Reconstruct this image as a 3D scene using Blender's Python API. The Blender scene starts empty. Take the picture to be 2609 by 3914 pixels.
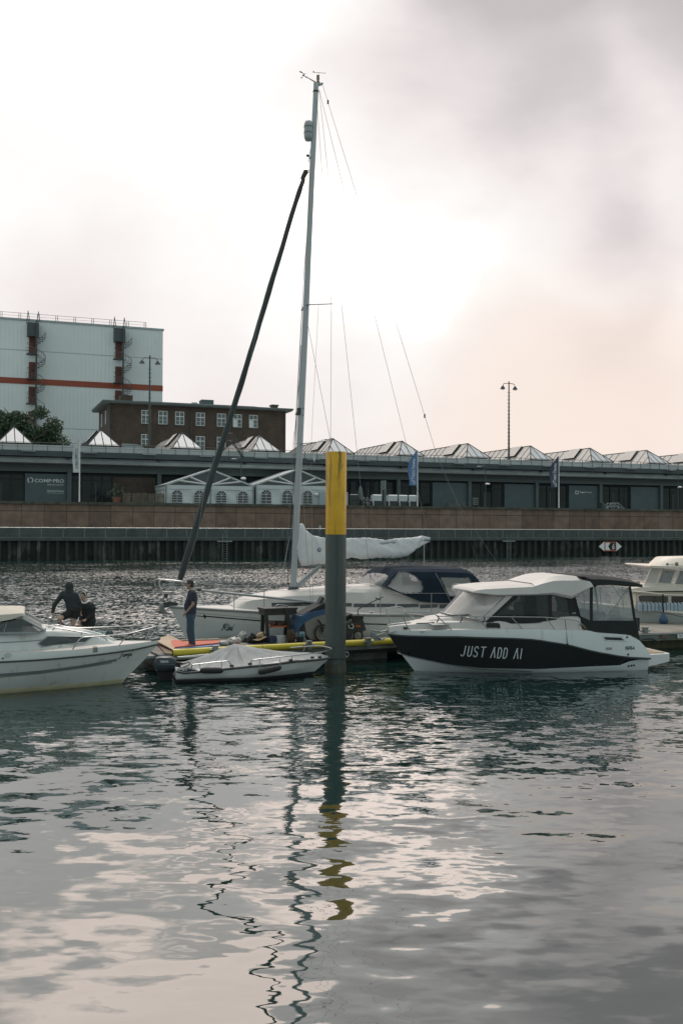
import bpy, bmesh, math, random
from mathutils import Vector, Matrix, noise as mnoise
from mathutils.bvhtree import BVHTree
PI = math.pi
R = math.radians
scene = bpy.context.scene
col = scene.collection
random.seed(7)

# ---------------------------------------------------------------- camera
CAM = Vector((0, 0, 3.6)); FPX = 3805.0; CX, CY = 1304.5, 1957.0
pitch = math.atan(63 / FPX); roll = R(0.226)
_F = Vector((0, math.cos(pitch), math.sin(pitch)))
_R0 = Vector((1, 0, 0)); _U0 = _R0.cross(_F)
_R = _R0 * math.cos(roll) + _U0 * math.sin(roll)
_U = -_R0 * math.sin(roll) + _U0 * math.cos(roll)
cam_d = bpy.data.cameras.new('camera'); cam = bpy.data.objects.new('camera', cam_d); col.objects.link(cam)
m = Matrix.Identity(4)
for i in range(3):
    m[i][0] = _R[i]; m[i][1] = _U[i]; m[i][2] = -_F[i]; m[i][3] = CAM[i]
cam.matrix_world = m
cam_d.sensor_fit = 'VERTICAL'; cam_d.sensor_height = 36.0; cam_d.lens = 36.0 * FPX / 3914.0
cam_d.clip_start = 0.1; cam_d.clip_end = 5000
scene.camera = cam
scene.view_settings.view_transform = 'Standard'; scene.view_settings.look = 'None'
scene.view_settings.exposure = 0.12; scene.view_settings.gamma = 1.0

def ray(sx, sy):
    return (_F + _R * ((sx - CX) / FPX) - _U * ((sy - CY) / FPX)).normalized()

# ---------------------------------------------------------------- sky
world = bpy.data.worlds.new("World"); scene.world = world; world.use_nodes = True
nt = world.node_tree; nt.nodes.clear()
def nd(tree, typ, **kw):
    n = tree.nodes.new(typ)
    for k, v in kw.items(): setattr(n, k, v)
    return n
SUN_EL, SUN_AZ = R(58), R(-6)      # azimuth from +Y towards +X, the sun stands behind the clouds ahead
out = nd(nt, 'ShaderNodeOutputWorld'); bg = nd(nt, 'ShaderNodeBackground'); bg2 = nd(nt, 'ShaderNodeBackground')
sky = nd(nt, 'ShaderNodeTexSky', sky_type='NISHITA', sun_disc=False, sun_elevation=SUN_EL, sun_rotation=SUN_AZ)
nt.links.new(sky.outputs[0], bg2.inputs[0]); bg2.inputs[1].default_value = 0.06
tc = nd(nt, 'ShaderNodeTexCoord')
n1 = nd(nt, 'ShaderNodeTexNoise'); n1.inputs['Scale'].default_value = 3.2; n1.inputs['Detail'].default_value = 7; n1.inputs['Roughness'].default_value = .5
mp = nd(nt, 'ShaderNodeMapping'); mp.inputs['Scale'].default_value = (1, 1, 1.7)
nt.links.new(tc.outputs['Generated'], mp.inputs[0]); nt.links.new(mp.outputs[0], n1.inputs[0])
sub = nd(nt, 'ShaderNodeVectorMath', operation='SUBTRACT'); nt.links.new(n1.outputs['Color'], sub.inputs[0]); sub.inputs[1].default_value = (.5, .5, .5)
scl = nd(nt, 'ShaderNodeVectorMath', operation='SCALE'); nt.links.new(sub.outputs[0], scl.inputs[0]); scl.inputs['Scale'].default_value = .20
add = nd(nt, 'ShaderNodeVectorMath', operation='ADD'); nt.links.new(tc.outputs['Generated'], add.inputs[0]); nt.links.new(scl.outputs[0], add.inputs[1])
nrm = nd(nt, 'ShaderNodeVectorMath', operation='NORMALIZE'); nt.links.new(add.outputs[0], nrm.inputs[0])
def math_n(op, a, b=None, c=None, tree=None, clamp=False):
    t = tree or nt
    n = nd(t, 'ShaderNodeMath', operation=op); n.use_clamp = clamp
    for i, v in enumerate((a, b, c)):
        if v is None: continue
        if hasattr(v, 'is_linked') or hasattr(v, 'links'): t.links.new(v, n.inputs[i])
        else: n.inputs[i].default_value = v
    return n.outputs[0]
def blob(direction, r_in, r_out, amp):
    d = nd(nt, 'ShaderNodeVectorMath', operation='DOT_PRODUCT'); nt.links.new(nrm.outputs[0], d.inputs[0]); d.inputs[1].default_value = direction
    mr = nd(nt, 'ShaderNodeMapRange', interpolation_type='SMOOTHERSTEP'); nt.links.new(d.outputs['Value'], mr.inputs[0])
    mr.inputs[1].default_value = math.cos(R(r_out)); mr.inputs[2].default_value = math.cos(R(r_in)); mr.inputs[3].default_value = 0; mr.inputs[4].default_value = amp
    return mr.outputs[0]
def dirn(az, el): return Vector((math.sin(R(az)) * math.cos(R(el)), math.cos(R(az)) * math.cos(R(el)), math.sin(R(el))))
# thickness of the cloud: each entry one bank or gap (direction, inner and outer radius in degrees, amount)
BANKS = [(dirn(4.5, 26), 1, 10, -.42), (dirn(9, 27.5), 1, 11, -.34), (dirn(16, 25), 1, 12, -.26), (dirn(12, 19.5), 1, 6.5, -.22), (dirn(21, 19), 1, 10, -.22), (dirn(13.5, 14), .5, 6.5, -.22), (dirn(17, 12), .5, 7, -.14),
         (dirn(9, 39), 2, 14, -1.0), (dirn(20, 40), 2, 16, -1.1), (dirn(32, 28), 2, 16, -.6),  # banks out of view, shaped to darken reflections in the near water
         (dirn(-20, 14), 1, 11, -.17), (dirn(-12, 11), 1, 9, -.12), (dirn(-14, 6), 2, 11, -.17), (dirn(-4, 9), 1, 9, -.16), (dirn(3, 4), 2, 11, -.26), (dirn(-22, 3), 3, 14, -.16),
         (dirn(12, 5), 2, 11, -.26), (dirn(19, 6), 1, 10, -.2), (dirn(-16, 42), 3, 14, -.15), (dirn(-50, 12), 5, 25, -.45), (dirn(52, 12), 5, 25, -.45),
         (dirn(5, 15.5), 0, 12, .15), (dirn(-13, 35), 3, 15, .14), (dirn(-20, 27), 1, 8, .02), (dirn(21.5, 13), .5, 5, .16), (dirn(17, 21), .3, 4, .10), (dirn(-6, 35), 3, 12, .3)]  # gaps above the view are added to brighten the water's reflection
SKYB = .915
acc = None
for b in BANKS:
    o = blob(b[0], b[1], b[2] * 1.05, b[3] * (.8 if b[3] < 0 else 1)); acc = o if acc is None else math_n('ADD', acc, o)
n2 = nd(nt, 'ShaderNodeTexNoise'); n2.inputs['Scale'].default_value = 5.5; n2.inputs['Detail'].default_value = 6; n2.inputs['Roughness'].default_value = .55
nt.links.new(mp.outputs[0], n2.inputs[0])
var = math_n('MULTIPLY', math_n('SUBTRACT', n2.outputs[0], .5), .55)
B = math_n('ADD', math_n('ADD', acc, var), SKYB, clamp=True)
ramp = nd(nt, 'ShaderNodeValToRGB'); nt.links.new(B, ramp.inputs[0])
cr = ramp.color_ramp; cr.interpolation = 'LINEAR'
cr.elements[0].position = 0; cr.elements[0].color = (.55, .505, .50, 1)
cr.elements[1].position = 1; cr.elements[1].color = (2.3, 1.95, 1.76, 1)
for p, c in ((.22, (.64, .595, .585, 1)), (.38, (.77, .705, .695, 1)), (.50, (.85, .785, .765, 1)), (.62, (.905, .85, .825, 1)), (.74, (.955, .915, .885, 1)), (.84, (1.0, .965, .935, 1)), (.92, (1.25, 1.15, 1.08, 1))):
    e = cr.elements.new(p); e.color = c
# warm band over the horizon ahead and to the right
warm = blob(dirn(16, 1.5), 0, 17, .75)
mixw = nd(nt, 'ShaderNodeMix', data_type='RGBA'); nt.links.new(warm, mixw.inputs[0]); nt.links.new(ramp.outputs[0], mixw.inputs[6]); mixw.inputs[7].default_value = (.92, .76, .66, 1)
# the sky opposite the hidden sun is a flatter, cooler grey
bk = nd(nt, 'ShaderNodeVectorMath', operation='DOT_PRODUCT'); nt.links.new(tc.outputs['Generated'], bk.inputs[0]); bk.inputs[1].default_value = Vector((0, -.9, -.1)).normalized()
bkr = nd(nt, 'ShaderNodeMapRange', interpolation_type='SMOOTHSTEP'); nt.links.new(bk.outputs['Value'], bkr.inputs[0]); bkr.inputs[1].default_value = -.75; bkr.inputs[2].default_value = .35
mixb = nd(nt, 'ShaderNodeMix', data_type='RGBA'); nt.links.new(bkr.outputs[0], mixb.inputs[0]); nt.links.new(mixw.outputs[2], mixb.inputs[6]); mixb.inputs[7].default_value = (.47, .565, .565, 1)
nt.links.new(mixb.outputs[2], bg.inputs[0]); bg.inputs[1].default_value = 1.0
addsh = nd(nt, 'ShaderNodeAddShader')
mixs = nd(nt, 'ShaderNodeMixShader'); mixs.inputs[0].default_value = .94
nt.links.new(bg2.outputs[0], mixs.inputs[1]); nt.links.new(bg.outputs[0], mixs.inputs[2]); nt.links.new(mixs.outputs[0], out.inputs[0])

sun_d = bpy.data.lights.new('sun', 'SUN'); sun_d.energy = 1.5; sun_d.angle = R(20); sun_d.color = (1, .90, .83)
sun = bpy.data.objects.new('sun', sun_d); col.objects.link(sun)
sd = Vector((math.sin(SUN_AZ) * math.cos(SUN_EL), math.cos(SUN_AZ) * math.cos(SUN_EL), math.sin(SUN_EL)))
sun.rotation_euler = sd.to_track_quat('Z', 'Y').to_euler(); sun.location = sd * 80

# ---------------------------------------------------------------- materials
_m = {}
def mat(name, c, rough=.6, var=.12, scale=2.0, metal=0.0, bump=0.0, bscale=None, spec=None, stretch=(1, 1, 1), stain=None, alpha=None, trans=None, ior=None):
    if name in _m: return _m[name]
    ma = bpy.data.materials.new(name); ma.use_nodes = True; t = ma.node_tree; b = t.nodes['Principled BSDF']
    tcn = nd(t, 'ShaderNodeTexCoord'); mpn = nd(t, 'ShaderNodeMapping'); mpn.inputs['Scale'].default_value = stretch
    t.links.new(tcn.outputs['Object'], mpn.inputs[0])
    nn = nd(t, 'ShaderNodeTexNoise'); nn.inputs['Scale'].default_value = scale; nn.inputs['Detail'].default_value = 5; nn.inputs['Roughness'].default_value = .6
    t.links.new(mpn.outputs[0], nn.inputs[0])
    rp = nd(t, 'ShaderNodeMapRange'); t.links.new(nn.outputs[0], rp.inputs[0]); rp.inputs[1].default_value = .3; rp.inputs[2].default_value = .7
    rp.inputs[3].default_value = 1 - var; rp.inputs[4].default_value = 1 + var
    mx = nd(t, 'ShaderNodeVectorMath', operation='SCALE'); mx.inputs[0].default_value = c[:3]; t.links.new(rp.outputs[0], mx.inputs['Scale'])
    colout = mx.outputs[0]
    if stain:       # (colour, noise scale, threshold, strength, stretch)
        sc_, ss, th, st, sstr = stain
        mp2 = nd(t, 'ShaderNodeMapping'); mp2.inputs['Scale'].default_value = sstr; t.links.new(tcn.outputs['Object'], mp2.inputs[0])
        n3 = nd(t, 'ShaderNodeTexNoise'); n3.inputs['Scale'].default_value = ss; n3.inputs['Detail'].default_value = 6; n3.inputs['Roughness'].default_value = .65; t.links.new(mp2.outputs[0], n3.inputs[0])
        r3 = nd(t, 'ShaderNodeMapRange', interpolation_type='SMOOTHSTEP'); t.links.new(n3.outputs[0], r3.inputs[0]); r3.inputs[1].default_value = th; r3.inputs[2].default_value = th + .14; r3.inputs[4].default_value = st
        m3 = nd(t, 'ShaderNodeMix', data_type='RGBA'); t.links.new(r3.outputs[0], m3.inputs[0]); t.links.new(colout, m3.inputs[6]); m3.inputs[7].default_value = (*sc_, 1)
        colout = m3.outputs[2]
    t.links.new(colout, b.inputs['Base Color'])
    b.inputs['Roughness'].default_value = rough; b.inputs['Metallic'].default_value = metal
    if spec is not None: b.inputs['Specular IOR Level'].default_value = spec
    if alpha is not None: b.inputs['Alpha'].default_value = alpha
    if trans is not None: b.inputs['Transmission Weight'].default_value = trans
    if ior is not None: b.inputs['IOR'].default_value = ior
    if bump:
        nb = nd(t, 'ShaderNodeTexNoise'); nb.inputs['Scale'].default_value = bscale or scale * 4; nb.inputs['Detail'].default_value = 4; t.links.new(mpn.outputs[0], nb.inputs[0])
        bp = nd(t, 'ShaderNodeBump'); bp.inputs['Strength'].default_value = 1; bp.inputs['Distance'].default_value = bump; t.links.new(nb.outputs[0], bp.inputs['Height']); t.links.new(bp.outputs[0], b.inputs['Normal'])
    _m[name] = ma; return ma

# ---------------------------------------------------------------- mesh builder
class Frame:                       # a vertical frame: u along, v away from the camera side, z up
    def __init__(s, x, y, deg):
        s.o = Vector((x, y, 0)); a = R(deg); s.a = a
        s.u = Vector((math.cos(a), math.sin(a), 0)); s.v = Vector((-math.sin(a), math.cos(a), 0))
    def hit(s, sx, sy, v=0.0):      # where the sight line of a photograph point meets the plane at depth v
        d = ray(sx, sy); w = CAM - s.o
        t = (v - w.dot(s.v)) / d.dot(s.v); p = w + d * t
        return (p.dot(s.u), p.z)
    def w(s, u, v, z): return s.o + s.u * u + s.v * v + Vector((0, 0, z))
    def ground(s, sx, sy, z=0.0):
        d = ray(sx, sy); t = (z - CAM.z) / d.z; p = CAM + d * t - s.o
        return (p.dot(s.u), p.dot(s.v))
WF = Frame(0, 0, 0)

class MB:
    def __init__(s): s.V = []; s.F = []; s.mi = []; s.cur = 0
    def vt(s, p): s.V.append(Vector(p)); return len(s.V) - 1
    def f(s, *ids): s.F.append(tuple(ids)); s.mi.append(s.cur); return s
    def poly(s, pts):
        i = [s.vt(p) for p in pts]; return s.f(*i)
    def box(s, x0, x1, y0, y1, z0, z1):
        b = len(s.V)
        for z in (z0, z1):
            for x, y in ((x0, y0), (x1, y0), (x1, y1), (x0, y1)): s.vt((x, y, z))
        for q in ((3, 2, 1, 0), (4, 5, 6, 7), (0, 1, 5, 4), (1, 2, 6, 5), (2, 3, 7, 6), (3, 0, 4, 7)): s.f(*[b + k for k in q])
        return s
    def obox(s, c, size, rot=(0, 0, 0)):
        M_ = Matrix.Translation(c) @ (Matrix.Rotation(rot[2], 4, 'Z') @ Matrix.Rotation(rot[1], 4, 'Y') @ Matrix.Rotation(rot[0], 4, 'X'))
        b = len(s.V); x, y, z = [q / 2 for q in size]; s.box(-x, x, -y, y, -z, z)
        for i in range(b, len(s.V)): s.V[i] = M_ @ s.V[i]
        return s
    def tube(s, pts, r, n=8, closed=False, caps=True):
        pts = [Vector(p) for p in pts]; rs = r if isinstance(r, (list, tuple)) else [r] * len(pts); L = len(pts); rings = []
        up = None
        for i, p in enumerate(pts):
            if closed: t = pts[(i + 1) % L] - pts[i - 1]
            else: t = pts[min(i + 1, L - 1)] - pts[max(i - 1, 0)]
            if t.length < 1e-9: t = Vector((0, 0, 1))
            t.normalize()
            if up is None:
                up = Vector((0, 0, 1)) if abs(t.z) < .9 else Vector((1, 0, 0))
            a = up - t * up.dot(t)
            if a.length < 1e-6: a = Vector((0, 1, 0)) - t * t.y
            a.normalize(); up = a; b = t.cross(a)
            rings.append([s.vt(p + (a * math.cos(2 * PI * k / n) + b * math.sin(2 * PI * k / n)) * rs[i]) for k in range(n)])
        for i in range(L if closed else L - 1):
            A, B_ = rings[i], rings[(i + 1) % L]
            for k in range(n): s.f(A[k], A[(k + 1) % n], B_[(k + 1) % n], B_[k])
        if caps and not closed: s.f(*rings[0][::-1]); s.f(*rings[-1])
        return s
    def cyl(s, p0, p1, r, n=16): return s.tube([p0, p1], r, n)
    def lathe(s, prof, c=(0, 0, 0), n=20, axis='z', sy=1.0):
        rings = []
        for r, h in prof:
            ring = []
            for k in range(n):
                a = 2 * PI * k / n; x, y = r * math.cos(a), r * math.sin(a) * sy
                p = (x, y, h) if axis == 'z' else ((h, x, y) if axis == 'x' else (x, h, y))
                ring.append(s.vt(Vector(c) + Vector(p)))
            rings.append(ring)
        for A, B_ in zip(rings, rings[1:]):
            for k in range(n): s.f(A[k], A[(k + 1) % n], B_[(k + 1) % n], B_[k])
        s.f(*rings[0][::-1]); s.f(*rings[-1]); return s
    def ball(s, c, r, n=12, m_=8):
        r = r if isinstance(r, (tuple, list)) else (r, r, r)
        rings = []
        for i in range(1, m_):
            th = PI * i / m_
            rings.append([s.vt((c[0] + r[0] * math.sin(th) * math.cos(2 * PI * k / n), c[1] + r[1] * math.sin(th) * math.sin(2 * PI * k / n), c[2] + r[2] * math.cos(th))) for k in range(n)])
        t = s.vt((c[0], c[1], c[2] + r[2])); b = s.vt((c[0], c[1], c[2] - r[2]))
        for k in range(n): s.f(t, rings[0][k], rings[0][(k + 1) % n]); s.f(b, rings[-1][(k + 1) % n], rings[-1][k])
        for A, B_ in zip(rings, rings[1:]):
            for k in range(n): s.f(A[k], B_[k], B_[(k + 1) % n], A[(k + 1) % n])
        return s
    def prism(s, poly, a, b, axis='v'):      # outline in (u,z) pushed from v=a to v=b; axis 'z': outline (u,v); 'u': outline (v,z)
        def P(q, w): return (q[0], w, q[1]) if axis == 'v' else ((q[0], q[1], w) if axis == 'z' else (w, q[0], q[1]))
        A = [s.vt(P(q, a)) for q in poly]; B_ = [s.vt(P(q, b)) for q in poly]; n = len(poly)
        s.f(*A); s.f(*B_[::-1])
        for i in range(n): s.f(A[i], B_[i], B_[(i + 1) % n], A[(i + 1) % n])
        return s
    def loft(s, secs, cap0=False, cap1=False, closed=False):
        ids = [[s.vt(p) for p in sec] for sec in secs]; n = len(ids[0])
        for A, B_ in zip(ids, ids[1:]):
            for k in range(n if closed else n - 1): s.f(A[k], A[(k + 1) % n], B_[(k + 1) % n], B_[k])
        if cap0: s.f(*ids[0][::-1])
        if cap1: s.f(*ids[-1])
        return s
    def grid(s, fn, nu, nv):
        ids = [[s.vt(fn(i / nu, j / nv)) for j in range(nv + 1)] for i in range(nu + 1)]
        for i in range(nu):
            for j in range(nv): s.f(ids[i][j], ids[i + 1][j], ids[i + 1][j + 1], ids[i][j + 1])
        return s
    def frame(s, pts, r, d=None):             # a closed bar outline
        return s.tube(pts, r, 4, closed=True)
    def solidify(s, vec):                      # thicken an open sheet by an offset vector
        n = len(s.V); nf = len(s.F); vec = Vector(vec)
        from collections import Counter
        ed = Counter()
        for f_ in s.F:
            for a, b in zip(f_, f_[1:] + f_[:1]): ed[(min(a, b), max(a, b))] += 1
        for i in range(n): s.V.append(s.V[i] + vec)
        for k in range(nf): s.F.append(tuple(n + i for i in reversed(s.F[k]))); s.mi.append(s.mi[k])
        for k in range(nf):
            f_ = s.F[k]
            for a, b in zip(f_, f_[1:] + f_[:1]):
                if ed[(min(a, b), max(a, b))] == 1: s.F.append((b, a, n + a, n + b)); s.mi.append(s.mi[k])
        return s

def tag(o, label=None, cat=None, group=None, kind=None):
    if label: o['label'] = label
    if cat: o['category'] = cat
    if group: o['group'] = group
    if kind: o['kind'] = kind
    return o

class Thing:
    def __init__(s, name, label, cat, frame=WF, base=(0, 0, 0), group=None):
        s.e = bpy.data.objects.new(name, None); col.objects.link(s.e); s.e.empty_display_size = .2
        s.frame = frame; s.base = Vector(base)
        s.e.location = frame.w(*base); s.e.rotation_euler = (0, 0, frame.a); tag(s.e, label, cat, group)
    def part(s, name, mb, mats, parent=None, smooth=None, recalc=True):
        return mkobj(name, mb, mats, parent or s.e, s.base, smooth, recalc)

def mkmesh(name, mb, mats, base=Vector((0, 0, 0)), smooth=None, recalc=True):
    me = bpy.data.meshes.new(name); me.from_pydata([tuple(v - base) for v in mb.V], [], mb.F)
    for q in (mats if isinstance(mats, (list, tuple)) else [mats]): me.materials.append(q)
    me.polygons.foreach_set('material_index', mb.mi)
    if recalc:
        bm = bmesh.new(); bm.from_mesh(me); bmesh.ops.recalc_face_normals(bm, faces=bm.faces); bm.to_mesh(me); bm.free()
    if smooth:
        me.polygons.foreach_set('use_smooth', [True] * len(me.polygons)); me.set_sharp_from_angle(angle=R(smooth))
    me.update(); return me
def mkobj(name, mb, mats, parent=None, base=Vector((0, 0, 0)), smooth=None, recalc=True):
    o = bpy.data.objects.new(name, mkmesh(name, mb, mats, Vector(base), smooth, recalc)); col.objects.link(o)
    if parent: o.parent = parent
    return o
def single(name, label, cat, frame, base, mb, mats, group=None, kind=None, smooth=None, recalc=True):
    o = mkobj(name, mb, mats, None, base, smooth, recalc); o.location = frame.w(*base); o.rotation_euler = (0, 0, frame.a)
    return tag(o, label, cat, group, kind)
def copy_tree(o, parent=None, loc=None, rz=None, label=None):
    c = o.copy(); col.objects.link(c)
    if parent: c.parent = parent
    if loc is not None: c.location = loc
    if rz is not None: c.rotation_euler[2] = rz
    if label: c['label'] = label
    for ch in list(o.children): copy_tree(ch, c)
    return c

def text_mb(s, size, align='CENTER', shear=0, xs=1.0, depth=0.0, bold=0.0):
    cu = bpy.data.curves.new('t', 'FONT'); cu.body = s; cu.size = size; cu.align_x = align; cu.shear = shear; cu.offset = bold; cu.resolution_u = 2
    o = bpy.data.objects.new('t', cu); me = bpy.data.meshes.new_from_object(o)
    mb = MB(); mb.V = [Vector((v.co.x * xs, 0, v.co.y)) for v in me.vertices]; mb.F = [tuple(p.vertices) for p in me.polygons]; mb.mi = [0] * len(mb.F)
    bpy.data.objects.remove(o); bpy.data.curves.remove(cu); bpy.data.meshes.remove(me); return mb
def move(mb, d=(0, 0, 0), rot=None, scale=None):
    for i, v in enumerate(mb.V):
        if scale: v = Vector((v.x * scale[0], v.y * scale[1], v.z * scale[2]))
        if rot: v = rot @ v
        mb.V[i] = v + Vector(d)
    return mb
def merge(a, b, mi=None):
    n = len(a.V); a.V += [v.copy() for v in b.V]; a.F += [tuple(n + i for i in f_) for f_ in b.F]; a.mi += [mi if mi is not None else q for q in b.mi]; return a
def stroke(mb, pts, w, v=0.0, d=None):         # flat stroke in the (u,z) plane
    for (a, b) in zip(pts, pts[1:]):
        a = Vector((a[0], 0, a[1])); b = Vector((b[0], 0, b[1])); t = (b - a)
        if t.length < 1e-6: continue
        t.normalize(); n_ = Vector((-t.z, 0, t.x)) * w / 2; e = t * w * .3
        mb.poly([a - e + n_ + Vector((0, v, 0)), a - e - n_ + Vector((0, v, 0)), b + e - n_ + Vector((0, v, 0)), b + e + n_ + Vector((0, v, 0))])
    return mb
def drape(mb, surf, off=-.004, subdiv=0):       # lay flat lettering on the side of a hull
    bv = BVHTree.FromPolygons([tuple(v) for v in surf.V], surf.F)
    for i, p in enumerate(mb.V):
        h = bv.ray_cast(Vector((p.x, -20, p.z)), Vector((0, 1, 0)))
        if h[0]: mb.V[i] = Vector((p.x, h[0].y + off, p.z))
    return mb
def fill(pts, n=24, m_=5):                    # a filled outline as a fine sheet, ready to be draped
    mb = MB(); P_ = [(p.x, p.z) for p in pts]; x0, x1 = min(p[0] for p in P_) + 1e-4, max(p[0] for p in P_) - 1e-4; cols = []
    for i in range(n + 1):
        x = x0 + (x1 - x0) * i / n; zs = []
        for (a, za), (b, zb) in zip(P_, P_[1:] + P_[:1]):
            if (a > x) != (b > x): zs.append(za + (zb - za) * (x - a) / (b - a))
        if len(zs) < 2: continue
        cols.append([(x, 0, min(zs) + (max(zs) - min(zs)) * k / m_) for k in range(m_ + 1)])
    return mb.loft(cols)
def interp(tab, x):
    if x <= tab[0][0]: return tab[0][1]
    for (a, fa), (b, fb) in zip(tab, tab[1:]):
        if x <= b: return fa + (fb - fa) * (x - a) / (b - a)
    return tab[-1][1]
def smooth_pts(pts, k=4, closed=False):         # Catmull-Rom
    P = [Vector(p) for p in pts]; n = len(P); o = []
    for i in range(n if closed else n - 1):
        p0, p1, p2, p3 = P[(i - 1) % n] if closed or i else P[0], P[i], P[(i + 1) % n], (P[(i + 2) % n] if closed or i + 2 < n else P[-1])
        for j in range(k):
            t = j / k
            o.append(.5 * ((2 * p1) + (p2 - p0) * t + (2 * p0 - 5 * p1 + 4 * p2 - p3) * t * t + (3 * p1 - p0 - 3 * p2 + p3) * t ** 3))
    if not closed: o.append(P[-1])
    return o

# ---------------------------------------------------------------- water
def water_material():
    ma = bpy.data.materials.new('harbour_water'); ma.use_nodes = True; t = ma.node_tree; b = t.nodes['Principled BSDF']
    b.inputs['Base Color'].default_value = (.006, .021, .019, 1); b.inputs['Roughness'].default_value = .02; b.inputs['IOR'].default_value = 2.5
    g = nd(t, 'ShaderNodeNewGeometry'); sp = nd(t, 'ShaderNodeSeparateXYZ'); t.links.new(g.outputs['Position'], sp.inputs[0])
    def rng(a, b_, lo, hi, src=None):
        r_ = nd(t, 'ShaderNodeMapRange', interpolation_type='SMOOTHSTEP'); t.links.new(src or sp.outputs[1], r_.inputs[0])
        r_.inputs[1].default_value = a; r_.inputs[2].default_value = b_; r_.inputs[3].default_value = lo; r_.inputs[4].default_value = hi; return r_.outputs[0]
    def ns(scale, st, det=2, rough=.5, rot=0, dist=0, color=False):
        mp_ = nd(t, 'ShaderNodeMapping'); mp_.inputs['Scale'].default_value = st; mp_.inputs['Rotation'].default_value = (0, 0, rot); t.links.new(g.outputs['Position'], mp_.inputs[0])
        n_ = nd(t, 'ShaderNodeTexNoise'); n_.inputs['Scale'].default_value = scale; n_.inputs['Detail'].default_value = det; n_.inputs['Roughness'].default_value = rough; n_.inputs['Distortion'].default_value = dist
        t.links.new(mp_.outputs[0], n_.inputs[0]); return n_.outputs['Color' if color else 0]
    mul = lambda a, b_: math_n('MULTIPLY', a, b_, tree=t)
    ad = lambda a, b_: math_n('ADD', a, b_, tree=t)
    patch = rng(.38, .62, .45, 1.3, ns(.16, (.5, 1, 1), 2))
    patch2 = rng(.35, .65, .55, 1.25, ns(.09, (.4, 1, 1), 2))
    gust = rng(.30, .70, 0, 1, ns(.055, (.35, 1, 1), 1))
    # each layer: slope across and slope along the basin
    layers = [(ns(WL[0][0], (.5, 1, 1), 1, .4, .12, .3, True), WL[0][1], WL[0][2], mul(rng(7, 20, 1, .3), ad(mul(mul(rng(-1.5, 2.5, 0, 1, sp.outputs[0]), rng(9, 15, 1, 0)), 1.1), 1.0))),
              (ns(WL[1][0], (.42, 1, 1), 2, .5, -.12, .2, True), WL[1][1], WL[1][2], mul(rng(8, 18, .55, 1.0), patch)),
              (ns(WL[2][0], (.5, 1, 1), 2, .55, .1, 0, True), WL[2][1], WL[2][2], mul(rng(9, 20, .10, 1.0), patch)),
              (ns(WL[3][0], (1, .34, 1), 2, .6, 0, 0, True), WL[3][1], WL[3][2], mul(rng(26, 36, 0, 1), patch2))]
    acc = None
    for src, ax, ay, am in layers:
        sb = nd(t, 'ShaderNodeVectorMath', operation='SUBTRACT'); t.links.new(src, sb.inputs[0]); sb.inputs[1].default_value = (.5, .60 if ay == WL[3][2] else .5, .5)
        ml = nd(t, 'ShaderNodeVectorMath', operation='MULTIPLY'); t.links.new(sb.outputs[0], ml.inputs[0]); ml.inputs[1].default_value = (ax, ay, 0)
        sc_ = nd(t, 'ShaderNodeVectorMath', operation='SCALE'); t.links.new(ml.outputs[0], sc_.inputs[0]); t.links.new(am, sc_.inputs['Scale'])
        if acc is None: acc = sc_.outputs[0]
        else:
            aa = nd(t, 'ShaderNodeVectorMath', operation='ADD'); t.links.new(acc, aa.inputs[0]); t.links.new(sc_.outputs[0], aa.inputs[1]); acc = aa.outputs[0]
    aa = nd(t, 'ShaderNodeVectorMath', operation='ADD'); t.links.new(acc, aa.inputs[0]); aa.inputs[1].default_value = (0, 0, 1)
    nn = nd(t, 'ShaderNodeVectorMath', operation='NORMALIZE'); t.links.new(aa.outputs[0], nn.inputs[0]); t.links.new(nn.outputs[0], b.inputs['Normal'])
    return ma
WL = [(.8, .15, .16), (3.8, .20, .42), (10.0, .18, .46), (7.5, .28, .66)]
wm = water_material()
mb = MB(); mb.grid(lambda i, j: (-400 + 900 * i, -30 + 330 * j, 0), 30, 30)
o = mkobj('water', mb, wm); tag(o, kind='structure')
# ================================================================ far bank
FB = Frame(-37.3, 108.7, 20.54)
U0, U1 = -45, 190
m_steel_pile = mat('sheet_pile_steel', (.028, .034, .030), .85, .4, .8, stretch=(1, 1, .25), stain=((.11, .12, .105), .35, .52, .8, (2.2, 1, 1.0)))
m_conc = mat('grey_concrete', (.072, .086, .082), .9, .25, .7, stain=((.05, .06, .055), 1.2, .5, .7, (1, 1, .3)))
m_galv = mat('galvanised_steel', (.20, .23, .23), .5, .15, 2, metal=.6)
m_dark = mat('dark_painted_steel', (.045, .058, .058), .55, .15, 1)
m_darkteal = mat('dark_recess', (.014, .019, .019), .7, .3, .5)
m_beam = mat('grey_green_beam', (.085, .105, .105), .6, .12, .6, stretch=(.3, 1, 2))
m_gutter = mat('zinc_gutter', (.28, .31, .305), .42, .22, 1.2, stretch=(.5, 1, 2))
m_lightroof = mat('pale_roof_sheet', (.33, .36, .36), .5, .12, .4)
m_panel = mat('slate_blue_door_panel', (.085, .115, .125), .7, .07, .7)
m_doorglass = mat('door_glass', (.014, .02, .02), .08, .5, .35, spec=.25)
m_white = mat('white_paint', (.72, .73, .72), .5, .05, 1)
m_letter = mat('white_lettering', (.62, .66, .66), .5, .02, 1)

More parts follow.
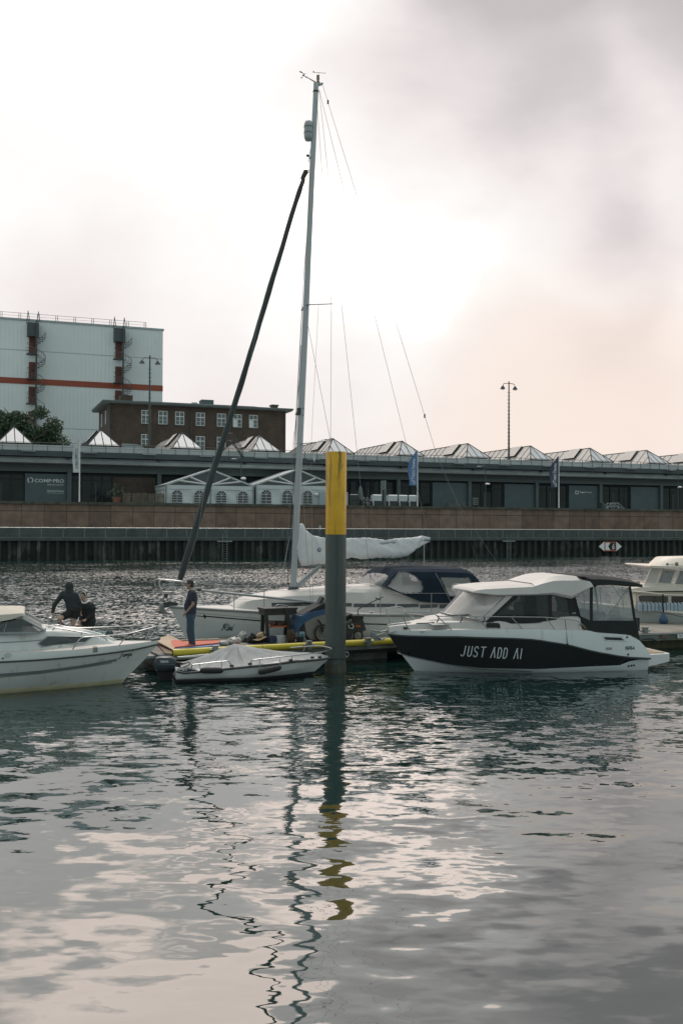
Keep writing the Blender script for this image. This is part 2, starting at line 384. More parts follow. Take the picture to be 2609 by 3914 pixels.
def panel_stone():
    ma = bpy.data.materials.new('red_sandstone_panels'); ma.use_nodes = True; t = ma.node_tree; b = t.nodes['Principled BSDF']; b.inputs['Roughness'].default_value = .85
    tcn = nd(t, 'ShaderNodeTexCoord'); sp = nd(t, 'ShaderNodeSeparateXYZ'); t.links.new(tcn.outputs['Object'], sp.inputs[0])
    fl = math_n('FLOOR', math_n('DIVIDE', sp.outputs[0], 2.55, tree=t), tree=t)
    fz = math_n('FLOOR', math_n('ADD', sp.outputs[2], .9, tree=t), tree=t)
    cb = nd(t, 'ShaderNodeCombineXYZ'); t.links.new(fl, cb.inputs[0]); wn = nd(t, 'ShaderNodeTexWhiteNoise'); t.links.new(cb.outputs[0], wn.inputs[0])
    rp = nd(t, 'ShaderNodeValToRGB'); t.links.new(wn.outputs[0], rp.inputs[0]); rp.color_ramp.elements[0].color = (.155, .105, .078, 1); rp.color_ramp.elements[1].color = (.22, .158, .122, 1)
    e = rp.color_ramp.elements.new(.5); e.color = (.20, .135, .10, 1)
    n_ = nd(t, 'ShaderNodeTexNoise'); n_.inputs['Scale'].default_value = .9; n_.inputs['Detail'].default_value = 6; t.links.new(tcn.outputs['Object'], n_.inputs[0])
    rg = nd(t, 'ShaderNodeMapRange'); t.links.new(n_.outputs[0], rg.inputs[0]); rg.inputs[1].default_value = .3; rg.inputs[2].default_value = .7; rg.inputs[3].default_value = .75; rg.inputs[4].default_value = 1.25
    sc_ = nd(t, 'ShaderNodeVectorMath', operation='SCALE'); t.links.new(rp.outputs[0], sc_.inputs[0]); t.links.new(rg.outputs[0], sc_.inputs['Scale'])
    fr = math_n('FRACT', math_n('DIVIDE', sp.outputs[0], 2.55, tree=t), tree=t)
    j1 = math_n('GREATER_THAN', math_n('ABSOLUTE', math_n('SUBTRACT', fr, .5, tree=t), tree=t), .49, tree=t)
    j2 = math_n('LESS_THAN', math_n('ABSOLUTE', math_n('SUBTRACT', sp.outputs[2], 3.05, tree=t), tree=t), .035, tree=t)
    jj = math_n('MAXIMUM', j1, j2, tree=t)
    mx = nd(t, 'ShaderNodeMix', data_type='RGBA'); t.links.new(jj, mx.inputs[0]); t.links.new(sc_.outputs[0], mx.inputs[6]); mx.inputs[7].default_value = (.03, .024, .02, 1)
    t.links.new(mx.outputs[2], b.inputs['Base Color']); return ma

# sheet piling
mb = MB(); P = 1.02; pr = []
u = U0
while u < U1:
    pr += [(u, 0), (u + .32, 0), (u + .46, .42), (u + .88, .42)]; u += P
mb.loft([[(a, b, -1.5) for a, b in pr], [(a, b, 2.2) for a, b in pr]])
T = Thing('sheet_pile_wall', 'dark corrugated steel sheet piling rising from the far water edge', 'quay wall', FB, (0, 0, 0)); T.part('piling', mb, m_steel_pile)
for sx in (116, 349, 575, 1010, 1500, 1980, 2250):
    u, z = FB.hit(sx, 2123, 0); mb = MB(); mb.lathe([(.19, -.06), (.19, .2)], (u, -.04, z), 12, axis='y'); T.part('drain_pipe', mb, mat('drain_black', (.008, .009, .009), .9, .1, 1))
for sx, l in ((856, 'steel ladder on the far piling left of the sailboat mast'), (1937, 'steel ladder on the far piling below the dark navy banner')):
    u = FB.hit(sx, 2090, 0)[0]; L_ = Thing('quay_ladder', l, 'ladder', FB, (u, -.4, 0), 'steel ladders on the far quay')
    for d in (-.28, .28): mb = MB(); mb.box(u + d - .03, u + d + .03, -.42, -.34, -.3, 2.9); L_.part('rail', mb, m_galv)
    for k in range(10): mb = MB(); mb.cyl((u - .28, -.38, .05 + .27 * k), (u + .28, -.38, .05 + .27 * k), .025, 6); L_.part('rung', mb, m_galv)
    mb = MB(); mb.box(u - .9, u + .9, -.5, -.26, 1.95, 2.12); L_.part('fender_beam', mb, m_galv)
mb = MB(); mb.box(U0, U1, -.25, .6, 2.12, 2.46)
single('capping_beam', 'long weathered concrete beam along the top of the sheet piling', 'quay beam', FB, (0, 0, 0), mb, m_conc)
mb = MB(); mb.box(U0, U1, .6, 6.0, 1.8, 2.44); o = mkobj('promenade', mb, m_conc); o.location = FB.w(0, 0, 0); o.rotation_euler[2] = FB.a; tag(o, kind='structure')
# retaining wall
T = Thing('retaining_wall', 'long reddish stone clad quay wall below the warehouse terrace', 'wall', FB, (0, 6, 2.44))
mb = MB(); mb.box(U0, U1, 6.0, 6.6, 2.44, 3.5); T.part('plinth', mb, m_conc)
mb = MB(); mb.box(U0, U1, 5.96, 6.6, 3.503, 6.3); T.part('cladding', mb, panel_stone())
mb = MB(); mb.box(U0, U1, 5.75, 6.9, 6.303, 6.62); T.part('coping', mb, mat('coping_stone', (.085, .085, .07), .9, .3, .6, stain=((.04, .045, .035), 1.5, .5, .8, (1, 1, 1))))
# upper ground
mb = MB(); mb.box(-900, 1500, 6.9, 1600, 5.9, 6.58); o = mkobj('ground', mb, mat('terrace_ground', (.12, .12, .11), .9, .2, .3)); o.location = FB.w(0, 0, 0); o.rotation_euler[2] = FB.a; tag(o, kind='structure')
# promenade railing
T = Thing('promenade_railing', 'long grey steel railing of horizontal bars along the far promenade', 'railing', FB, (0, 0, 2.46))
dp = (FB.hit(1900 - 0, 2020, .1)[0]); base_u = FB.hit(75, 2030, .1)[0]; sp_ = FB.hit(159, 2030, .1)[0] - base_u
u = base_u - 6 * sp_; k = 0
while u < 150 and k < 95:
    mb = MB(); mb.box(u - .05, u - .015, .02, .14, 2.46, 3.52); mb.box(u + .015, u + .05, .02, .14, 2.46, 3.52); T.part('post', mb, m_galv); u += sp_; k += 1
mb = MB(); mb.cyl((U0, .08, 3.55), (U1, .08, 3.55), .05, 8); T.part('handrail', mb, mat('pale_handrail', (.55, .55, .53), .4, .1, 2, metal=.5))
mb = MB()
for z in (2.6, 2.76, 2.92, 3.08, 3.24, 3.4): mb.box(U0, U1, .065, .085, z - .018, z + .018)
T.part('bar', mb, mat('dull_bars', (.09, .115, .115), .5, .1, 2))

# ---------------------------------------------------------------- warehouse
VF = 17.0
WZ = 6.58
def zf(y, v=VF): return FB.hit(30, y, v)[1]
T = WH = Thing('warehouse', 'long low grey quayside warehouse with a row of glazed roof lanterns', 'warehouse', FB, (0, VF, WZ))
col_sx = [265, 605, 920, 1222, 1519, 1789, 2047, 2289, 2520]
uc0 = FB.hit(265, 1850, VF)[0]; uc8 = FB.hit(2520, 1900, VF)[0]; dU = (uc8 - uc0) / 8
z_pan = zf(1808); z_b0 = zf(1800); z_b1 = zf(1772); z_g1 = zf(1741, VF - 1.5); z_w0 = zf(1742, VF - 2); z_w1 = zf(1719, VF - 2); z_c1 = zf(1699, VF)
WU0, WU1 = -40, uc8 + dU * 7.4
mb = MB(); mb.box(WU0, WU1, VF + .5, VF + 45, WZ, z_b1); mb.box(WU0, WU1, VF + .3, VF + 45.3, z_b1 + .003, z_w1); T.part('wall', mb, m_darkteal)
mb = MB(); mb.box(WU0, WU1, VF - .3, VF + .3, z_b0, z_b0 + .45); mb.box(WU0, WU1, VF - .15, VF + .3, z_b0 + .46, z_b1); T.part('beam', mb, m_beam)
mb = MB(); pr = [(VF - 1.9, z_b1 + .1), (VF - 2.0, z_b1 + .45), (VF - 1.75, z_g1 - .1), (VF - 1.2, z_g1 + .05), (VF + .3, z_g1 + .1), (VF + .3, z_b1 + .02), (VF - 1.2, z_b1)]
mb.prism(pr, WU0, WU1, 'u'); T.part('eaves', mb, m_gutter, smooth=40)
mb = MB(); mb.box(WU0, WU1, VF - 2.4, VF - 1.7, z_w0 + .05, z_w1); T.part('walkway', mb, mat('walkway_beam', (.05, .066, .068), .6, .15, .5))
mb = MB(); mb.prism([(VF - 1.69, z_w1 - .1), (VF - 1.3, z_c1), (VF + 3, z_c1 + .05), (VF + 44, z_c1 + .4), (VF + 44, z_w1), (VF - 1, z_w1 - .1)], WU0, WU1, 'u'); T.part('roof', mb, m_lightroof)
for i in range(-2, 13):
    u = uc0 + i * dU
    mb = MB(); mb.box(u - .26, u + .26, VF - .45, VF + .1, WZ, z_b0 + .1); T.part('column', mb, m_beam)
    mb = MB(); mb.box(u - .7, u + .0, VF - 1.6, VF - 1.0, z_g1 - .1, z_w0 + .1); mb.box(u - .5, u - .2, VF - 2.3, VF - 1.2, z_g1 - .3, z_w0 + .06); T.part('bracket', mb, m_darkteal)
# door panels and glazing from bay openings (source picture x values)
bays_panel = [(96, 258), (1652, 1785), (1927, 2040), (2173, 2282), (2409, 2514), (2640, 2735)]
pan_obj = []
for a, b in bays_panel:
    ua, ub = FB.hit(a, 1880, VF)[0], FB.hit(b, 1880, VF)[0]
    mb = MB(); mb.box(ua, ub, VF - .02, VF + .5, WZ, z_pan); pan_obj.append(T.part('door_panel', mb, m_panel))
for i in range(-3, 1):   # unseen bays keep the rhythm
    ua = FB.hit(96, 1880, VF)[0] - dU * (1 - i)
    if i < 0:
        mb = MB(); mb.box(ua, ua + 5.3, VF - .02, VF + .5, WZ, z_pan); T.part('door_panel', mb, m_panel)
def glass_bay(a, b, n=3, y=1880):
    ua, ub = FB.hit(a, y, VF)[0], FB.hit(b, y, VF)[0]
    mb = MB(); mb.box(ua, ub, VF + .3, VF + .36, WZ, z_pan - .15); g = T.part('glass_door', mb, m_doorglass)
    fr = MB()
    for k in range(n + 1):
        u = ua + (ub - ua) * k / n; fr.box(u - .08, u + .08, VF + .18, VF + .29, WZ, z_pan - .15)
    fr.box(ua, ub, VF + .2, VF + .28, z_pan - .75, z_pan - .65); fr.box(ua, ub, VF + .2, VF + .28, WZ, WZ + .12)
    T.part('frame', fr, m_darkteal, g)
    h = MB(); u = ua + (ub - ua) * (.33 if n == 3 else .5); h.cyl((u + .45, VF + .12, WZ + .3), (u + .45, VF + .12, WZ + 2.6), .03, 6); T.part('door_handle', h, m_galv, g)
for a, b, n in ((-60, 92, 3), (276, 430, 4), (1342, 1505, 3), (1530, 1648, 3), (1800, 1922, 3), (2054, 2168, 3), (2297, 2404, 3), (2528, 2632, 3)): glass_bay(a, b, n)
ua, ub = FB.hit(432, 1880, VF)[0], FB.hit(596, 1880, VF)[0]
def brick(name, c1, c2, mortar, sc):
    ma = bpy.data.materials.new(name); ma.use_nodes = True; t = ma.node_tree; b = t.nodes['Principled BSDF']; b.inputs['Roughness'].default_value = .9
    tcn = nd(t, 'ShaderNodeTexCoord'); mp_ = nd(t, 'ShaderNodeMapping'); mp_.inputs['Rotation'].default_value = (R(90), 0, 0); t.links.new(tcn.outputs['Object'], mp_.inputs[0])
    br = nd(t, 'ShaderNodeTexBrick'); br.inputs['Scale'].default_value = sc; br.inputs['Color1'].default_value = (*c1, 1); br.inputs['Color2'].default_value = (*c2, 1); br.inputs['Mortar'].default_value = (*mortar, 1); br.inputs['Mortar Size'].default_value = .012
    t.links.new(mp_.outputs[0], br.inputs[0])
    n_ = nd(t, 'ShaderNodeTexNoise'); n_.inputs['Scale'].default_value = .5; n_.inputs['Detail'].default_value = 8; t.links.new(tcn.outputs['Object'], n_.inputs[0])
    rg = nd(t, 'ShaderNodeMapRange'); t.links.new(n_.outputs[0], rg.inputs[0]); rg.inputs[1].default_value = .3; rg.inputs[2].default_value = .7; rg.inputs[3].default_value = .78; rg.inputs[4].default_value = 1.2
    s_ = nd(t, 'ShaderNodeVectorMath', operation='SCALE'); t.links.new(br.outputs[0], s_.inputs[0]); t.links.new(rg.outputs[0], s_.inputs['Scale']); t.links.new(s_.outputs[0], b.inputs['Base Color']); return ma
m_brick = brick('dark_red_brick', (.088, .062, .046), (.064, .047, .037), (.06, .052, .045), 1.6)
mb = MB(); mb.box(ua, ub, VF + .1, VF + .5, WZ, z_pan - .2); T.part('brick_infill', mb, m_brick)
# lettering on the panels
def sign_text(tx, a, b, y, size, align='LEFT', par=None, bold=0.0, v=VF - .035, shear=0):
    u, z = FB.hit(a, y, v); u2 = FB.hit(b, y, v)[0]
    t = text_mb(tx, 1, align, bold=bold, shear=shear); w = max(p.x for p in t.V) - min(p.x for p in t.V); x0 = min(p.x for p in t.V)
    sx_ = (u2 - u) / w; move(t, (u - x0 * sx_, v, z), scale=(sx_, 1, size)); return t
def plain_ring(cu_, cz, r0, r1, v, n=20, gaps=()):
    q = MB()
    for k in range(n):
        a0, a1 = 2 * PI * k / n, 2 * PI * (k + 1) / n
        if any(g0 <= math.degrees(a0) < g1 for g0, g1 in gaps): continue
        q.poly([(cu_ + r * math.cos(a), v, cz + r * math.sin(a)) for r, a in ((r0, a0), (r1, a0), (r1, a1), (r0, a1))])
    return q
s = sign_text('COMP·PRO', 133, 246, 1843, .62, bold=.02)
cu_, cz = FB.hit(117, 1835, VF - .035); merge(s, plain_ring(cu_, cz, .24, .37, VF - .035, 24, ((80, 110), (250, 290))))
merge(s, sign_text('EINFACH GELÖST.', 182, 246, 1855, .24, bold=.01))
merge(s, sign_text('Systemhaus', 181, 245, 1879, .34, bold=.01)); merge(s, sign_text('IT im Unternehmen', 181, 245, 1886, .17))
T.part('sign', s, m_letter, pan_obj[0])
s = sign_text('Team', 2212, 2233, 1884.5, .42, bold=.03); merge(s, sign_text('Viewer', 2233.5, 2260, 1884.5, .42))
ua, za = FB.hit(2197, 1889, VF - .035); ub, zb = FB.hit(2209, 1876, VF - .035)
q = MB(); q.poly([(ua, VF - .03, za), (ub, VF - .03, za), (ub, VF - .03, zb), (ua, VF - .03, zb)]); merge(s, q)
T.part('sign', s, m_letter, pan_obj[3])
q = MB(); r_ = (zb - za) * .36; q.cur = 0; cc = ((ua + ub) / 2, (za + zb) / 2)
q.prism([(cc[0] + r_ * math.cos(a * PI / 8), cc[1] + r_ * math.sin(a * PI / 8)) for a in range(16)], VF - .045, VF - .04); qo = T.part('sign_disc', q, m_panel, pan_obj[3])
# roof lanterns
m_lg = mat('lantern_glazing', (.52, .485, .465), .5, .06, .5, spec=.4)
m_lt = mat('lantern_end_glazing', (.44, .47, .49), .5, .06, .5)
VS = VF + 1.0
uR0 = FB.hit(460, 1705, VS)[0]; uR8 = FB.hit(2563, 1772, VS)[0]; dS = (uR8 - uR0) / 8
zs0 = FB.hit(460, 1706, VS)[1]; wS = uR0 - FB.hit(335, 1704, VS)[0]
zs1 = FB.hit(382, 1642, VS + 3.4)[1]
for i in range(-2, 13):
    ur = uR0 + dS * i; ul = ur - wS; um = (ur + ul) / 2; v0, v1, v2, v3 = VS, VS + 3.5, VS + 20.5, VS + 27
    A, Bq, C_, D = Vector((ul, v0, zs0)), Vector((ur, v0, zs0)), Vector((ur, v3, zs0)), Vector((ul, v3, zs0)); E, F_ = Vector((um, v1, zs1)), Vector((um, v2, zs1))
    mb = MB(); mb.poly([A, Bq, E]); mb.cur = 1; mb.poly([Bq, C_, F_, E]); mb.poly([C_, D, F_]); mb.poly([D, A, E, F_]); mb.poly([A, D, C_, Bq])
    L_ = T.part('lantern', mb, [m_lt, m_lg])
    fr = MB()
    for a, b in ((A, Bq), (A, E), (Bq, E), (E, F_), (A, D), (D, F_), (C_, F_)): fr.tube([a, b], .075, 4)
    for t_ in (.25, .5, .75):
        p = A.lerp(Bq, t_); tip = E if t_ == .5 else (A.lerp(E, .5) if t_ < .5 else Bq.lerp(E, .5)); fr.tube([p, tip], .06, 4)
    T.part('lantern_frame', fr, m_darkteal, L_)
    rb = MB(); nr = 15
    for k in range(1, nr):
        t_ = k / nr; p = A.lerp(D, t_)
        vv = p.y
        if vv <= v1: q_ = A.lerp(E, (vv - v0) / (v1 - v0))
        elif vv <= v2: q_ = Vector((um, vv, zs1))
        else: q_ = D.lerp(F_, (v3 - vv) / (v3 - v2))
        rb.tube([p + Vector((-.02, 0, .03)), q_ + Vector((-.02, 0, .03))], .032, 4)
    T.part('lantern_rib', rb, m_dark, L_)
    nrm_ = Vector((-(zs1 - zs0), 0, um - ul)).normalized()
    for (va, vb, t0, t1) in ((v1 + 2.2, v1 + 5.2, .32, .97), (v2 + .2, v2 + 2.4, .22, .62)):
        hb = MB(); P0 = [Vector((ul + (um - ul) * t_, vv, zs0 + (zs1 - zs0) * t_)) for vv, t_ in ((va, t0), (vb, t0), (vb, t1), (va, t1))]
        lo = [p + nrm_ * .02 for p in P0]; hi = [p + nrm_ * .3 for p in P0]
        hb.poly(hi); hb.cur = 1
        for k in range(4): hb.poly([lo[k], lo[(k + 1) % 4], hi[(k + 1) % 4], hi[k]])
        T.part('lantern_hatch', hb, [m_lg, m_darkteal], L_)
# roof railing
rl = MB(); vr = VF - 1.8; zt = z_w1 + 1.05
rl.tube([(WU0, vr, zt), (WU1, vr, zt)], .03, 4); rl.tube([(WU0, vr, z_w1 + .55), (WU1, vr, z_w1 + .55)], .018, 4)
T.part('roof_rail', rl, m_dark)
u = FB.hit(20, 1700, vr)[0] - 20; k = 0; st = FB.hit(78, 1700, vr)[0] - FB.hit(20, 1700, vr)[0]
while u < WU1 and k < 90:
    q = MB(); q.box(u - .03, u + .03, vr - .03, vr + .03, z_w1, zt); T.part('rail_post', q, m_dark); u += st; k += 1
for i in range(-2, 26):   # strip lights under the walkway
    u = uc0 - 6 + i * dU * .5 * 1.3; q = MB(); q.box(u, u + 1.7, VF - 2.75, VF - 2.41, z_w1 - .18, z_w1 - .08); T.part('strip_light', q, m_gutter)
# brick box with barrel cover on the roof, and the roof access stair
ua, z0 = FB.hit(462, 1735, VF - 1); ub, _ = FB.hit(596, 1735, VF - 1); z1 = FB.hit(520, 1701, VF - 1)[1]
mb = MB(); mb.box(ua, ub, VF - .5, VF + .9, z0, z1); bx_ = T.part('roof_box', mb, m_brick)
mb = MB(); pr = [(ua - .1 + (ub - ua - .6) * (1 - 0), z0)] ; n_ = 10
pr = [(ua + .2, z0 + .2)] + [(ub - 1.6 - 1.5 + 1.5 * math.sin(a * PI / 20) + .3, z0 + .2 + 1.15 * math.cos(a * PI / 20)) for a in range(0, 11)]
pr = [(ua + .2, z0 + 1.35)] + [p for p in pr[1:]] + [(ua + .2, z0 + .2)]
mb.prism(pr, VF - 1.1, VF - .52); T.part('vent_hood', mb, m_gutter, bx_, smooth=40)
ua, z0 = FB.hit(866, 1720, VF - 2.2); ub, z1 = FB.hit(922, 1748, VF - 2.2)
mb = MB()
for k in range(9):
    t_ = k / 8; u = ua + (ub - ua) * (.3 + .7 * t_); z = z0 + 1.1 + (z1 - z0 - 1.0) * t_; mb.box(u - .22, u + .22, VF - 3.0, VF - 2.42, z - .03, z + .03)
for vv in (VF - 3.02, VF - 2.4):
    mb.tube([(ua - .3, vv, z0 + 1.2), (ua + .6, vv, z0 + 1.2), (ub, vv, z1 + .1)], .05, 4); mb.tube([(ua - .3, vv, z0 + 2.2), (ua + .6, vv, z0 + 2.2), (ub, vv, z1 + 1.1)], .035, 4)
    for t_ in (0, .25, .5, .75, 1): u = ua + .6 + (ub - ua - .6) * t_; z = z0 + 1.2 + (z1 + .1 - z0 - 1.2) * t_; mb.tube([(u, vv, z), (u, vv, z + 1.0)], .03, 4)
T.part('access_stair', mb, m_dark)

# ---------------------------------------------------------------- brick building
VB = 44.0
ua, zt = FB.hit(418, 1534, VB); ub = FB.hit(1090, 1568, VB)[0]; wz0 = WZ; dep = FB.hit(366, 1570, VB + 8)
T = Thing('brick_building', 'dark red brick office block with white cross windows behind the warehouse', 'building', FB, (ua, VB, WZ))
VBB = VB + 13
mb = MB(); mb.box(ua, ub, VB, VBB, WZ, zt - .3); T.part('wall', mb, m_brick)
mb = MB(); mb.box(ua - 1.0, ub + 1.0, VB - 1.0, VBB + 1.0, zt - .3, zt + .02); mb.cur = 1
mb.prism([(ua - .9, zt + .023), (ub + .9, zt + .023), (ub - 5, zt + .5), (ua + 5, zt + .5)], VB + 1.5, VBB - 1.5); mb.cur = 0
mb.box(ua - 1.1, ub + 1.1, VB - 1.15, VB - 1.0, zt - .12, zt + .1); mb.box(ua - 1.15, ua - 1.0, VB - 1.15, VBB + 1, zt - .12, zt + .1)
roof = T.part('roof', mb, [mat('grey_green_fascia', (.11, .135, .13), .6, .1, 1), m_lightroof])
def sbox(a, b, y0, y1, v, dv, name, m_, par):
    p, z0 = FB.hit(a, y1, v); q, z1 = FB.hit(b, y0, v); mb = MB(); mb.box(p, q, v, v + dv, z0, z1); return T.part(name, mb, m_, par)
ch = sbox(462, 508, 1511, 1536, VB + 3, 2.2, 'chimney', m_brick, roof)
p, z0 = FB.hit(472, 1517, VB + 2.95); q_, z1 = FB.hit(481, 1512.5, VB + 2.95)
sbox(771, 817, 1529, 1550, VB + 3, 2, 'roof_unit', mat('teal_roof_unit', (.07, .10, .11), .6, .1, 1), roof)
ch = sbox(1041, 1062, 1550, 1563, VB + 3, 1.2, 'chimney', m_brick, roof)
p, z0 = FB.hit(1038, 1551, VB + 2.9); q_, z1 = FB.hit(1065, 1547, VB + 2.9); mb = MB(); mb.box(p, q_, VB + 2.9, VB + 4.4, z0, z1); T.part('cap', mb, m_dark, ch)
p, z0 = FB.hit(746, 1543, VB + 3); mb = MB(); mb.ball((p, VB + 3.5, z0), (.6, .6, .35)); T.part('dome_light', mb, m_galv, roof, smooth=60)
m_wf = mat('white_window_frame', (.62, .64, .64), .5, .05, 1)
m_pane = mat('office_pane', (.055, .075, .08), .06, .5, .6, spec=.9)
m_blind = mat('pale_blind', (.62, .66, .66), .6, .05, 1)  # even pale colour of the blinds
wz = []
u558, zA = FB.hit(558, 1568, VB); _, zB = FB.hit(558, 1619, VB)
fl = FB.hit(556, 1660, VB)[1]
floors = [(zA, zB)]; dz = zA - fl
for k in range(1, 4): floors.append((zA - dz * k, zB - dz * k))
def window(u, z1, z0, w=1.45, side=False, special=0):
    mb = MB(); mb.box(u - w / 2, u + w / 2, VB - .01, VB + .05, z0, z1); p = T.part('window', mb, m_pane)
    fr = MB()
    for a, b, c, d in ((u - w / 2, u + w / 2, z1 - .09, z1), (u - w / 2, u + w / 2, z0, z0 + .09), (u - w / 2, u - w / 2 + .09, z0 + .09, z1 - .09), (u + w / 2 - .09, u + w / 2, z0 + .09, z1 - .09),
                       (u - .05, u + .05, z0 + .09, z1 - .09), (u - w / 2 + .09, u - .05, z0 + (z1 - z0) * .6, z0 + (z1 - z0) * .66), (u + .05, u + w / 2 - .09, z0 + (z1 - z0) * .6, z0 + (z1 - z0) * .66),
                       (u + .05, u + w / 2 - .09, z0 + (z1 - z0) * .3, z0 + (z1 - z0) * .32), (u - w / 2 + .09, u - .05, z0 + (z1 - z0) * .3, z0 + (z1 - z0) * .32)):
        fr.box(a, b, VB - .08, VB - .012, c, d)
    T.part('frame', fr, m_wf, p)
    s_ = MB(); s_.box(u - w / 2 - .1, u + w / 2 + .1, VB - .14, VB - .002, z0 - .14, z0 - .003); T.part('sill', s_, m_conc, p)
    if special:
        s_ = MB(); s_.box(u - w / 2 + .1, u - .06, VB - .03, VB - .013, z0 + .1, z0 + (z1 - z0) * .58); T.part('blind', s_, m_blind, p)
for j, (z1, z0) in enumerate(floors):
    for i, sx in enumerate((558, 623, 687, 766, 846, 907, 968)):
        if j >= 1 and sx in (623, 687, 907, 968): continue
        window(FB.hit(sx, 1590, VB)[0], z1, z0, special=(j == 0 and sx in (907, 968)))
for vv in (VB + 3.6, VB + 8.6):
    z1, z0 = floors[0]
    mb = MB(); mb.box(ua - .05, ua + .02, vv - .6, vv + .6, z0, z1); p = T.part('window', mb, m_pane)
    fr = MB(); fr.box(ua - .1, ua - .051, vv - .6, vv - .5, z0, z1); fr.box(ua - .1, ua - .051, vv + .5, vv + .6, z0, z1); fr.box(ua - .1, ua - .051, vv - .05, vv + .05, z0, z1); fr.box(ua - .1, ua - .051, vv - .49, vv + .49, z1 - .1, z1); T.part('frame', fr, m_wf, p)
for sx in (419.5, 731, 1089):
    u = FB.hit(sx, 1600, VB)[0]; mb = MB(); mb.cyl((u, VB - .12, WZ), (u, VB - .12, zt - .3), .09, 6); T.part('downpipe', mb, m_conc)

# ---------------------------------------------------------------- white clad store building
VC = 84.0
ub, zt = FB.hit(623, 1264, VC)
def corrugated():
    ma = mat('pale_ribbed_cladding', (.72, .76, .765), .5, .05, .15)
    t = ma.node_tree; b = t.nodes['Principled BSDF']; tcn = nd(t, 'ShaderNodeTexCoord'); w_ = nd(t, 'ShaderNodeTexWave'); w_.inputs['Scale'].default_value = .42; w_.wave_profile = 'SAW'
    t.links.new(tcn.outputs['Object'], w_.inputs[0]); bp = nd(t, 'ShaderNodeBump'); bp.inputs['Distance'].default_value = .3; t.links.new(w_.outputs[1], bp.inputs['Height']); t.links.new(bp.outputs[0], b.inputs['Normal']); return ma
m_clad = corrugated()
T = Thing('cold_store_building', 'huge pale ribbed metal clad building with an orange red stripe and spiral stairs', 'building', FB, (ub, VC, WZ))
UL = ub - 75
mb = MB(); mb.box(UL, ub, VC, VC + 60, WZ, zt); T.part('wall', mb, m_clad)
mb = MB(); mb.box(UL - .2, ub + .2, VC - .2, VC + 60, zt + .003, zt + .35); T.part('roof_edge', mb, mat('roof_edge', (.32, .36, .37), .5, .1, 1))
for y in (1335, 1630):
    z = FB.hit(30, y, VC)[1]; mb = MB(); mb.box(UL, ub, VC - .03, VC - .005, z - .06, z + .06); T.part('panel_joint', mb, mat('joint_grey', (.34, .38, .39), .6, .1, 1))
ztop, zbot = FB.hit(20, 1441.5, VC)[1], FB.hit(20, 1464, VC)[1]
mb = MB(); mb.box(UL, ub + .05, VC - .12, VC - .005, zbot, ztop); T.part('stripe', mb, mat('orange_red_stripe', (.26, .055, .025), .6, .08, .3))
m_stair = mat('stair_steel', (.05, .06, .065), .5, .1, 1)
m_rdoor = mat('red_steel_door', (.13, .036, .022), .6, .1, .5)
for sxs, ytop in ((128, 1228), (458, 1250)):
    us, zs = FB.hit(sxs, ytop, VC - 1); flt = 87.5 / 3805 * 205; r_ = 1.15
    st_ = MB(); pole_u = us + .55
    st_.cyl((pole_u, VC - 2.2, WZ), (pole_u, VC - 2.2, zs), .16, 6); s_o = T.part('spiral_stair', st_, m_stair)
    tr = MB(); rl = MB(); n = int((zs - WZ - 2) / .28); pts = []
    for k in range(n):
        a = 2 * PI * k * .28 / (flt) ; z = zs - 3.2 - k * .28
        if math.cos(a) < -.55: continue
        c_, s_ = math.cos(a), math.sin(a)
        tr.poly([(pole_u + .15 * c_, VC - 2.2 + .15 * s_, z), (pole_u + (r_ + .5) * math.cos(a - .16), VC - 2.2 + (r_ + .5) * math.sin(a - .16), z), (pole_u + (r_ + .5) * math.cos(a + .16), VC - 2.2 + (r_ + .5) * math.sin(a + .16), z)])
        rl.tube([(pole_u + (r_ + .5) * c_, VC - 2.2 + (r_ + .5) * s_, z), (pole_u + (r_ + .5) * c_, VC - 2.2 + (r_ + .5) * s_, z + 1.0)], .035, 3)
    tr.solidify((0, 0, -.06)); T.part('step', tr, m_stair, s_o)
    rail = []
    for k in range(int(n * 2)):
        a = 2 * PI * k * .14 / flt; z = zs - 2.2 - k * .14; rail.append((pole_u + (r_ + .5) * math.cos(a), VC - 2.2 + (r_ + .5) * math.sin(a), z))
    rl.tube(rail, .05, 4); T.part('stair_rail', rl, m_stair, s_o)
    lv = zs - .4; first = True
    while lv > WZ + 3:
        if first:
            mb = MB(); mb.box(us - 1.1, us + 1.0, VC - 1.9, VC - .3, lv - 2.6, lv); T.part('stair_head', mb, m_stair, s_o); lv -= 2.6; first = False; continue
        mb = MB(); mb.box(us - .7, us + .55, VC - .5, VC - .13, lv - 3.3, lv); T.part('landing_door', mb, m_rdoor, s_o)
        mb = MB(); mb.box(us - 1.2, us + .4, VC - 2.4, VC - .55, lv - 3.5, lv - 3.35)
        for q in range(6): mb.box(us - 1.2 + q * .3, us - 1.15 + q * .3, VC - 2.4, VC - 2.35, lv - 3.35, lv - 2.3)
        mb.box(us - 1.2, us + .4, VC - 2.42, VC - 2.34, lv - 2.3, lv - 2.22)
        T.part('landing', mb, m_stair, s_o); lv -= flt
    mb = MB()
    for q in (-1.0, .9): mb.tube([(us + q - .15, VC - .3, zs - .3), (us + q + .1, VC - .3, zs + 2.1), (us + q + .35, VC - .3, zs + .2)], .09, 4)
    T.part('roof_ladder', mb, m_galv, s_o)
rl = MB(); u = UL
rl.tube([(UL, VC + .5, zt + 1.5), (ub - 3.2, VC + .5, zt + 1.5)], .045, 4); rl.tube([(UL, VC + .5, zt + .95), (ub - 3.2, VC + .5, zt + .95)], .03, 4)
T.part('roof_rail', rl, m_galv)
u = ub - 3.3
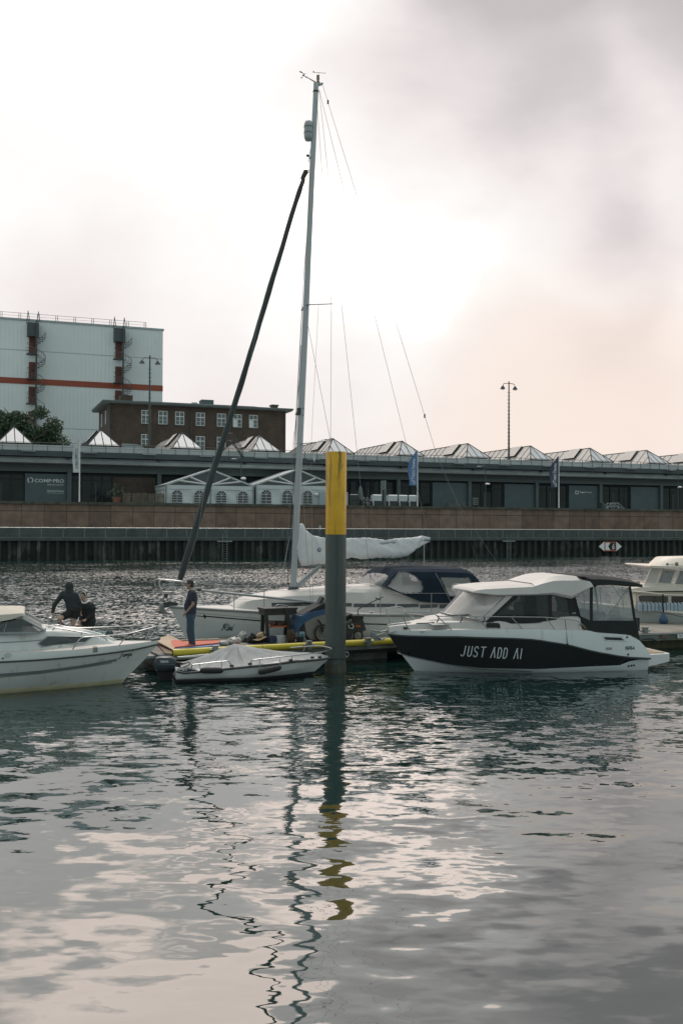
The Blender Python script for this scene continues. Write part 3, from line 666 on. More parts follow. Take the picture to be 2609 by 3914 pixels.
while u > UL: q = MB(); q.box(u - .05, u + .05, VC + .45, VC + .55, zt + .35, zt + 1.5); q.box(u - .4, u - .3, VC + .45, VC + .55, zt + .35, zt + 1.5); T.part('rail_post', q, m_galv); u -= 3.4
# ================================================================ figures
def evaluated(mb, voxel=None, smooth_it=4):
    me = mkmesh('tmp', mb, []); o = bpy.data.objects.new('tmp', me); col.objects.link(o)
    r_ = o.modifiers.new('r', 'REMESH'); r_.mode = 'VOXEL'; r_.voxel_size = voxel; r_.use_smooth_shade = True
    s_ = o.modifiers.new('s', 'SMOOTH'); s_.iterations = smooth_it; s_.factor = .5
    dg = bpy.context.evaluated_depsgraph_get(); m2 = bpy.data.meshes.new_from_object(o.evaluated_get(dg))
    bpy.data.objects.remove(o); bpy.data.meshes.remove(me); return m2
def place_mesh(name, me, mats, parent, base):
    for v in me.vertices: v.co -= base
    me.materials.clear()
    for q in (mats if isinstance(mats, (list, tuple)) else [mats]): me.materials.append(q)
    me.name = name; o = bpy.data.objects.new(name, me); col.objects.link(o); o.parent = parent; return o
def capsule(mb, pts, rs, n=10):
    mb.tube(pts, rs, n)
    for p, r_ in zip(pts, rs): mb.ball(tuple(p), r_ * .99, n, 6)
def torso(mb, rings, n=16):
    secs = []
    for c, side, w, d in rings:
        s_ = Vector(side).normalized(); f_ = Vector((-s_.y, s_.x, 0)).normalized(); c = Vector(c)
        secs.append([c + s_ * w * math.cos(2 * PI * k / n) + f_ * d * math.sin(2 * PI * k / n) for k in range(n)])
    mb.loft(secs, True, True, closed=True)
def hand(mb, wrist, dirv, side, curl=.5, s=1.0):
    d = Vector(dirv).normalized(); sd = Vector(side).normalized(); nrm_ = d.cross(sd).normalized()
    w = Vector(wrist); palm = w + d * .09 * s
    capsule(mb, [w, w + d * .045 * s, palm], [.024 * s, .03 * s, .028 * s], 8)
    for i, (off, ln) in enumerate(((-.028, .075), (-.010, .085), (.009, .08), (.027, .062))):
        a = palm + sd * off * s; b = a + (d * math.cos(curl * .5) + nrm_ * math.sin(curl * .5)) * ln * .45 * s; c = b + (d * math.cos(curl * 1.4) + nrm_ * math.sin(curl * 1.4)) * ln * .55 * s
        capsule(mb, [a, b, c], [.0105 * s, .0095 * s, .008 * s], 6)
    a = w + d * .03 * s - sd * .024 * s; b = a + (d * .6 - sd * .6 + nrm_ * .4).normalized() * .04 * s; c = b + (d * .9 - sd * .1 + nrm_ * .4).normalized() * .03 * s
    capsule(mb, [a, b, c], [.013 * s, .0115 * s, .0095 * s], 6)
m_skin = mat('skin', (.30, .19, .145), .55, .08, 8)
m_skin_pale = mat('pale_skin', (.36, .25, .20), .55, .08, 8)
def head(mb, c, f, up=(0, 0, 1)):
    f = Vector(f).normalized(); u_ = Vector(up).normalized(); f = (f - u_ * f.dot(u_)).normalized(); s_ = u_.cross(f); c = Vector(c)
    n0 = len(mb.V); mb.ball((0, 0, 0), (.074, .094, .112), 14, 10)
    mb.ball((0, .036, -.062), (.052, .05, .055), 12, 8)                       # jaw
    mb.ball((0, .094, -.012), (.013, .022, .024), 8, 6); mb.ball((0, .088, -.056), (.024, .012, .008), 8, 6)
    for q in (-1, 1): mb.ball((q * .076, -.005, -.012), (.012, .02, .03), 8, 6); mb.ball((q * .03, .08, .012), (.016, .010, .009), 8, 6)
    for i in range(n0, len(mb.V)):
        p = mb.V[i]; mb.V[i] = c + s_ * p.x + f * p.y + u_ * p.z
    return f, u_, s_
def person(label, frame, base, J, side, face, cfg, group=None):
    T_ = Thing('person', label, 'person', frame, base, group); bs = Vector(base); J = {k: Vector(v) + bs for k, v in J.items()}
    hip, chest, neck, hd = J['hip'], J['chest'], J['neck'], J['head']; k_ = cfg.get('build', 1.0)
    def tors(mb, e):
        wst = hip.lerp(chest, .5)
        torso(mb, [(hip - Vector((0, 0, .09)), side, .15 * k_ + e, .10 * k_ + e), (hip, side, .172 * k_ + e, .125 * k_ + e), (wst + J.get('belly', bs) - bs, side, .155 * k_ + e, cfg.get('bellyd', .115) * k_ + e), (chest, side, .185 * k_ + e, .125 * k_ + e),
                   (chest.lerp(neck, .5), side, .175 * k_ + e, .105 * k_ + e), (chest.lerp(neck, .8), side, .12 + e, .08 + e), (neck, side, .06 + e * .3, .06 + e * .3)])
    mb = MB(); tors(mb, 0); capsule(mb, [neck - (neck - chest) * .2, neck, hd - Vector((0, 0, .05))], [.062, .056, .056], 12)
    f, u_, s_ = head(mb, hd, face, cfg.get('up', (0, 0, 1)))
    for q in 'lr':
        capsule(mb, [J['sh' + q], J['el' + q], J['wr' + q]], [.052, .042, .027], 10)
        hand(mb, J['wr' + q], J['wr' + q] - J['el' + q] if 'hd' + q not in J else J['hd' + q] - J['wr' + q], cfg.get('hs', side), cfg.get('curl', .5))
        capsule(mb, [J['hp' + q], J['kn' + q], J['an' + q]], [.088, .058, .038], 12)
    place_mesh('body', evaluated(mb, .0065, 3), cfg['skin'], T_.e, bs)
    mb = MB(); tors(mb, .018)
    sl = cfg.get('sleeve', 1.0)
    for q in 'lr':
        a, b, c = J['sh' + q], J['el' + q], J['wr' + q]
        if sl >= 1: capsule(mb, [a, b, c.lerp(b, .06)], [.07, .058, .042], 10)
        else: mb.tube([a, a.lerp(b, sl)], [.07, .064], 12); mb.ball(tuple(a), .07, 10, 6)
        mb.tube([chest.lerp(neck, .35), a], [.10, .068], 10)
    place_mesh(cfg.get('topname', 'shirt'), evaluated(mb, .011, 4), cfg['top'], T_.e, bs)
    mb = MB(); lg = cfg.get('leg', 1.0)
    torso(mb, [(hip - Vector((0, 0, .14)), side, .165 * k_, .12 * k_), (hip - Vector((0, 0, .02)), side, .19 * k_, .142 * k_), (hip + Vector((0, 0, .07)), side, .182 * k_, .138 * k_)])
    for q in 'lr':
        a, b, c = J['hp' + q], J['kn' + q], J['an' + q]
        if lg >= 1: mb.tube([a, a.lerp(b, .5), b, b.lerp(c, .5), c], [.105, .095, .075, .066, .060], 12); mb.ball(tuple(b), .074, 10, 6)
        else: mb.tube([a, a.lerp(b, lg)], [.11, .098], 12)
        mb.ball(tuple(a), .10, 10, 6)
    place_mesh('trousers' if lg >= 1 else 'shorts', evaluated(mb, .011, 4), cfg['bottom'], T_.e, bs)
    for q in 'lr':
        an = J['an' + q]; t_ = Vector(cfg.get('toe', f)); t_.z = 0; t_.normalize(); mb = MB()
        mb.ball(tuple(an + t_ * .05 - Vector((0, 0, .03))), (.05 + .09 * abs(t_.x), .05 + .09 * abs(t_.y), .045), 12, 8); mb.ball(tuple(an - t_ * .02), (.048, .048, .06), 10, 6)
        mb2 = evaluated(mb, .012, 2); place_mesh('shoe', mb2, cfg.get('shoe', m_black), T_.e, bs)
    if 'hair' in cfg:
        mb = MB(); n0 = 0; mb.ball((0, -.014, .022), (.081, .098, .104), 16, 12)
        mb.ball((0, -.03, -.02), (.078, .082, .085), 14, 8)
        keep = MB(); keep.V = mb.V
        for fc in mb.F:
            cc = sum((mb.V[i] for i in fc), Vector()) / len(fc)
            if cc.y > .045 - cfg.get('fringe', 0) and cc.z < .052: continue
            if cc.y > .0 and cc.z < -.01: continue
            keep.f(*fc)
        for i, p in enumerate(keep.V): keep.V[i] = hd + s_ * p.x + f * p.y + u_ * p.z
        T_.part('hair', keep, cfg['hair'], smooth=80)
    return T_, f, u_, s_
m_black = mat('black_rubber', (.012, .013, .014), .7, .2, 4)

# ================================================================ things on the terrace
def far_thing(name, label, cat, u, v, z=WZ, group=None): return Thing(name, label, cat, FB, (u, v, z), group)
# marquees
m_tent = mat('marquee_pvc', (.56, .60, .60), .5, .06, .6, bump=.05, bscale=.9)
m_tentroof = mat('marquee_roof_pvc', (.42, .46, .46), .45, .08, .5)
m_clear = mat('dark_clear_foil', (.035, .045, .048), .15, .2, .8, spec=.6)
def tent(a, b, ridge, ridge_back, label):
    v0, v1 = 8.2, 15.8
    u0, ze = FB.hit(a, 1853, v0); u1 = FB.hit(b, 1860, v0)[0]; um = (u0 + u1) / 2
    zr = FB.hit(ridge, 1795, v0)[1]; T_ = far_thing('marquee', label, 'marquee', u0, v0, group='white party marquees side by side')
    zv = ze - .5
    mb = MB(); mb.poly([(u0 - .15, v0 - .1, ze), (um, v0 - .1, zr), (um, v1 + .1, zr), (u0 - .15, v1 + .1, ze)]); mb.poly([(um, v0 - .1, zr), (u1 + .15, v0 - .1, ze), (u1 + .15, v1 + .1, ze), (um, v1 + .1, zr)])
    mb.solidify((0, 0, .07)); T_.part('roof', mb, m_tentroof)
    mb = MB(); mb.box(u0, u1, v0, v0 + .06, zv, ze); mb.box(u0, u0 + .06, v0 + .061, v1, zv, ze); mb.box(u1 - .06, u1, v0 + .061, v1, zv, ze); T_.part('valance', mb, m_tent)
    mb = MB(); mb.prism([(u0 + .3, ze + .02), (u1 - .3, ze + .02), (um, zr - .12)], v0 + .1, v0 + .14); T_.part('gable', mb, m_clear)
    mb = MB()
    for p, q in (((u0, ze), (um, zr)), ((um, zr), (u1, ze)), ((um, ze), (um, zr)), ((um - .1, ze + .05), (u0 + (um - u0) * .55, ze + (zr - ze) * .5)), ((um + .1, ze + .05), (u1 - (u1 - um) * .55, ze + (zr - ze) * .5)), ((um, ze + .1), (u0 + (um - u0) * .28, ze + (zr - ze) * .28)), ((um, ze + .1), (u1 - (u1 - um) * .28, ze + (zr - ze) * .28))):
        mb.tube([(p[0], v0, p[1]), (q[0], v0, q[1])], .11, 4)
    T_.part('truss', mb, m_white)
    # front sheet with vertical folds
    for s0, s1, side in ((u0, u1, 'f'), (v0, v1, 'l')):
        mb = MB()
        if side == 'f':
            mb.grid(lambda i, j: (s0 + (s1 - s0) * i, v0 + .08 + .04 * math.sin(i * 55) * (1 - .6 * j) + .05 * math.sin(i * 21 + j * 5), WZ + (zv - WZ) * j), 60, 8)
        else: mb.grid(lambda i, j: (u0 + .08 + .03 * math.sin(i * 40), s0 + .1 + (s1 - s0 - .1) * i, WZ + (zv - WZ) * j), 30, 4)
        T_.part('side_sheet', mb, m_tent, smooth=60)
    for k in range(4):
        uc = u0 + (u1 - u0) * (k + .5) / 4; w = .68; h0 = WZ + .2; h1 = zv - .72
        out_ = [(uc - w, h0), (uc + w, h0)] + [(uc + w * math.cos(a * PI / 8), h1 + .62 * math.sin(a * PI / 8)) for a in range(9)]
        mb = MB(); mb.prism(out_, v0 - .06, v0 - .03); wn = T_.part('window', mb, m_clear)
        mb = MB(); mb.tube([(p, v0 - .07, q) for p, q in out_], .035, 4, closed=True); mb.box(uc - .02, uc + .02, v0 - .1, v0 - .065, h0, h1 + .6)
        for z in (h0 + (h1 - h0) * .33, h0 + (h1 - h0) * .67, h1): mb.box(uc - w, uc + w, v0 - .1, v0 - .067, z - .02, z + .02)
        for a in (.25, .75): mb.tube([(uc, v0 - .085, h1), (uc + w * math.cos(a * PI), v0 - .085, h1 + .62 * math.sin(a * PI))], .02, 4)
        T_.part('glazing_bar', mb, m_white, wn)
    for u in (u0 + .02, u1 - .02, um): mb = MB(); mb.box(u - .06, u + .06, v0 - .15, v0 - .02, WZ, ze); T_.part('pole', mb, m_galv)
tent(634, 969, 808, 750, 'white party marquee beside the wooden pallet fence on the terrace')
tent(977, 1290, 1133, 1071, 'white party marquee partly behind the yellow topped pile')
# lamp masts
def mast(sx, ytop, ybase, v, label):
    u, z0 = FB.hit(sx, ybase, v); z1 = FB.hit(sx, ytop, v)[1]; T_ = Thing('lamp_mast', label, 'lamp mast', FB, (u, v, z0), 'tall lamp masts over the warehouse roof')
    mb = MB(); mb.tube([(u, v, z0 - .5), (u, v, z1)], [.16, .09], 8); T_.part('pole', mb, m_dark)
    mb = MB(); z = z0 + .8; s_ = 1
    while z < z1 - 1.5: mb.tube([(u - .28, v, z), (u + .28, v, z)], .025, 4); z += .55
    T_.part('climbing_rung', mb, m_dark)
    mb = MB(); mb.tube(smooth_pts([(u - 1.0, v, z1 - .62), (u - .85, v, z1 - .25), (u, v, z1 - .18), (u + .85, v, z1 - .25), (u + 1.0, v, z1 - .62)], 4), .05, 6); mb.cyl((u, v, z1 - .3), (u, v, z1 + .15), .1, 6); T_.part('bracket_arm', mb, m_dark)
    for q in (-1, 1):
        mb = MB(); mb.lathe([(.08, .45), (.2, .3), (.36, .05), (.38, -.05)], (u + q * 1.05, v, z1 - 1.0), 12); T_.part('lamp_head', mb, m_dark, smooth=40)
        mb = MB(); mb.lathe([(.3, 0), (.2, -.1), (.02, -.14)], (u + q * 1.05, v, z1 - 1.06), 10); T_.part('lens', mb, m_white, smooth=60)
mast(571, 1362, 1700, VF + 2, 'tall dark twin headed lamp mast in front of the brick building')
mast(1943, 1461, 1758, VF - 1, 'tall twin headed lamp mast standing alone against the sky at right')
def street_lamp(sx, ytop, label, yb=1930):
    v = 10.5; u = FB.hit(sx, 1900, v)[0]; z1 = FB.hit(sx, ytop, v)[1]; T_ = far_thing('street_lamp', label, 'street lamp', u, v, group='slim lamp posts along the terrace')
    mb = MB(); mb.tube([(u, v, WZ), (u, v, z1)], [.09, .05], 8); T_.part('pole', mb, m_dark)
    mb = MB(); mb.tube([(u - .9, v, z1 - .35), (u, v, z1 - .1), (u, v, z1 - .1)], .05, 6); T_.part('arm', mb, m_dark)
    mb = MB(); mb.ball((u - .95, v, z1 - .35), (.42, .2, .1), 10, 6); T_.part('lamp_head', mb, m_galv, smooth=60)
    zm = WZ + (z1 - WZ) * .55; mb = MB(); mb.lathe([(.1, .16), (.34, .08), (.38, -.02), (.3, -.1)], (u + .3, v, zm), 12); T_.part('lower_lamp_head', mb, m_white, smooth=40)
street_lamp(921, 1745, 'slim lamp post in front of the first marquee'); street_lamp(1854, 1775, 'slim lamp post with pale shade left of the grey door panel'); street_lamp(2590, 1790, 'slim lamp post at the right edge of the photo')
# banners on poles
def banner(sx, ytop, ybase, x0, y0, y1, colr, label, txt, tcol, logo=False, ts=1.0):
    v = 7.6; u, zt_ = FB.hit(sx, ytop, v); T_ = far_thing('flag_pole', label, 'flag', u, v, group='banners on white poles along the terrace')
    mb = MB(); mb.tube([(u, v, WZ), (u, v, zt_)], [.09, .05], 8); T_.part('pole', mb, m_white)
    ul = FB.hit(x0, 1800, v)[0]; za = FB.hit(sx, y0, v)[1]; zb = FB.hit(sx, y1, v)[1]; w = u - ul; H_ = za - zb
    def surf(i, j):   # i 0 at pole..1 outer edge, j 0 top..1 bottom
        ww = w * (min(1, .12 + j * 3.2) if j < .28 else 1)
        return Vector((u - .07 - ww * i * (1 - .05 * math.sin(j * 9)), v + .12 * math.sin(i * 4 + j * 8) * i, za - H_ * (j + .05 * i * math.sin(j * 3)) ))
    mb = MB(); mb.grid(lambda i, j: surf(i, j), 8, 30); fl_ = T_.part('flag', mb.solidify((0, .02, 0)), colr, smooth=60)
    t_ = text_mb(txt, 1, 'LEFT', bold=.02); wd = max(p.x for p in t_.V); hh = .72
    q = MB(); s_ = H_ * .62 * ts / wd; q.F = t_.F; q.mi = t_.mi
    for p in t_.V:
        along = p.x * s_ / H_; ac = (p.z / hh) * .42 * ts
        if logo == 'up': i, j = .28 + ac, .90 - (1 - .68) * .25 - along        # reads upwards, mirrored lettering seen through the cloth
        else: i, j = .62 - ac, .26 + along
        P_ = surf(max(0, min(1, i)), max(0, min(1, j))); q.V.append(P_ - Vector((0, .012, 0)))
    T_.part('lettering', q, tcol, fl_)
    if logo:
        q = MB(); cc = surf(.5, .91)
        q = plain_ring(cc.x, cc.z, w * .17, w * .25, cc.y - .012, 16); q.poly([(cc.x - w * .1, cc.y - .012, cc.z - .05), (cc.x + w * .1, cc.y - .012, cc.z - .05), (cc.x + w * .1, cc.y - .012, cc.z + .05), (cc.x - w * .1, cc.y - .012, cc.z + .05)])
        T_.part('emblem', q, tcol, fl_)
m_flagw = mat('white_flag_cloth', (.55, .56, .56), .7, .1, 1.5); m_flagb = mat('blue_flag_cloth', (.10, .19, .38), .7, .1, 1.5); m_flagd = mat('navy_flag_cloth', (.055, .06, .11), .7, .1, 1.5)
m_gl = mat('grey_lettering', (.10, .11, .13), .6, .05, 1)
banner(306, 1677, 1919, 281, 1679, 1806, m_flagw, 'white banner with grey letters in front of the left glass doors', 'COMP·PRO', m_gl)
banner(1595, 1720, 1937, 1563, 1722, 1855, m_flagb, 'light blue banner on a white pole beside the beach chairs', 'TeamViewer', m_letter, 'up', 1.0)
banner(2134, 1740, 1943, 2103, 1744, 1863, m_flagd, 'dark navy banner with white letters near the right doors', 'TeamViewer', m_letter, 'up', 1.0)
# beach chairs
m_wick = mat('white_wicker', (.55, .60, .60), .7, .08, 3); m_ch = mat('chair_inner', (.05, .06, .06), .8, .2, 3)
def beach_chair(a, b, label, dark=False):
    v = 9.0; u0 = FB.hit(a, 1910, v)[0]; u1 = FB.hit(b, 1910, v)[0]; w = u1 - u0; T_ = far_thing('beach_chair', label, 'beach chair', u0, v, group='hooded beach chairs on the terrace')
    z = WZ; H_ = 1.62
    mb = MB(); mb.loft([[(u0 + .1, v + y, z + .75 + h) for y, h in ((0, 0), (-.1, .75), (.15, .87), (.9, .8), (1.0, 0))], [(u1 - .12, v + y, z + .75 + h) for y, h in ((0, 0), (-.1, .75), (.15, .87), (.9, .8), (1.0, 0))]], True, True)
    T_.part('hood', mb, m_wick if not dark else m_dark)
    mb = MB(); mb.box(u0 + .05, u1 - .1, v - .1, v + .9, z + .08, z + .7); T_.part('seat_base', mb, m_ch)
    for uu in (u0, u1 - .1): mb = MB(); mb.loft([[(uu, v + y, z + h) for y, h in ((-.25, 0), (-.25, .55), (-.05, .75), (-.1, 1.5))], [(uu + .1, v + y, z + h) for y, h in ((-.25, 0), (-.25, .55), (-.05, .75), (-.1, 1.5))]]); mb.solidify((0, .12, 0)); T_.part('side_panel', mb, m_wick if (uu == u0 and not dark) else m_ch)
for i, (a, b, l) in enumerate(((1423, 1461, 'white hooded beach chair standing alone left of the other three'), (1483, 1521, 'leftmost of three white beach chairs in a tight row'), (1523, 1559, 'middle one of three white beach chairs in a tight row'), (1561, 1593, 'white beach chair closest to the light blue banner'))): beach_chair(a, b, l)
beach_chair(1336, 1370, 'dark hooded beach chair just right of the yellow topped pile', True)
# service cabinet beside the marquee, closed parasol, truss, furniture
v = 7.8; ua, z1 = FB.hit(1219, 1879, v); ub = FB.hit(1329, 1880, v)[0]
T_ = far_thing('site_container', 'pale blue grey container half hidden behind the yellow pile', 'container', ua, v)
mb = MB(); mb.box(ua, ub, v, v + 2.2, WZ, z1); T_.part('body', mb, mat('pale_container', (.36, .43, .46), .5, .06, .8))
mb = MB(); mb.box(ua + .1, ua + .9, v - .03, v - .004, WZ + .1, z1 - .15); T_.part('door', mb, mat('container_door', (.31, .38, .41), .5, .06, .8))
ub_, zt_ = FB.hit(1208, 1890, v); mb = MB(); mb.ball((ub_, v, zt_), (.35, .3, .22), 10, 6); T_.part('flood_lamp', mb, m_white, smooth=60); mb = MB(); mb.cyl((ub_ + .2, v, zt_), (ua + .02, v + .1, zt_), .06, 6); T_.part('lamp_bracket', mb, m_dark)
v = 10; u = FB.hit(1377, 1900, v)[0]; z1 = FB.hit(1377, 1858, v)[1]
T_ = far_thing('parasol', 'closed grey parasol tied up beside the dark beach chair', 'parasol', u, v)
mb = MB(); mb.lathe([(.08, 2.75), (.22, 2.5), (.34, 1.6), (.5, .9), (.3, .7)], (u, v, WZ), 10); T_.part('canopy', mb, mat('grey_canvas', (.10, .13, .13), .8, .2, 2), smooth=50)
mb = MB(); mb.cyl((u, v, WZ), (u, v, WZ + 2.9), .05, 6); T_.part('pole', mb, m_dark); mb = MB(); mb.cyl((u, v, WZ), (u, v, WZ + .12), .35, 12); T_.part('base', mb, m_dark)
v = 15; ua, z0 = FB.hit(1460, 1872, v); ub, z1 = FB.hit(1473, 1838, v)
mb = MB()
for uu in (ua, ub):
    for vv in (v, v + .4): mb.tube([(uu, vv, WZ), (uu, vv, z1)], .04, 4)
zz = z0; k = 0
while zz < z1 - .3: mb.tube([(ua if k % 2 else ub, v, zz), (ub if k % 2 else ua, v, zz + .45)], .04, 4); mb.tube([(ub if k % 2 else ua, v, zz), (ua if k % 2 else ub, v, zz + .45)], .04, 4); zz += .45; k += 1
single('truss_tower', 'pale lattice truss tower standing in the dark doorway above the chairs', 'truss', FB, (ua, v, WZ), mb, mat('pale_truss', (.40, .44, .44), .5, .05, 2))
v = 11; ua, z1 = FB.hit(1402, 1900, v); ub, z0 = FB.hit(1417, 1933, v)
def ramp_rail(pts, v, label, dd=1.1):
    mb = MB()
    for vv in (v, v + dd):
        mb.tube([(p[0], vv, p[1]) for p in pts], .04, 4); mb.tube([(p[0], vv, WZ + (p[1] - WZ) * .55) for p in pts], .03, 4)
        for p in pts: mb.tube([(p[0], vv, WZ), (p[0], vv, p[1])], .04, 4)
    single('stair_railing', label, 'railing', FB, (pts[0][0], v, WZ), mb, mat('pale_truss', (0, 0, 0)))
ramp_rail([(ua, z1), (ub + .3, WZ + .15)], v, 'short slanting pale stair railing left of the white beach chairs')
v = 12; P_ = [FB.hit(x, y, v) for x, y in ((2314, 1942), (2336, 1923), (2361, 1923), (2383, 1942))]
ramp_rail([(p[0], max(p[1], WZ + .1)) for p in P_], v, 'pale step railing in front of the doors right of the white sign')
v = 12; ua, z1 = FB.hit(1705, 1918, v); ub = FB.hit(1790, 1918, v)[0]
mb = MB(); random.seed(3)
mb.grid(lambda i, j: (ua + (ub - ua) * i, v + 1.2 * j, WZ + max(0, math.sin(PI * j)) ** .4 * min(1, 8 * i, 8 * (1 - i)) * (.75 + .16 * math.sin(i * 17) + .1 * math.sin(i * 41 + j * 9))), 26, 6)
single('covered_furniture', 'heap of garden furniture under a black cover before the grey door', 'furniture', FB, (ua, v, WZ), mb, m_ch, smooth=60)
v = 11; ua, z1 = FB.hit(1806, 1890, v); ub = FB.hit(1827, 1890, v)[0]
T_ = far_thing('trolley', 'stack of pale trays on a trolley beside the dark glass doors', 'trolley', ua, v)
mb = MB(); [mb.box(ua, ub, v, v + .6, WZ + .5 + .27 * k, WZ + .62 + .27 * k) for k in range(4)]; T_.part('tray', mb, m_galv)
mb = MB(); [mb.tube([(a, b, WZ), (a, b, WZ + 1.6)], .03, 4) for a in (ua, ub) for b in (v, v + .6)]; T_.part('frame', mb, m_dark)
v = 13; ua, z1 = FB.hit(2293, 1921, v)
mb = MB(); mb.lathe([(.3, 0), (.34, 1.0), (.36, 1.02), (.3, 1.12), (.05, 1.15)], (ua + .3, v, WZ), 10); single('litter_bin', 'dark round litter bin left of the pale step railing', 'bin', FB, (ua, v, WZ), mb, m_dark, smooth=40)
# planter and pallet fence
v = 8.2; ua, z0 = FB.hit(438, 1922, v); ub, z1 = FB.hit(458, 1909, v); uc_ = (ua + ub) / 2
T_ = far_thing('planter', 'leafy dark green shrub in a round terracotta pot beside the pallet fence', 'planter', uc_, v)
mb = MB(); mb.lathe([(.36, 0), (.5, .62), (.54, .64), (.54, .72), (.46, .72)], (uc_, v + .5, WZ), 16); T_.part('pot', mb, mat('terracotta', (.24, .11, .065), .8, .15, 2), smooth=40)
def leaves(c, r, n, size, seed, hollow=.35):
    rnd = random.Random(seed); mb = MB()
    cl = [(Vector((rnd.gauss(0, .5), rnd.gauss(0, .5), rnd.gauss(0, .5))), rnd.uniform(.25, .5)) for _ in range(14)]
    for _ in range(n):
        cc, rr = rnd.choice(cl); d = Vector((rnd.gauss(0, 1), rnd.gauss(0, 1), rnd.gauss(0, 1))).normalized() * rr * rnd.uniform(hollow, 1.05) + cc
        p = Vector(c) + Vector((d.x * r[0], d.y * r[1], d.z * r[2])); a = Vector((rnd.uniform(-1, 1), rnd.uniform(-1, 1), rnd.uniform(-1, .6))).normalized() * size * rnd.uniform(.6, 1.3); b = a.cross(Vector((rnd.uniform(-1, 1), rnd.uniform(-1, 1), rnd.uniform(-1, 1)))).normalized() * size * .45
        mb.poly([p - a * .5, p + b * .5, p + a * .5, p - b * .5])
    return mb
m_leaf = mat('leaf_green', (.052, .09, .05), .6, .45, 1.2, trans=None); m_bark = mat('grey_bark', (.10, .09, .08), .9, .3, 3)
T_.part('shrub', leaves((uc_, v + .5, WZ + 1.25), (.8, .7, .7), 900, .16, 5), m_leaf, recalc=False)
v = 7.9; ua, z1 = FB.hit(471, 1884, v); ub = FB.hit(626, 1884, v)[0]
T_ = far_thing('pallet_fence', 'weathered brown wooden pallet fence left of the marquees', 'fence', ua, v)
m_wood = mat('weathered_wood', (.13, .11, .085), .9, .35, 2.5, stretch=(1, 1, .3)); mb = MB(); random.seed(11); u = ua
while u < ub:
    w = random.uniform(.1, .16)
    if random.random() < .12: u += w; continue
    mb.box(u, u + w, v, v + .03, WZ + .05, z1 + random.uniform(-.06, .08)); u += w + random.uniform(.03, .08)
T_.part('slat', mb, m_wood); mb = MB()
for z in (WZ + .15, WZ + .85, z1 - .15): mb.box(ua, ub, v + .035, v + .08, z - .05, z + .05)
T_.part('rail', mb, m_wood)
# tree behind the warehouse
v = 36; uc_, z1 = FB.hit(70, 1578, v); zb = WZ
T_ = far_thing('birch_tree', 'dark green birch tree rising behind the warehouse roof at left', 'tree', uc_, v)
mb = MB(); mb.tube(smooth_pts([(uc_, v, WZ), (uc_ + .3, v, WZ + 5), (uc_ - .2, v, z1 - 5), (uc_, v, z1 - 1)], 4), [.35] * 4 + [.25] * 4 + [.16] * 4 + [.06], 8)
for k, (dx, dz, h) in enumerate(((4, 4, 7), (-3.5, 4, 8), (2.6, 3.4, 10), (-2, 3, 11), (5.2, 3, 9))): mb.tube([(uc_, v, WZ + h), (uc_ + dx * .6, v + (k % 3 - 1), WZ + h + dz * .7), (uc_ + dx, v + (k % 3 - 1) * 2, WZ + h + dz)], [.16, .1, .04], 6)
T_.part('trunk', mb, m_bark)
mb = MB()
lf = [((0, 0, -2.9), (3.6, 2.6, 2.6)), ((4.7, 0, -4.6), (3.2, 2.6, 2.8)), ((-3.3, 1, -4.2), (2.9, 2.4, 2.2)), ((1.5, 0, -5.5), (4.2, 2.8, 3.2)), ((-1.0, 0, -1.9), (1.6, 1.5, 1.6)), ((-5.5, 0, -5.6), (2.6, 2, 2))]
for k, (d, r_) in enumerate(lf): merge(mb, leaves((uc_ + d[0], v + d[1], z1 + d[2]), r_, 6500, .46, 20 + k))
T_.part('crown', mb, m_leaf, recalc=False)
# navigation sign
v = -.45; P_ = {k: FB.hit(x, y, v) for k, (x, y) in dict(l=(2287, 2089), lt=(2308, 2070), rt=(2353, 2070), r=(2374, 2089), rb=(2353, 2107), lb=(2308, 2107)).items()}
T_ = Thing('navigation_sign', 'white hexagonal waterway sign with a red square and black 6 on the far piling', 'sign', FB, (P_['l'][0], v, P_['l'][1]))
order = ['l', 'lt', 'rt', 'r', 'rb', 'lb']; mb = MB(); mb.prism([P_[k] for k in order], v, v + .06); T_.part('board', mb, m_white)
x0, x1, z0, z1 = P_['lt'][0], P_['rt'][0], P_['lb'][1], P_['lt'][1]; t_ = .14
mb = MB(); 
for a, b, c, d in ((x0, x1, z1 - t_, z1), (x0, x1, z0, z0 + t_), (x0, x0 + t_, z0 + t_, z1 - t_), (x1 - t_, x1, z0 + t_, z1 - t_)): mb.box(a, b, v - .02, v - .004, c, d)
T_.part('border', mb, mat('sign_red', (.32, .05, .02), .5, .05, 1))
xm = (x0 + x1) / 2; zm = (z0 + z1) / 2; mb = MB(); mb.prism([(x0 + .62, zm), (x0 + .95, z1 - t_ - .02), (x1 - t_ - .02, z1 - t_ - .02), (x1 - t_ - .02, z0 + t_ + .02), (x0 + .95, z0 + t_ + .02)], v - .018, v - .004); T_.part('arrow', mb, m_black)
q = text_mb('6', 1.15, 'CENTER', shear=.15, xs=.75, bold=.01); move(q, (x1 - .52, v - .025, zm - .40)); T_.part('numeral', q, m_white)
mb = MB(); mb.box(xm - .5, xm - .4, v + .07, -.02, z0, z1); mb.box(xm + .4, xm + .5, v + .07, -.02, z0, z1); T_.part('bracket', mb, m_galv)
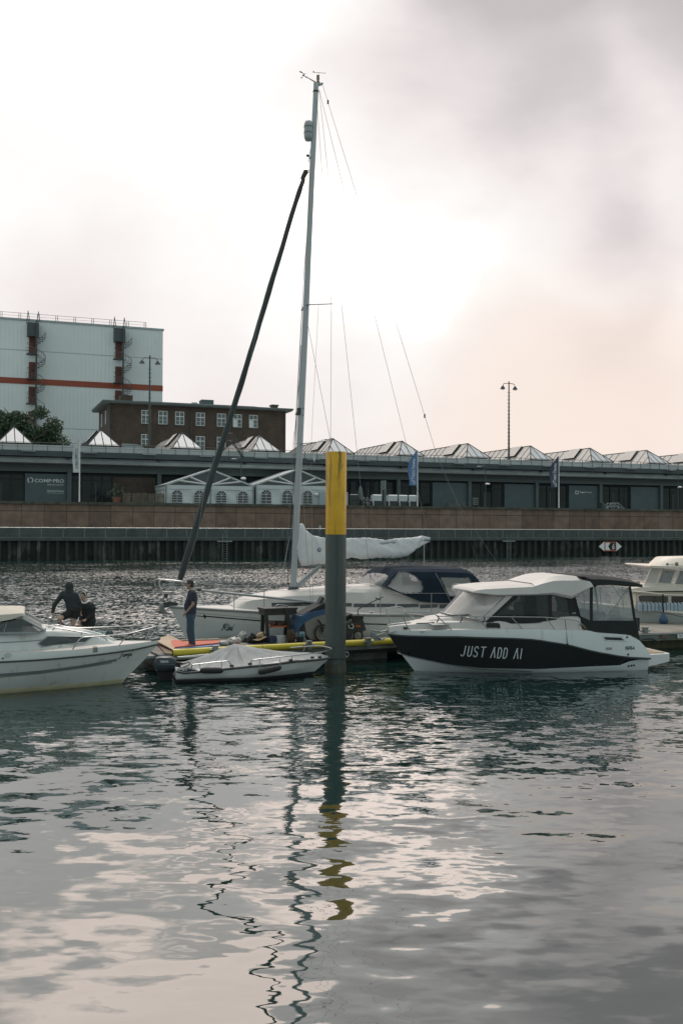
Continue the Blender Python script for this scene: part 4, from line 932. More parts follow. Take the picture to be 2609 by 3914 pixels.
# pedestrian on the promenade
v = 2.5; u = FB.hit(1222, 2030, v)[0]
J = dict(hip=(0, 0, .93), chest=(.02, 0, 1.28), neck=(-.02, 0, 1.48), head=(-.07, 0, 1.62), shl=(.02, -.18, 1.40), ell=(-.06, -.22, 1.12), wrl=(-.26, -.2, 1.0), shr=(.02, .18, 1.40), elr=(.08, .22, 1.12), wrr=(-.1, .2, .95),
         hpl=(0, -.09, .9), knl=(-.12, -.1, .5), anl=(-.1, -.1, .08), hpr=(0, .09, .9), knr=(.05, .1, .5), anr=(.25, .1, .12))
person('pedestrian in a pale grey top walking left behind the far promenade railing', FB, (u, v, 2.46), J, (0, 1, 0), (-1, 0, -.2), dict(skin=m_skin, top=mat('pale_grey_cloth', (.34, .38, .38), .9, .1, 3), bottom=mat('grey_blue_denim', (.10, .14, .16), .9, .15, 4), hair=m_black, sleeve=.95))
# ================================================================ near side: pontoons, pile, boats
def crop(frame, ox, oy, s):
    def g(pts, v=0.0):
        one = not isinstance(pts[0], (tuple, list))
        r_ = []
        for p in ([pts] if one else pts):
            vv = p[2] if len(p) > 2 else v
            u, z = frame.hit(ox + p[0] / s, oy + p[1] / s, vv); r_.append(Vector((u, vv, z)))
        return r_[0] if one else r_
    return g
m_steel = mat('stainless_steel', (.34, .35, .35), .30, .05, 3, metal=.9)
m_alu = mat('brushed_aluminium', (.30, .33, .34), .42, .08, 2, metal=.35)
m_gel = mat('white_gelcoat', (.60, .63, .63), .28, .05, 1.2, stain=((.40, .41, .38), 1.6, .6, .35, (1, 1, .35)))
m_gel_aged = mat('aged_white_gelcoat', (.56, .59, .57), .38, .07, 1.0, stain=((.26, .25, .19), 2.6, .56, .55, (1.6, 1, .5)))
m_deck = mat('cream_deck', (.52, .50, .48), .5, .06, 2)
m_rub = mat('dark_rub_rail', (.035, .045, .045), .6, .1, 3)
m_rope = mat('grey_rope', (.22, .22, .20), .9, .2, 20)
m_ropedark = mat('dark_rope', (.03, .04, .05), .9, .2, 20)

class HullRow:
    def __init__(s, stem_u, zt, B, Bs, tm=.55, p=2.0): s.su, s.zt, s.B, s.Bs, s.tm, s.p = stem_u, zt, B, Bs, tm, p
    def w(s, t):
        q = min(1, t / s.tm); w = s.B * (1 - (1 - q) ** s.p)
        if t > s.tm: k = (t - s.tm) / (1 - s.tm); w += (s.Bs - s.B) * k * k
        return max(w, .004)
def wl_trace(frame, pts, B, stem, L):       # photograph points on the near side of a hull -> height along the boat
    r_ = []
    for sx, sy in pts:
        v = 0
        for _ in range(5):
            u, z = frame.hit(sx, sy, v); t = max(0, min(1, (u - stem) / (L - stem))); v = -B(t)
        r_.append((u, z))
    return sorted(r_)
def hull_mesh(rows, L, mats_idx, n=30, sign=1):
    """rows from sheer to keel; u runs from the stem (0) to the transom (L)"""
    mb = MB(); ts = [(i / n) ** 1.35 for i in range(n + 1)]
    for side in (-1, 1):
        for k in range(len(rows) - 1):
            a, b = rows[k], rows[k + 1]; mb.cur = mats_idx[k]
            sa = [[sign * (a.su + (L - a.su) * t), side * a.w(t), interp(a.zt, a.su + (L - a.su) * t)] for t in ts]
            sb = [[sign * (b.su + (L - b.su) * t), side * b.w(t), interp(b.zt, b.su + (L - b.su) * t)] for t in ts]
            mid = [[(p[j] + q[j]) / 2 + (0 if j != 1 else side * .012) for j in range(3)] for p, q in zip(sa, sb)]
            ids = [[mb.vt(p) for p in r_] for r_ in (sa, mid, sb)]
            for A, B_ in zip(ids, ids[1:]):
                for i in range(n): mb.f(A[i], A[i + 1], B_[i + 1], B_[i])
    # transom
    mb.cur = mats_idx[0]
    near = [(sign * L, -r_.w(1), interp(r_.zt, L)) for r_ in rows]; far = [(sign * L, r_.w(1), interp(r_.zt, L)) for r_ in rows]
    for k in range(len(rows) - 1):
        mb.cur = mats_idx[k]; mb.poly([near[k], near[k + 1], far[k + 1], far[k]])
    return mb
def deck_mesh(row, L, camber=.06, drop=.01, n=30, sign=1, inset=0):
    ts = [(i / n) ** 1.35 for i in range(n + 1)]; secs = []
    for t in ts:
        u = row.su + (L - row.su) * t; w = max(row.w(t) - inset, .003); z = interp(row.zt, u) - drop
        secs.append([(sign * u, w * k, z + camber * (1 - k * k) * min(1, w)) for k in (-1, -.66, -.33, 0, .33, .66, 1)])
    return MB().loft(secs)
def sheer_pts(row, L, dz=0, side=-1, n=30, sign=1, out=0.0, t1=1.0):
    return [(sign * (row.su + (L - row.su) * t), side * (row.w(t) + out), interp(row.zt, row.su + (L - row.su) * t) + dz) for t in [(i / n) ** 1.35 * t1 for i in range(n + 1)]]
def cleat(T_, p, par=None, s=1.0, name='cleat', m_=None):
    mb = MB(); x, y, z = p; mb.box(x - .03 * s, x + .03 * s, y - .015, y + .015, z, z + .03 * s); mb.tube([(x - .1 * s, y, z + .04 * s), (x + .1 * s, y, z + .04 * s)], .012 * s, 6); T_.part(name, mb, m_ or m_steel, par)

# ---------------------------------------------------------------- mooring pile
T = Thing('mooring_pile', 'thick steel mooring pile painted yellow on top and grey below', 'pile', WF, (-.14, 25.15, 0))
def pile_y(y): return FrameP.hit(1283, y, 0)[1]
FrameP = Frame(-.14, 25.15, 0); px, py = -.14, 25.15; zt = pile_y(1728); zy = pile_y(2043); zc = pile_y(2511); zb = pile_y(2535)
m_pyel = mat('pile_yellow_paint', (.62, .335, .004), .42, .10, 3, bump=.004, bscale=30, stain=((.045, .052, .012), 1.6, .54, .85, (5, 5, .32)))
m_pgrey = mat('pile_grey_paint', (.058, .075, .070), .5, .12, 2, stain=((.035, .045, .040), 2.0, .5, .6, (6, 6, .12)))
t_ = m_pyel.node_tree; bs_n = t_.nodes['Principled BSDF']; old = bs_n.inputs['Base Color'].links[0].from_socket     # one dark algae streak running down from the rim
tcn_ = nd(t_, 'ShaderNodeTexCoord'); sp__ = nd(t_, 'ShaderNodeSeparateXYZ'); t_.links.new(tcn_.outputs['Object'], sp__.inputs[0])
nz_ = nd(t_, 'ShaderNodeTexNoise'); nz_.inputs['Scale'].default_value = 5; nz_.inputs['Detail'].default_value = 6; mpz = nd(t_, 'ShaderNodeMapping'); mpz.inputs['Scale'].default_value = (3, 3, .8); t_.links.new(tcn_.outputs['Object'], mpz.inputs[0]); t_.links.new(mpz.outputs[0], nz_.inputs[0])
wob = math_n('MULTIPLY', math_n('SUBTRACT', nz_.outputs[0], .5, tree=t_), .22, tree=t_)
dx_ = math_n('ABSOLUTE', math_n('ADD', math_n('SUBTRACT', sp__.outputs[0], .085, tree=t_), wob, tree=t_), tree=t_)
mrx = nd(t_, 'ShaderNodeMapRange', interpolation_type='SMOOTHSTEP'); t_.links.new(dx_, mrx.inputs[0]); mrx.inputs[1].default_value = .07; mrx.inputs[2].default_value = .01
mrz = nd(t_, 'ShaderNodeMapRange', interpolation_type='SMOOTHSTEP'); t_.links.new(math_n('ADD', sp__.outputs[2], wob, tree=t_), mrz.inputs[0]); mrz.inputs[1].default_value = zt - 1.25; mrz.inputs[2].default_value = zt - .1
fr_ = math_n('MULTIPLY', math_n('MULTIPLY', mrx.outputs[0], mrz.outputs[0], tree=t_), math_n('LESS_THAN', sp__.outputs[1], 0, tree=t_), tree=t_)
mxy = nd(t_, 'ShaderNodeMix', data_type='RGBA'); t_.links.new(math_n('MULTIPLY', fr_, .85, tree=t_), mxy.inputs[0]); t_.links.new(old, mxy.inputs[6]); mxy.inputs[7].default_value = (.055, .06, .012, 1); t_.links.new(mxy.outputs[2], bs_n.inputs['Base Color'])
mb = MB(); mb.lathe([(.262, zy + .002), (.262, zt - .01), (.255, zt)], (px, py, 0), 48); T.part('yellow_top', mb, m_pyel, smooth=40)
mb = MB(); mb.lathe([(.262, zb), (.262, zy)], (px, py, 0), 48); T.part('shaft', mb, m_pgrey, smooth=40)
mb = MB(); mb.lathe([(.272, -2.5), (.272, zb - .002)], (px, py, 0), 48); T.part('wet_foot', mb, mat('algae_steel', (.06, .06, .045), .6, .3, 2, stain=((.02, .022, .016), 2, .5, .8, (4, 4, .3))), smooth=40)
mb = MB(); mb.tube([(px + .285 * math.cos(a * PI / 16), py + .285 * math.sin(a * PI / 16), zc + .008 * math.sin(a)) for a in range(32)], .018, 6, closed=True); T.part('mooring_chain', mb, m_rub)
mb = MB(); mb.tube([(px + .29 + .04 * math.cos(a * PI / 6), py - .05, zc + .07 + .06 * math.sin(a * PI / 6)) for a in range(12)], .014, 6, closed=True); T.part('shackle', mb, m_galv)

# ---------------------------------------------------------------- pontoons
PA = Frame(-4.15, 24.6, 25.9); DZ = .5
m_plank = mat('grey_planks', (.20, .19, .165), .85, .2, 1.5, stretch=(1, .2, 1), stain=((.10, .10, .08), 1.2, .5, .6, (1, 1, 1)))
m_pconc = mat('wet_concrete', (.16, .175, .155), .8, .2, 1.5, stain=((.07, .08, .05), 1.4, .48, .8, (1, 1, .5)))
m_yel = mat('yellow_plastic_pipe', (.50, .42, .035), .35, .06, 3)
def planks(T_, u0, u1, v0, v1, z, w=.145, name='deck_board'):
    mb = MB(); u = u0; random.seed(5)
    while u < u1 - .02: dz = random.uniform(-.003, .003); mb.box(u, min(u + w - .008, u1), v0, v1, z - .035, z + dz); u += w
    return T_.part(name, mb, m_plank)
T = Thing('pontoon', 'grey floating pontoon with yellow pipes along its edge, between sailboat and dinghy', 'pontoon', PA, (0, 0, 0))
pu0, pu1, pw = -.35, 9.2, 2.95
planks(T, pu0, pu1, .1, pw, DZ)
mb = MB(); mb.box(pu0, pu1, 0, .098, DZ - .16, DZ - .03); mb.box(pu0, pu1, pw + .002, pw + .1, DZ - .16, DZ); T.part('edge_beam', mb, m_pconc)
mb = MB(); mb.box(pu0 - .01, pu1, -.03, .03, DZ - .028, DZ - .004); T.part('edge_strip', mb, m_alu)
mb = MB(); mb.box(pu0, pu1, .3, pw - .3, DZ - .3, DZ - .04); T.part('frame', mb, m_rub)
for k in range(4): mb = MB(); mb.box(pu0 + .3 + k * 2.45, pu0 + 1.7 + k * 2.45, .45, pw - .3, -.4, DZ - .3); T.part('float', mb, m_pconc)
for a, b in ((.0, 2.35), (2.36, 5.28), (5.30, 8.9)):
    mb = MB(); r_ = .082
    secs = [[(u, -.02 + rr * math.cos(k * PI / 8), DZ + .03 + rr * math.sin(k * PI / 8)) for k in range(16)] for u, rr in ((a, r_ * .82), (a, r_), (b, r_), (b, r_ * .82), (a, r_ * .82))]
    mb.loft(secs, closed=True); T.part('fender_pipe', mb, m_yel, smooth=40)
def bollard(T_, u, v, z=DZ, s=1.0):
    mb = MB(); mb.box(u - .06 * s, u + .06 * s, v - .06, v + .06, z - .05, z + .14 * s); mb.tube([(u - .16 * s, v, z + .06 * s), (u + .16 * s, v, z + .06 * s)], .02 * s, 8); mb.box(u - .075 * s, u + .075 * s, v - .075, v + .075, z + .14 * s, z + .165 * s); return T_.part('bollard', mb, m_galv)
for sx in (823, 1180, 1406):
    u = PA.hit(sx, 2460, -.15)[0]; bollard(T, u, -.16)
mb = MB(); c_ = crop(PA, 560, 2180, 3.564); mb.tube(c_([(420, 1185), (600, 1170), (800, 1150), (980, 1140)], -.3), .022, 8); T.part('mooring_bar', mb, m_alu)
mb = MB(); g0 = PA.ground(565, 2510, .42); g1 = PA.ground(640, 2512, .42)
mb.box(-.75, -.35, .2, .9, .38, .44)
for k in range(5): mb.box(-.72 + k * .075, -.69 + k * .075, .2, .9, .442, .45)
T.part('end_step', mb, m_alu)

PB = Frame(8.9, 29.7, 18)
T = Thing('pontoon', 'weathered wooden pontoon with a number 74 plate at the right edge', 'pontoon', PB, (0, 0, 0))
planks(T, -.95, 14, .05, 3.2, DZ)
mb = MB(); mb.box(-.95, 14, -.02, .048, DZ - .22, DZ - .02); T.part('edge_beam', mb, m_pconc)
mb = MB(); mb.box(-.97, 14, -.05, -.022, DZ - .035, DZ); T.part('edge_strip', mb, m_alu)
for k in range(4): mb = MB(); mb.box(-.5 + k * 3.4, 2.2 + k * 3.4, .35, 3.0, -.5, DZ - .22); T.part('float', mb, mat('algae_float', (.07, .075, .04), .8, .3, 2, stretch=(3, 1, .4)))
c_ = crop(PB, 2350, 2100, 4.278); p = c_((1015, 1450), -.06); q = c_((1098, 1385), -.06)
mb = MB(); mb.box(p.x, q.x, -.064, -.052, p.z, q.z); pl = T.part('number_plate', mb, m_white)
t_ = text_mb('74', 1, 'CENTER', bold=.01); hh = (q.z - p.z) * .78 / .7; move(t_, ((p.x + q.x) / 2, -.068, p.z + (q.z - p.z) * .12), scale=(hh * .82, 1, hh)); T.part('numeral', t_, m_black, pl)
p = c_((755, 1450), -.06); q = c_((845, 1390), -.06); mb = MB(); mb.box(p.x, q.x, -.06, -.022, p.z, q.z); T.part('plate', mb, mat('faded_red_plate', (.14, .085, .07), .7, .1, 3))
u = PB.hit(2461, 2415, .15)[0]; bollard(T, u, .12, s=1.1)
mb = MB(); mb.tube(smooth_pts([(p + Vector(d)) for d, p in (((-.35, -.03, -.2), q), ((-.6, -.03, -.1), q), ((-.95, -.03, -.15), q), ((-1.1, -.03, -.45), q))], 4), .03, 8); T.part('pipe_bracket', mb, m_rub)
# landing stage behind the left cruiser
T = Thing('landing_stage', 'narrow wooden landing stage behind the left cruiser where two people stand', 'pontoon', Frame(-10.5, 24.7, 4), (0, 0, 0)); planks(T, 0, 4.6, .02, 1.8, DZ)
mb = MB(); mb.box(0, 4.6, .0, 1.8, DZ - .25, DZ - .04); T.part('frame', mb, m_rub); mb = MB(); mb.box(.5, 4.0, .3, 1.6, -.4, DZ - .25); T.part('float', mb, m_pconc)

# ---------------------------------------------------------------- sailing yacht
SB = Frame(-4.95, 28.6, 18); SL = 10.9
T = SBT = Thing('sailing_yacht', 'white sailing yacht with a tall bare mast, furled dark foresail and covered boom', 'sailing yacht', SB, (3.7, 0, 0))
s0 = SB.hit(647, 2316, 0)[0]; s1, z1_ = SB.hit(707, 2434, 0); rake = (s1 - s0) / (SB.hit(647, 2316, 0)[1] - z1_)
zs0 = SB.hit(647, 2316, 0)[1]
Bs = HullRow(s0, [(0, 1)], 1.72, 1.35, .6, 2.2)
sh = wl_trace(SB, [(647, 2316), (1000, 2337), (1250, 2345), (1500, 2349), (1743, 2347)], Bs.w, s0, SL); sh.append((SL, sh[-1][1] - .02))
Bs.zt = sh
SBrows = [Bs, HullRow(s0 + rake * (zs0 - .75), [(0, .78), (5, .62), (SL, .68)], 1.66, 1.25, .62, 2.0), HullRow(s0 + rake * zs0, [(0, .0)], 1.42, .9, .6, 1.8), HullRow(s0 + rake * zs0 + .5, [(0, -.5), (5, -.6), (SL, -.2)], .8, .5, .6, 1.8)]
hb = hull_mesh(SBrows, SL, [0, 0, 1]); T.part('hull', hb, [m_gel, m_rub], smooth=50)
T.part('deck', deck_mesh(Bs, SL, .08), m_deck, smooth=50)
for side in (-1, 1): mb = MB(); mb.tube(sheer_pts(Bs, SL, -.02, side, out=.01), .04, 6); T.part('rub_rail', mb, mat('grey_rub_rail', (.20, .235, .24), .5, .1, 2), smooth=40)
c5 = crop(SB, 560, 2180, 3.564); c9 = crop(SB, 960, 2220, 2.904); c14 = crop(SB, 1440, 2160, 2.57); cM = crop(SB, 1000, 1650, 2.24); cT = crop(SB, 1080, 240, 5.116); cU = crop(SB, 1080, 1100, 3.92)
def band(pts, w):
    mb = MB()
    for (a, b) in zip(pts, pts[1:]):
        n = 8
        for k in range(n):
            p, q = a.lerp(b, k / n), a.lerp(b, (k + 1) / n); mb.poly([(p.x, 0, p.z - w / 2), (q.x, 0, q.z - w / 2), (q.x, 0, q.z + w / 2), (p.x, 0, p.z + w / 2)])
    return drape(mb, hb, -.006)
m_stripe = mat('black_stripe', (.012, .016, .018), .4, .05, 2)
T.part('stripe', band(c5([(845, 648), (1568, 688)], -1.0) + c9([(500, 462), (1568, 482)], -1.6) + c14([(500, 585)], -1.7), .034), m_stripe)
T.part('stripe', band(c5([(710, 634), (800, 642)], -.7), .022), m_stripe)
q = c5((825, 644), -.8); mb = MB(); [mb.poly([(q.x - .02, 0, q.z + .07), (q.x - .05, 0, q.z), (q.x + .02, 0, q.z - .07), (q.x + .05, 0, q.z)])]; T.part('emblem', drape(mb, hb, -.006), m_stripe)
T.part('stripe', band(c5([(690, 605), (1568, 655)], -1.0), .012), mat('grey_stripe', (.2, .24, .25), .5, .05, 2))
T.part('stripe', band(c5([(670, 682), (1568, 740)], -1.0), .014), m_white)
# name in brush script
o_ = c5((1060, 835), -.9); S_ = 1 / 3.564 / 134
def script(glyphs, org, k, w, surf, n_=5):
    mb = MB()
    for g in glyphs:
        pts = smooth_pts([(org.x + x * k, 0, org.z - y * k) for x, y in g], n_) if len(g) > 2 else [Vector((org.x + x * k, 0, org.z - y * k)) for x, y in g]
        stroke(mb, [(p.x, p.z) for p in pts], w)
    return drape(mb, surf, -.008)
rini = [[(38, -75), (22, -40), (0, 0)], [(15, -60), (35, -85), (65, -88), (70, -68), (48, -45), (28, -40), (45, -20), (62, -2)], [(86, -48), (76, -20), (72, -2), (80, -4)], [(95, -70), (98, -74)],
        [(100, -45), (92, -5)], [(95, -25), (108, -42), (118, -40), (112, -20), (108, -4)], [(140, -48), (130, -20), (126, -2), (134, -4)], [(150, -70), (154, -74)]]
T.part('boat_name', script(rini, o_, S_, .028, hb), mat('grey_script', (.10, .13, .14), .5, .05, 1))
# coachroof
top = c5([(1200, 500), (1262, 462), (1330, 420), (1420, 384)], -.55) + c9([(150, 178), (400, 140), (800, 112), (1050, 84), (1262, 84)], -.75) + c14([(200, 195), (640, 205), (760, 300), (840, 400)], -.8)
def roofw(u): return interp([(1.2, .25), (2.2, .62), (3.5, .95), (6, 1.12), (9, 1.12)], u)
secs = []
for p in smooth_pts(top, 3):
    w = roofw(p.x); zd = interp(Bs.zt, p.x) + .02; h = max(p.z - zd, .0)
    secs.append([(p.x, -w - .14, zd - .03), (p.x, -w - .06, zd + h * .45), (p.x, -w, zd + h * .84), (p.x, -w + .12, zd + h), (p.x, -w * .4, zd + h * 1.05 + .02), (p.x, w * .4, zd + h * 1.05 + .02), (p.x, w - .12, zd + h), (p.x, w, zd + h * .84), (p.x, w + .06, zd + h * .45), (p.x, w + .14, zd - .03)])
cb = MB().loft(secs, True, True); cr_ = T.part('coachroof', cb, m_deck, smooth=35)
m_swin = mat('smoked_window', (.02, .03, .035), .12, .1, 2, spec=.7)
for a, b in ((c9((250, 253), -1.1), c9((775, 274), -1.2)), (c9((880, 250), -1.2), c9((1128, 286), -1.25)), (c9((1146, 256), -1.25), c9((1385, 294), -1.3)), (c9((1400, 256), -1.3), c14((188, 412), -1.3)), (c14((208, 386), -1.3), c14((418, 412), -1.3)), (c14((432, 392), -1.3), c14((604, 418), -1.3)), (c14((622, 394), -1.3), c14((820, 416), -1.3))):
    mb = MB(); n = 10; zm = (a.z + b.z) / 2; hh = .055
    for k in range(n):
        x0 = a.x + (b.x - a.x) * k / n; x1 = a.x + (b.x - a.x) * (k + 1) / n; mb.poly([(x0, 0, a.z + (b.z + .1 - a.z) * k / n - .1), (x1, 0, a.z + (b.z + .1 - a.z) * (k + 1) / n - .1), (x1, 0, a.z + (b.z + .1 - a.z) * (k + 1) / n), (x0, 0, a.z + (b.z + .1 - a.z) * k / n)])
    T.part('window', drape(mb, cb, -.012), m_swin, cr_)
mb = MB(); mb.box(3.0, 3.5, -.25, .25, 1.62, 1.66); 
# mast
mp0 = SB.hit(1119, 2260, 0); mp1 = SB.hit(1208, 316, 0); M0 = Vector((mp0[0], 0, mp0[1] - .25)); M1 = Vector((mp1[0], 0, mp1[1])); md = (M1 - M0).normalized()
def mastp(y, du=0, v=0):   # point on the mast axis at photograph height y
    z = SB.hit(1160, y, 0)[1]; t = (z - M0.z) / (M1.z - M0.z); return M0.lerp(M1, t) + Vector((du, v, 0))
m_mast = mat('anodised_mast', (.36, .385, .40), .38, .06, 1.2, stretch=(1, 1, .3), metal=.25)
mb = MB(); secs = [[p + Vector((.098 * k_ * math.cos(a * PI / 8), .075 * k_ * math.sin(a * PI / 8), 0)) for a in range(16)] for p, k_ in ((M0, 1), (M0.lerp(M1, .5), .98), (M1, .82))]
mb.loft(secs, True, True, closed=True); mast_o = T.part('mast', mb, m_mast, smooth=50)
mb = MB(); mb.lathe([(.17, -.02), (.17, .05), (.13, .16)], (M0.x, 0, mp0[1] - .03), 16); T.part('mast_foot', mb, m_rub, mast_o)
mb = MB(); q = mastp(343); mb.lathe([(.088, -.02), (.092, 0), (.088, .02)], tuple(q), 16); T.part('band', mb, m_rub, mast_o)
# masthead fittings
mb = MB(); mb.prism([(p.x, p.z) for p in cT([(700, 398), (790, 396), (782, 430), (705, 455)], 0)], -.03, .03); T.part('crane', mb, m_alu, mast_o)
q = cT((690, 380), 0); q2 = cT((690, 245), 0); H_ = q2.z - q.z; mb = MB(); mb.lathe([(.06, 0), (.045, .02), (.042, H_ * .4), (.05, H_ * .42), (.045, H_ * .9), (.05, H_ * .93), (.045, H_)], tuple(q), 12); T.part('masthead_light', mb, mat('amber_lens', (.22, .16, .11), .3, .05, 3), mast_o, smooth=40)
mb = MB(); mb.tube(cT([(645, 378), (580, 345), (420, 250)], 0), [.02, .02, .008], 6); mb.tube(cT([(420, 250), (410, 210)], 0), .02, 6); T.part('anemometer_arm', mb, m_alu, mast_o)
mb = MB(); mb.prism([(p.x, p.z) for p in cT([(328, 158), (370, 175), (402, 208), (370, 200), (335, 182)], 0)], -.006, .006); mb.tube(cT([(400, 212), (470, 217)], 0), .006, 4); T.part('wind_vane', mb, m_rub, mast_o)
mb = MB(); q = cT((410, 262), 0)
for a in (0, 2.1, 4.2): d = Vector((.09 * math.cos(a), .09 * math.sin(a), -.02)); mb.tube([q, q + d], .004, 4); mb.ball(tuple(q + d), .022, 8, 6)
T.part('anemometer_cup', mb, m_rub, mast_o)
mb = MB(); mb.tube(cT([(600, 186), (845, 203)], 0), .008, 4); mb.prism([(p.x, p.z) for p in cT([(598, 152), (608, 165), (626, 188), (590, 190)], 0)], -.004, .004); mb.tube(cT([(703, 245), (703, 195)], 0), .005, 4); T.part('wind_arrow', mb, m_rub, mast_o)
# radar reflector
a, b = cT((500, 1540), 0), cT((500, 1122), 0); rr = (cT((582, 1300), 0).x - cT((420, 1300), 0).x) / 2; cx_ = cT((501, 1300), 0).x; H_ = b.z - a.z
mb = MB(); mb.lathe([(.02, 0), (rr * .7, .03), (rr, .13), (rr, H_ - .12), (rr * .7, H_ - .03), (.02, H_)], (cx_, 0, a.z), 18); for_z = [.36, .64]
rf_ = T.part('radar_reflector', mb, m_alu, mast_o, smooth=60)
mb = MB(); mb.lathe([(rr, -.02), (rr + .008, 0), (rr, .02)], (cx_, 0, a.z + H_ * .4), 18); T.part('strap', mb, m_rub, rf_) if False else None
mb2 = MB(); [mb2.lathe([(rr + .001, -.012), (rr + .007, -.01), (rr + .007, .01), (rr + .001, .012)], (cx_, 0, a.z + H_ * k_), 18) for k_ in (.38, .42, .66, .70)]; mb2.box(cx_ + rr - .02, cx_ + rr + .08, -.02, .02, a.z + .02, a.z + .05); mb2.box(cx_ + rr - .02, cx_ + rr + .08, -.02, .02, b.z - .06, b.z - .03)
T.part('reflector_bracket', mb2, m_galv, mast_o)
mb = MB(); mb.ball(tuple(cT((490, 1815), 0)), (.05, .05, .04), 10, 6); mb.tube(cT([(500, 1822), (560, 1860)], 0), .012, 5); mb.ball(tuple(cT((545, 1862), 0)), .03, 8, 6); T.part('halyard_block', mb, m_rub, mast_o)
mb = MB(); q = [(p.x, p.z) for p in cU([(222, 1802), (310, 1802), (310, 1815), (292, 1830), (292, 1895), (305, 1905), (305, 1925), (190, 1900), (215, 1850), (228, 1840), (228, 1812)], 0)]; mb.prism(q, -.07, .07); T.part('deck_floodlight', mb, m_rub, mast_o)
# spreaders
def spread(my, near, far):
    for tip, off in ((near, -1.15), (far, 1.15)):
        u, z = SB.hit(tip[0], tip[1], off); a = mastp(my); mb = MB()
        d = Vector((u, off, z)); n_ = Vector((d - a)); secs = []
        for t, w in ((0, .075), (.1, .06), (1, .035)):
            p = a.lerp(d, t); secs.append([p + Vector((w, 0, 0)), p + Vector((0, 0, .018)), p - Vector((w, 0, 0)), p - Vector((0, 0, .018))])
        mb.loft(secs, True, True, closed=True); T.part('spreader', mb, m_alu, mast_o)
spread(1164, (1266, 1161), (1153, 1187)); spread(1698, (1263, 1683), (1124, 1694))
def wire(name, pts, r=.0055, m_=None): mb = MB(); mb.tube(pts, r, 4); T.part(name, mb, m_ or m_wire)
m_wire = mat('steel_wire', (.16, .17, .17), .45, .1, 5, metal=.5)
h3 = lambda x, y, v: Vector((SB.hit(x, y, v)[0], v, SB.hit(x, y, v)[1]))
nu, nl, fu, flw = h3(1266, 1161, -1.15), h3(1263, 1683, -1.15), h3(1153, 1187, 1.15), h3(1124, 1694, 1.15)
cn = h3(1238, 2318, -1.5); cf = Vector((cn.x, 1.5, cn.z))
wire('shroud', [mastp(330), nu, nl, cn]); wire('shroud', [mastp(330), fu, flw, cf])
wire('shroud', [mastp(1240, .08), nl + Vector((0, .03, .02))], .006); wire('shroud', [mastp(1255, -.05), flw]); wire('shroud', [mastp(1720), cn + Vector((-.35, .1, 0))]); wire('shroud', [mastp(1720), cf + Vector((-.35, -.1, 0))])
wire('topping_lift', [mastp(332, .1), h3(1640, 2058, 0)]); wire('running_stay', [mastp(332, .1), h3(1421, 2278, -.9)])
bs_ = h3(1665, 1729, 0); wire('backstay', [h3(1233, 326, 0), bs_], .006)
e1, e2 = Vector((SL, -1.15, 1.15)), Vector((SL, 1.15, 1.15)); wire('backstay', [bs_, h3(1754, 1937, -.45), e1]); wire('backstay', [bs_, e2])
for q in (h3(1253, 390, 0), h3(1622, 1590, 0)): mb = MB(); mb.lathe([(.02, -.06), (.032, -.03), (.02, 0), (.032, .03), (.02, .06)], tuple(q), 8); T.part('insulator', mb, m_rub)
wire('flag_halyard', [nu.lerp(mastp(1164), .5), nl.lerp(mastp(1698), .62), h3(1195, 2300, -1.3)], .004, m_rope)
mb = MB(); q = h3(1199, 1755, -.9); mb.prism([(q.x - .03, q.z), (q.x + .0, q.z + .22), (q.x + .04, q.z + .02), (q.x + .02, q.z - .1)], -.91, -.905); T.part('pennant', mb, m_flagw)
for y0, du, y1 in ((600, -.11, 1690), (1320, -.11, 2250), (1240, -.14, 2240), (1700, -.16, 2235)): wire('halyard', [mastp(y0, du * .9), mastp(y1, du * 1.25)], .006, m_ropedark)
wire('halyard', [mastp(1650, -.2), mastp(2050, -.24), mastp(2250, -.3)], .005, m_rope); wire('halyard', [mastp(1990, -.1), mastp(2240, -.42)], .009, m_alu)
# furled foresail
ft, fbm = cT((470, 2105), 0), c5((395, 210), 0)
axis = [ft, cT((395, 2240), 0), cT((385, 2340), 0)] ; ln = [h3(x, y, 0) for x, y in ((1127, 781), (1044, 1060), (958, 1346), (884, 1585), (812, 1811), (746, 2025), (686, 2222))]
m_sail = mat('dark_sail_sleeve', (.022, .032, .034), .6, .25, 3, stretch=(1, 1, .25), bump=.02, bscale=5)
pts = smooth_pts(axis + ln, 5); rs = [.86 * interp([(0, .055), (.015, .10), (.05, .085), (.2, .078), (.6, .095), (.85, .11), (.97, .12), (1, .08)], i / (len(pts) - 1)) for i in range(len(pts))]
mb = MB(); mb.tube(pts, rs, 12)
for i, v_ in enumerate(mb.V): mb.V[i] = v_ + Vector((1, 0, 0)) * .006 * math.sin(v_.z * 9 + i % 12)
T.part('furled_foresail', mb, m_sail, smooth=60)
wire('forestay', [mastp(563, -.08), ft + Vector((0, 0, -.1))], .008); wire('forestay', [mastp(645, -.06), ft], .012)
mb = MB(); pp = [pts[6].lerp(pts[-1], 0)] ; hel = []
for k in range(0, len(pts) - 1): 
    hel.append(pts[k] + Vector((rs[k] * 1.1 * math.cos(k * .45), rs[k] * 1.1 * math.sin(k * .45), 0)))
mb.tube(smooth_pts(hel, 2), .008, 4); T.part('furling_line', mb, m_rope)
mb = MB(); a = c5((345, 290), 0); mb.lathe([(.05, -.05), (.11, -.04), (.11, -.02), (.05, 0), (.05, .06), (.10, .07), (.10, .09), (.04, .16), (.05, .3)], (a.x + .02, 0, a.z), 14); T.part('furling_drum', mb, m_alu, smooth=40)
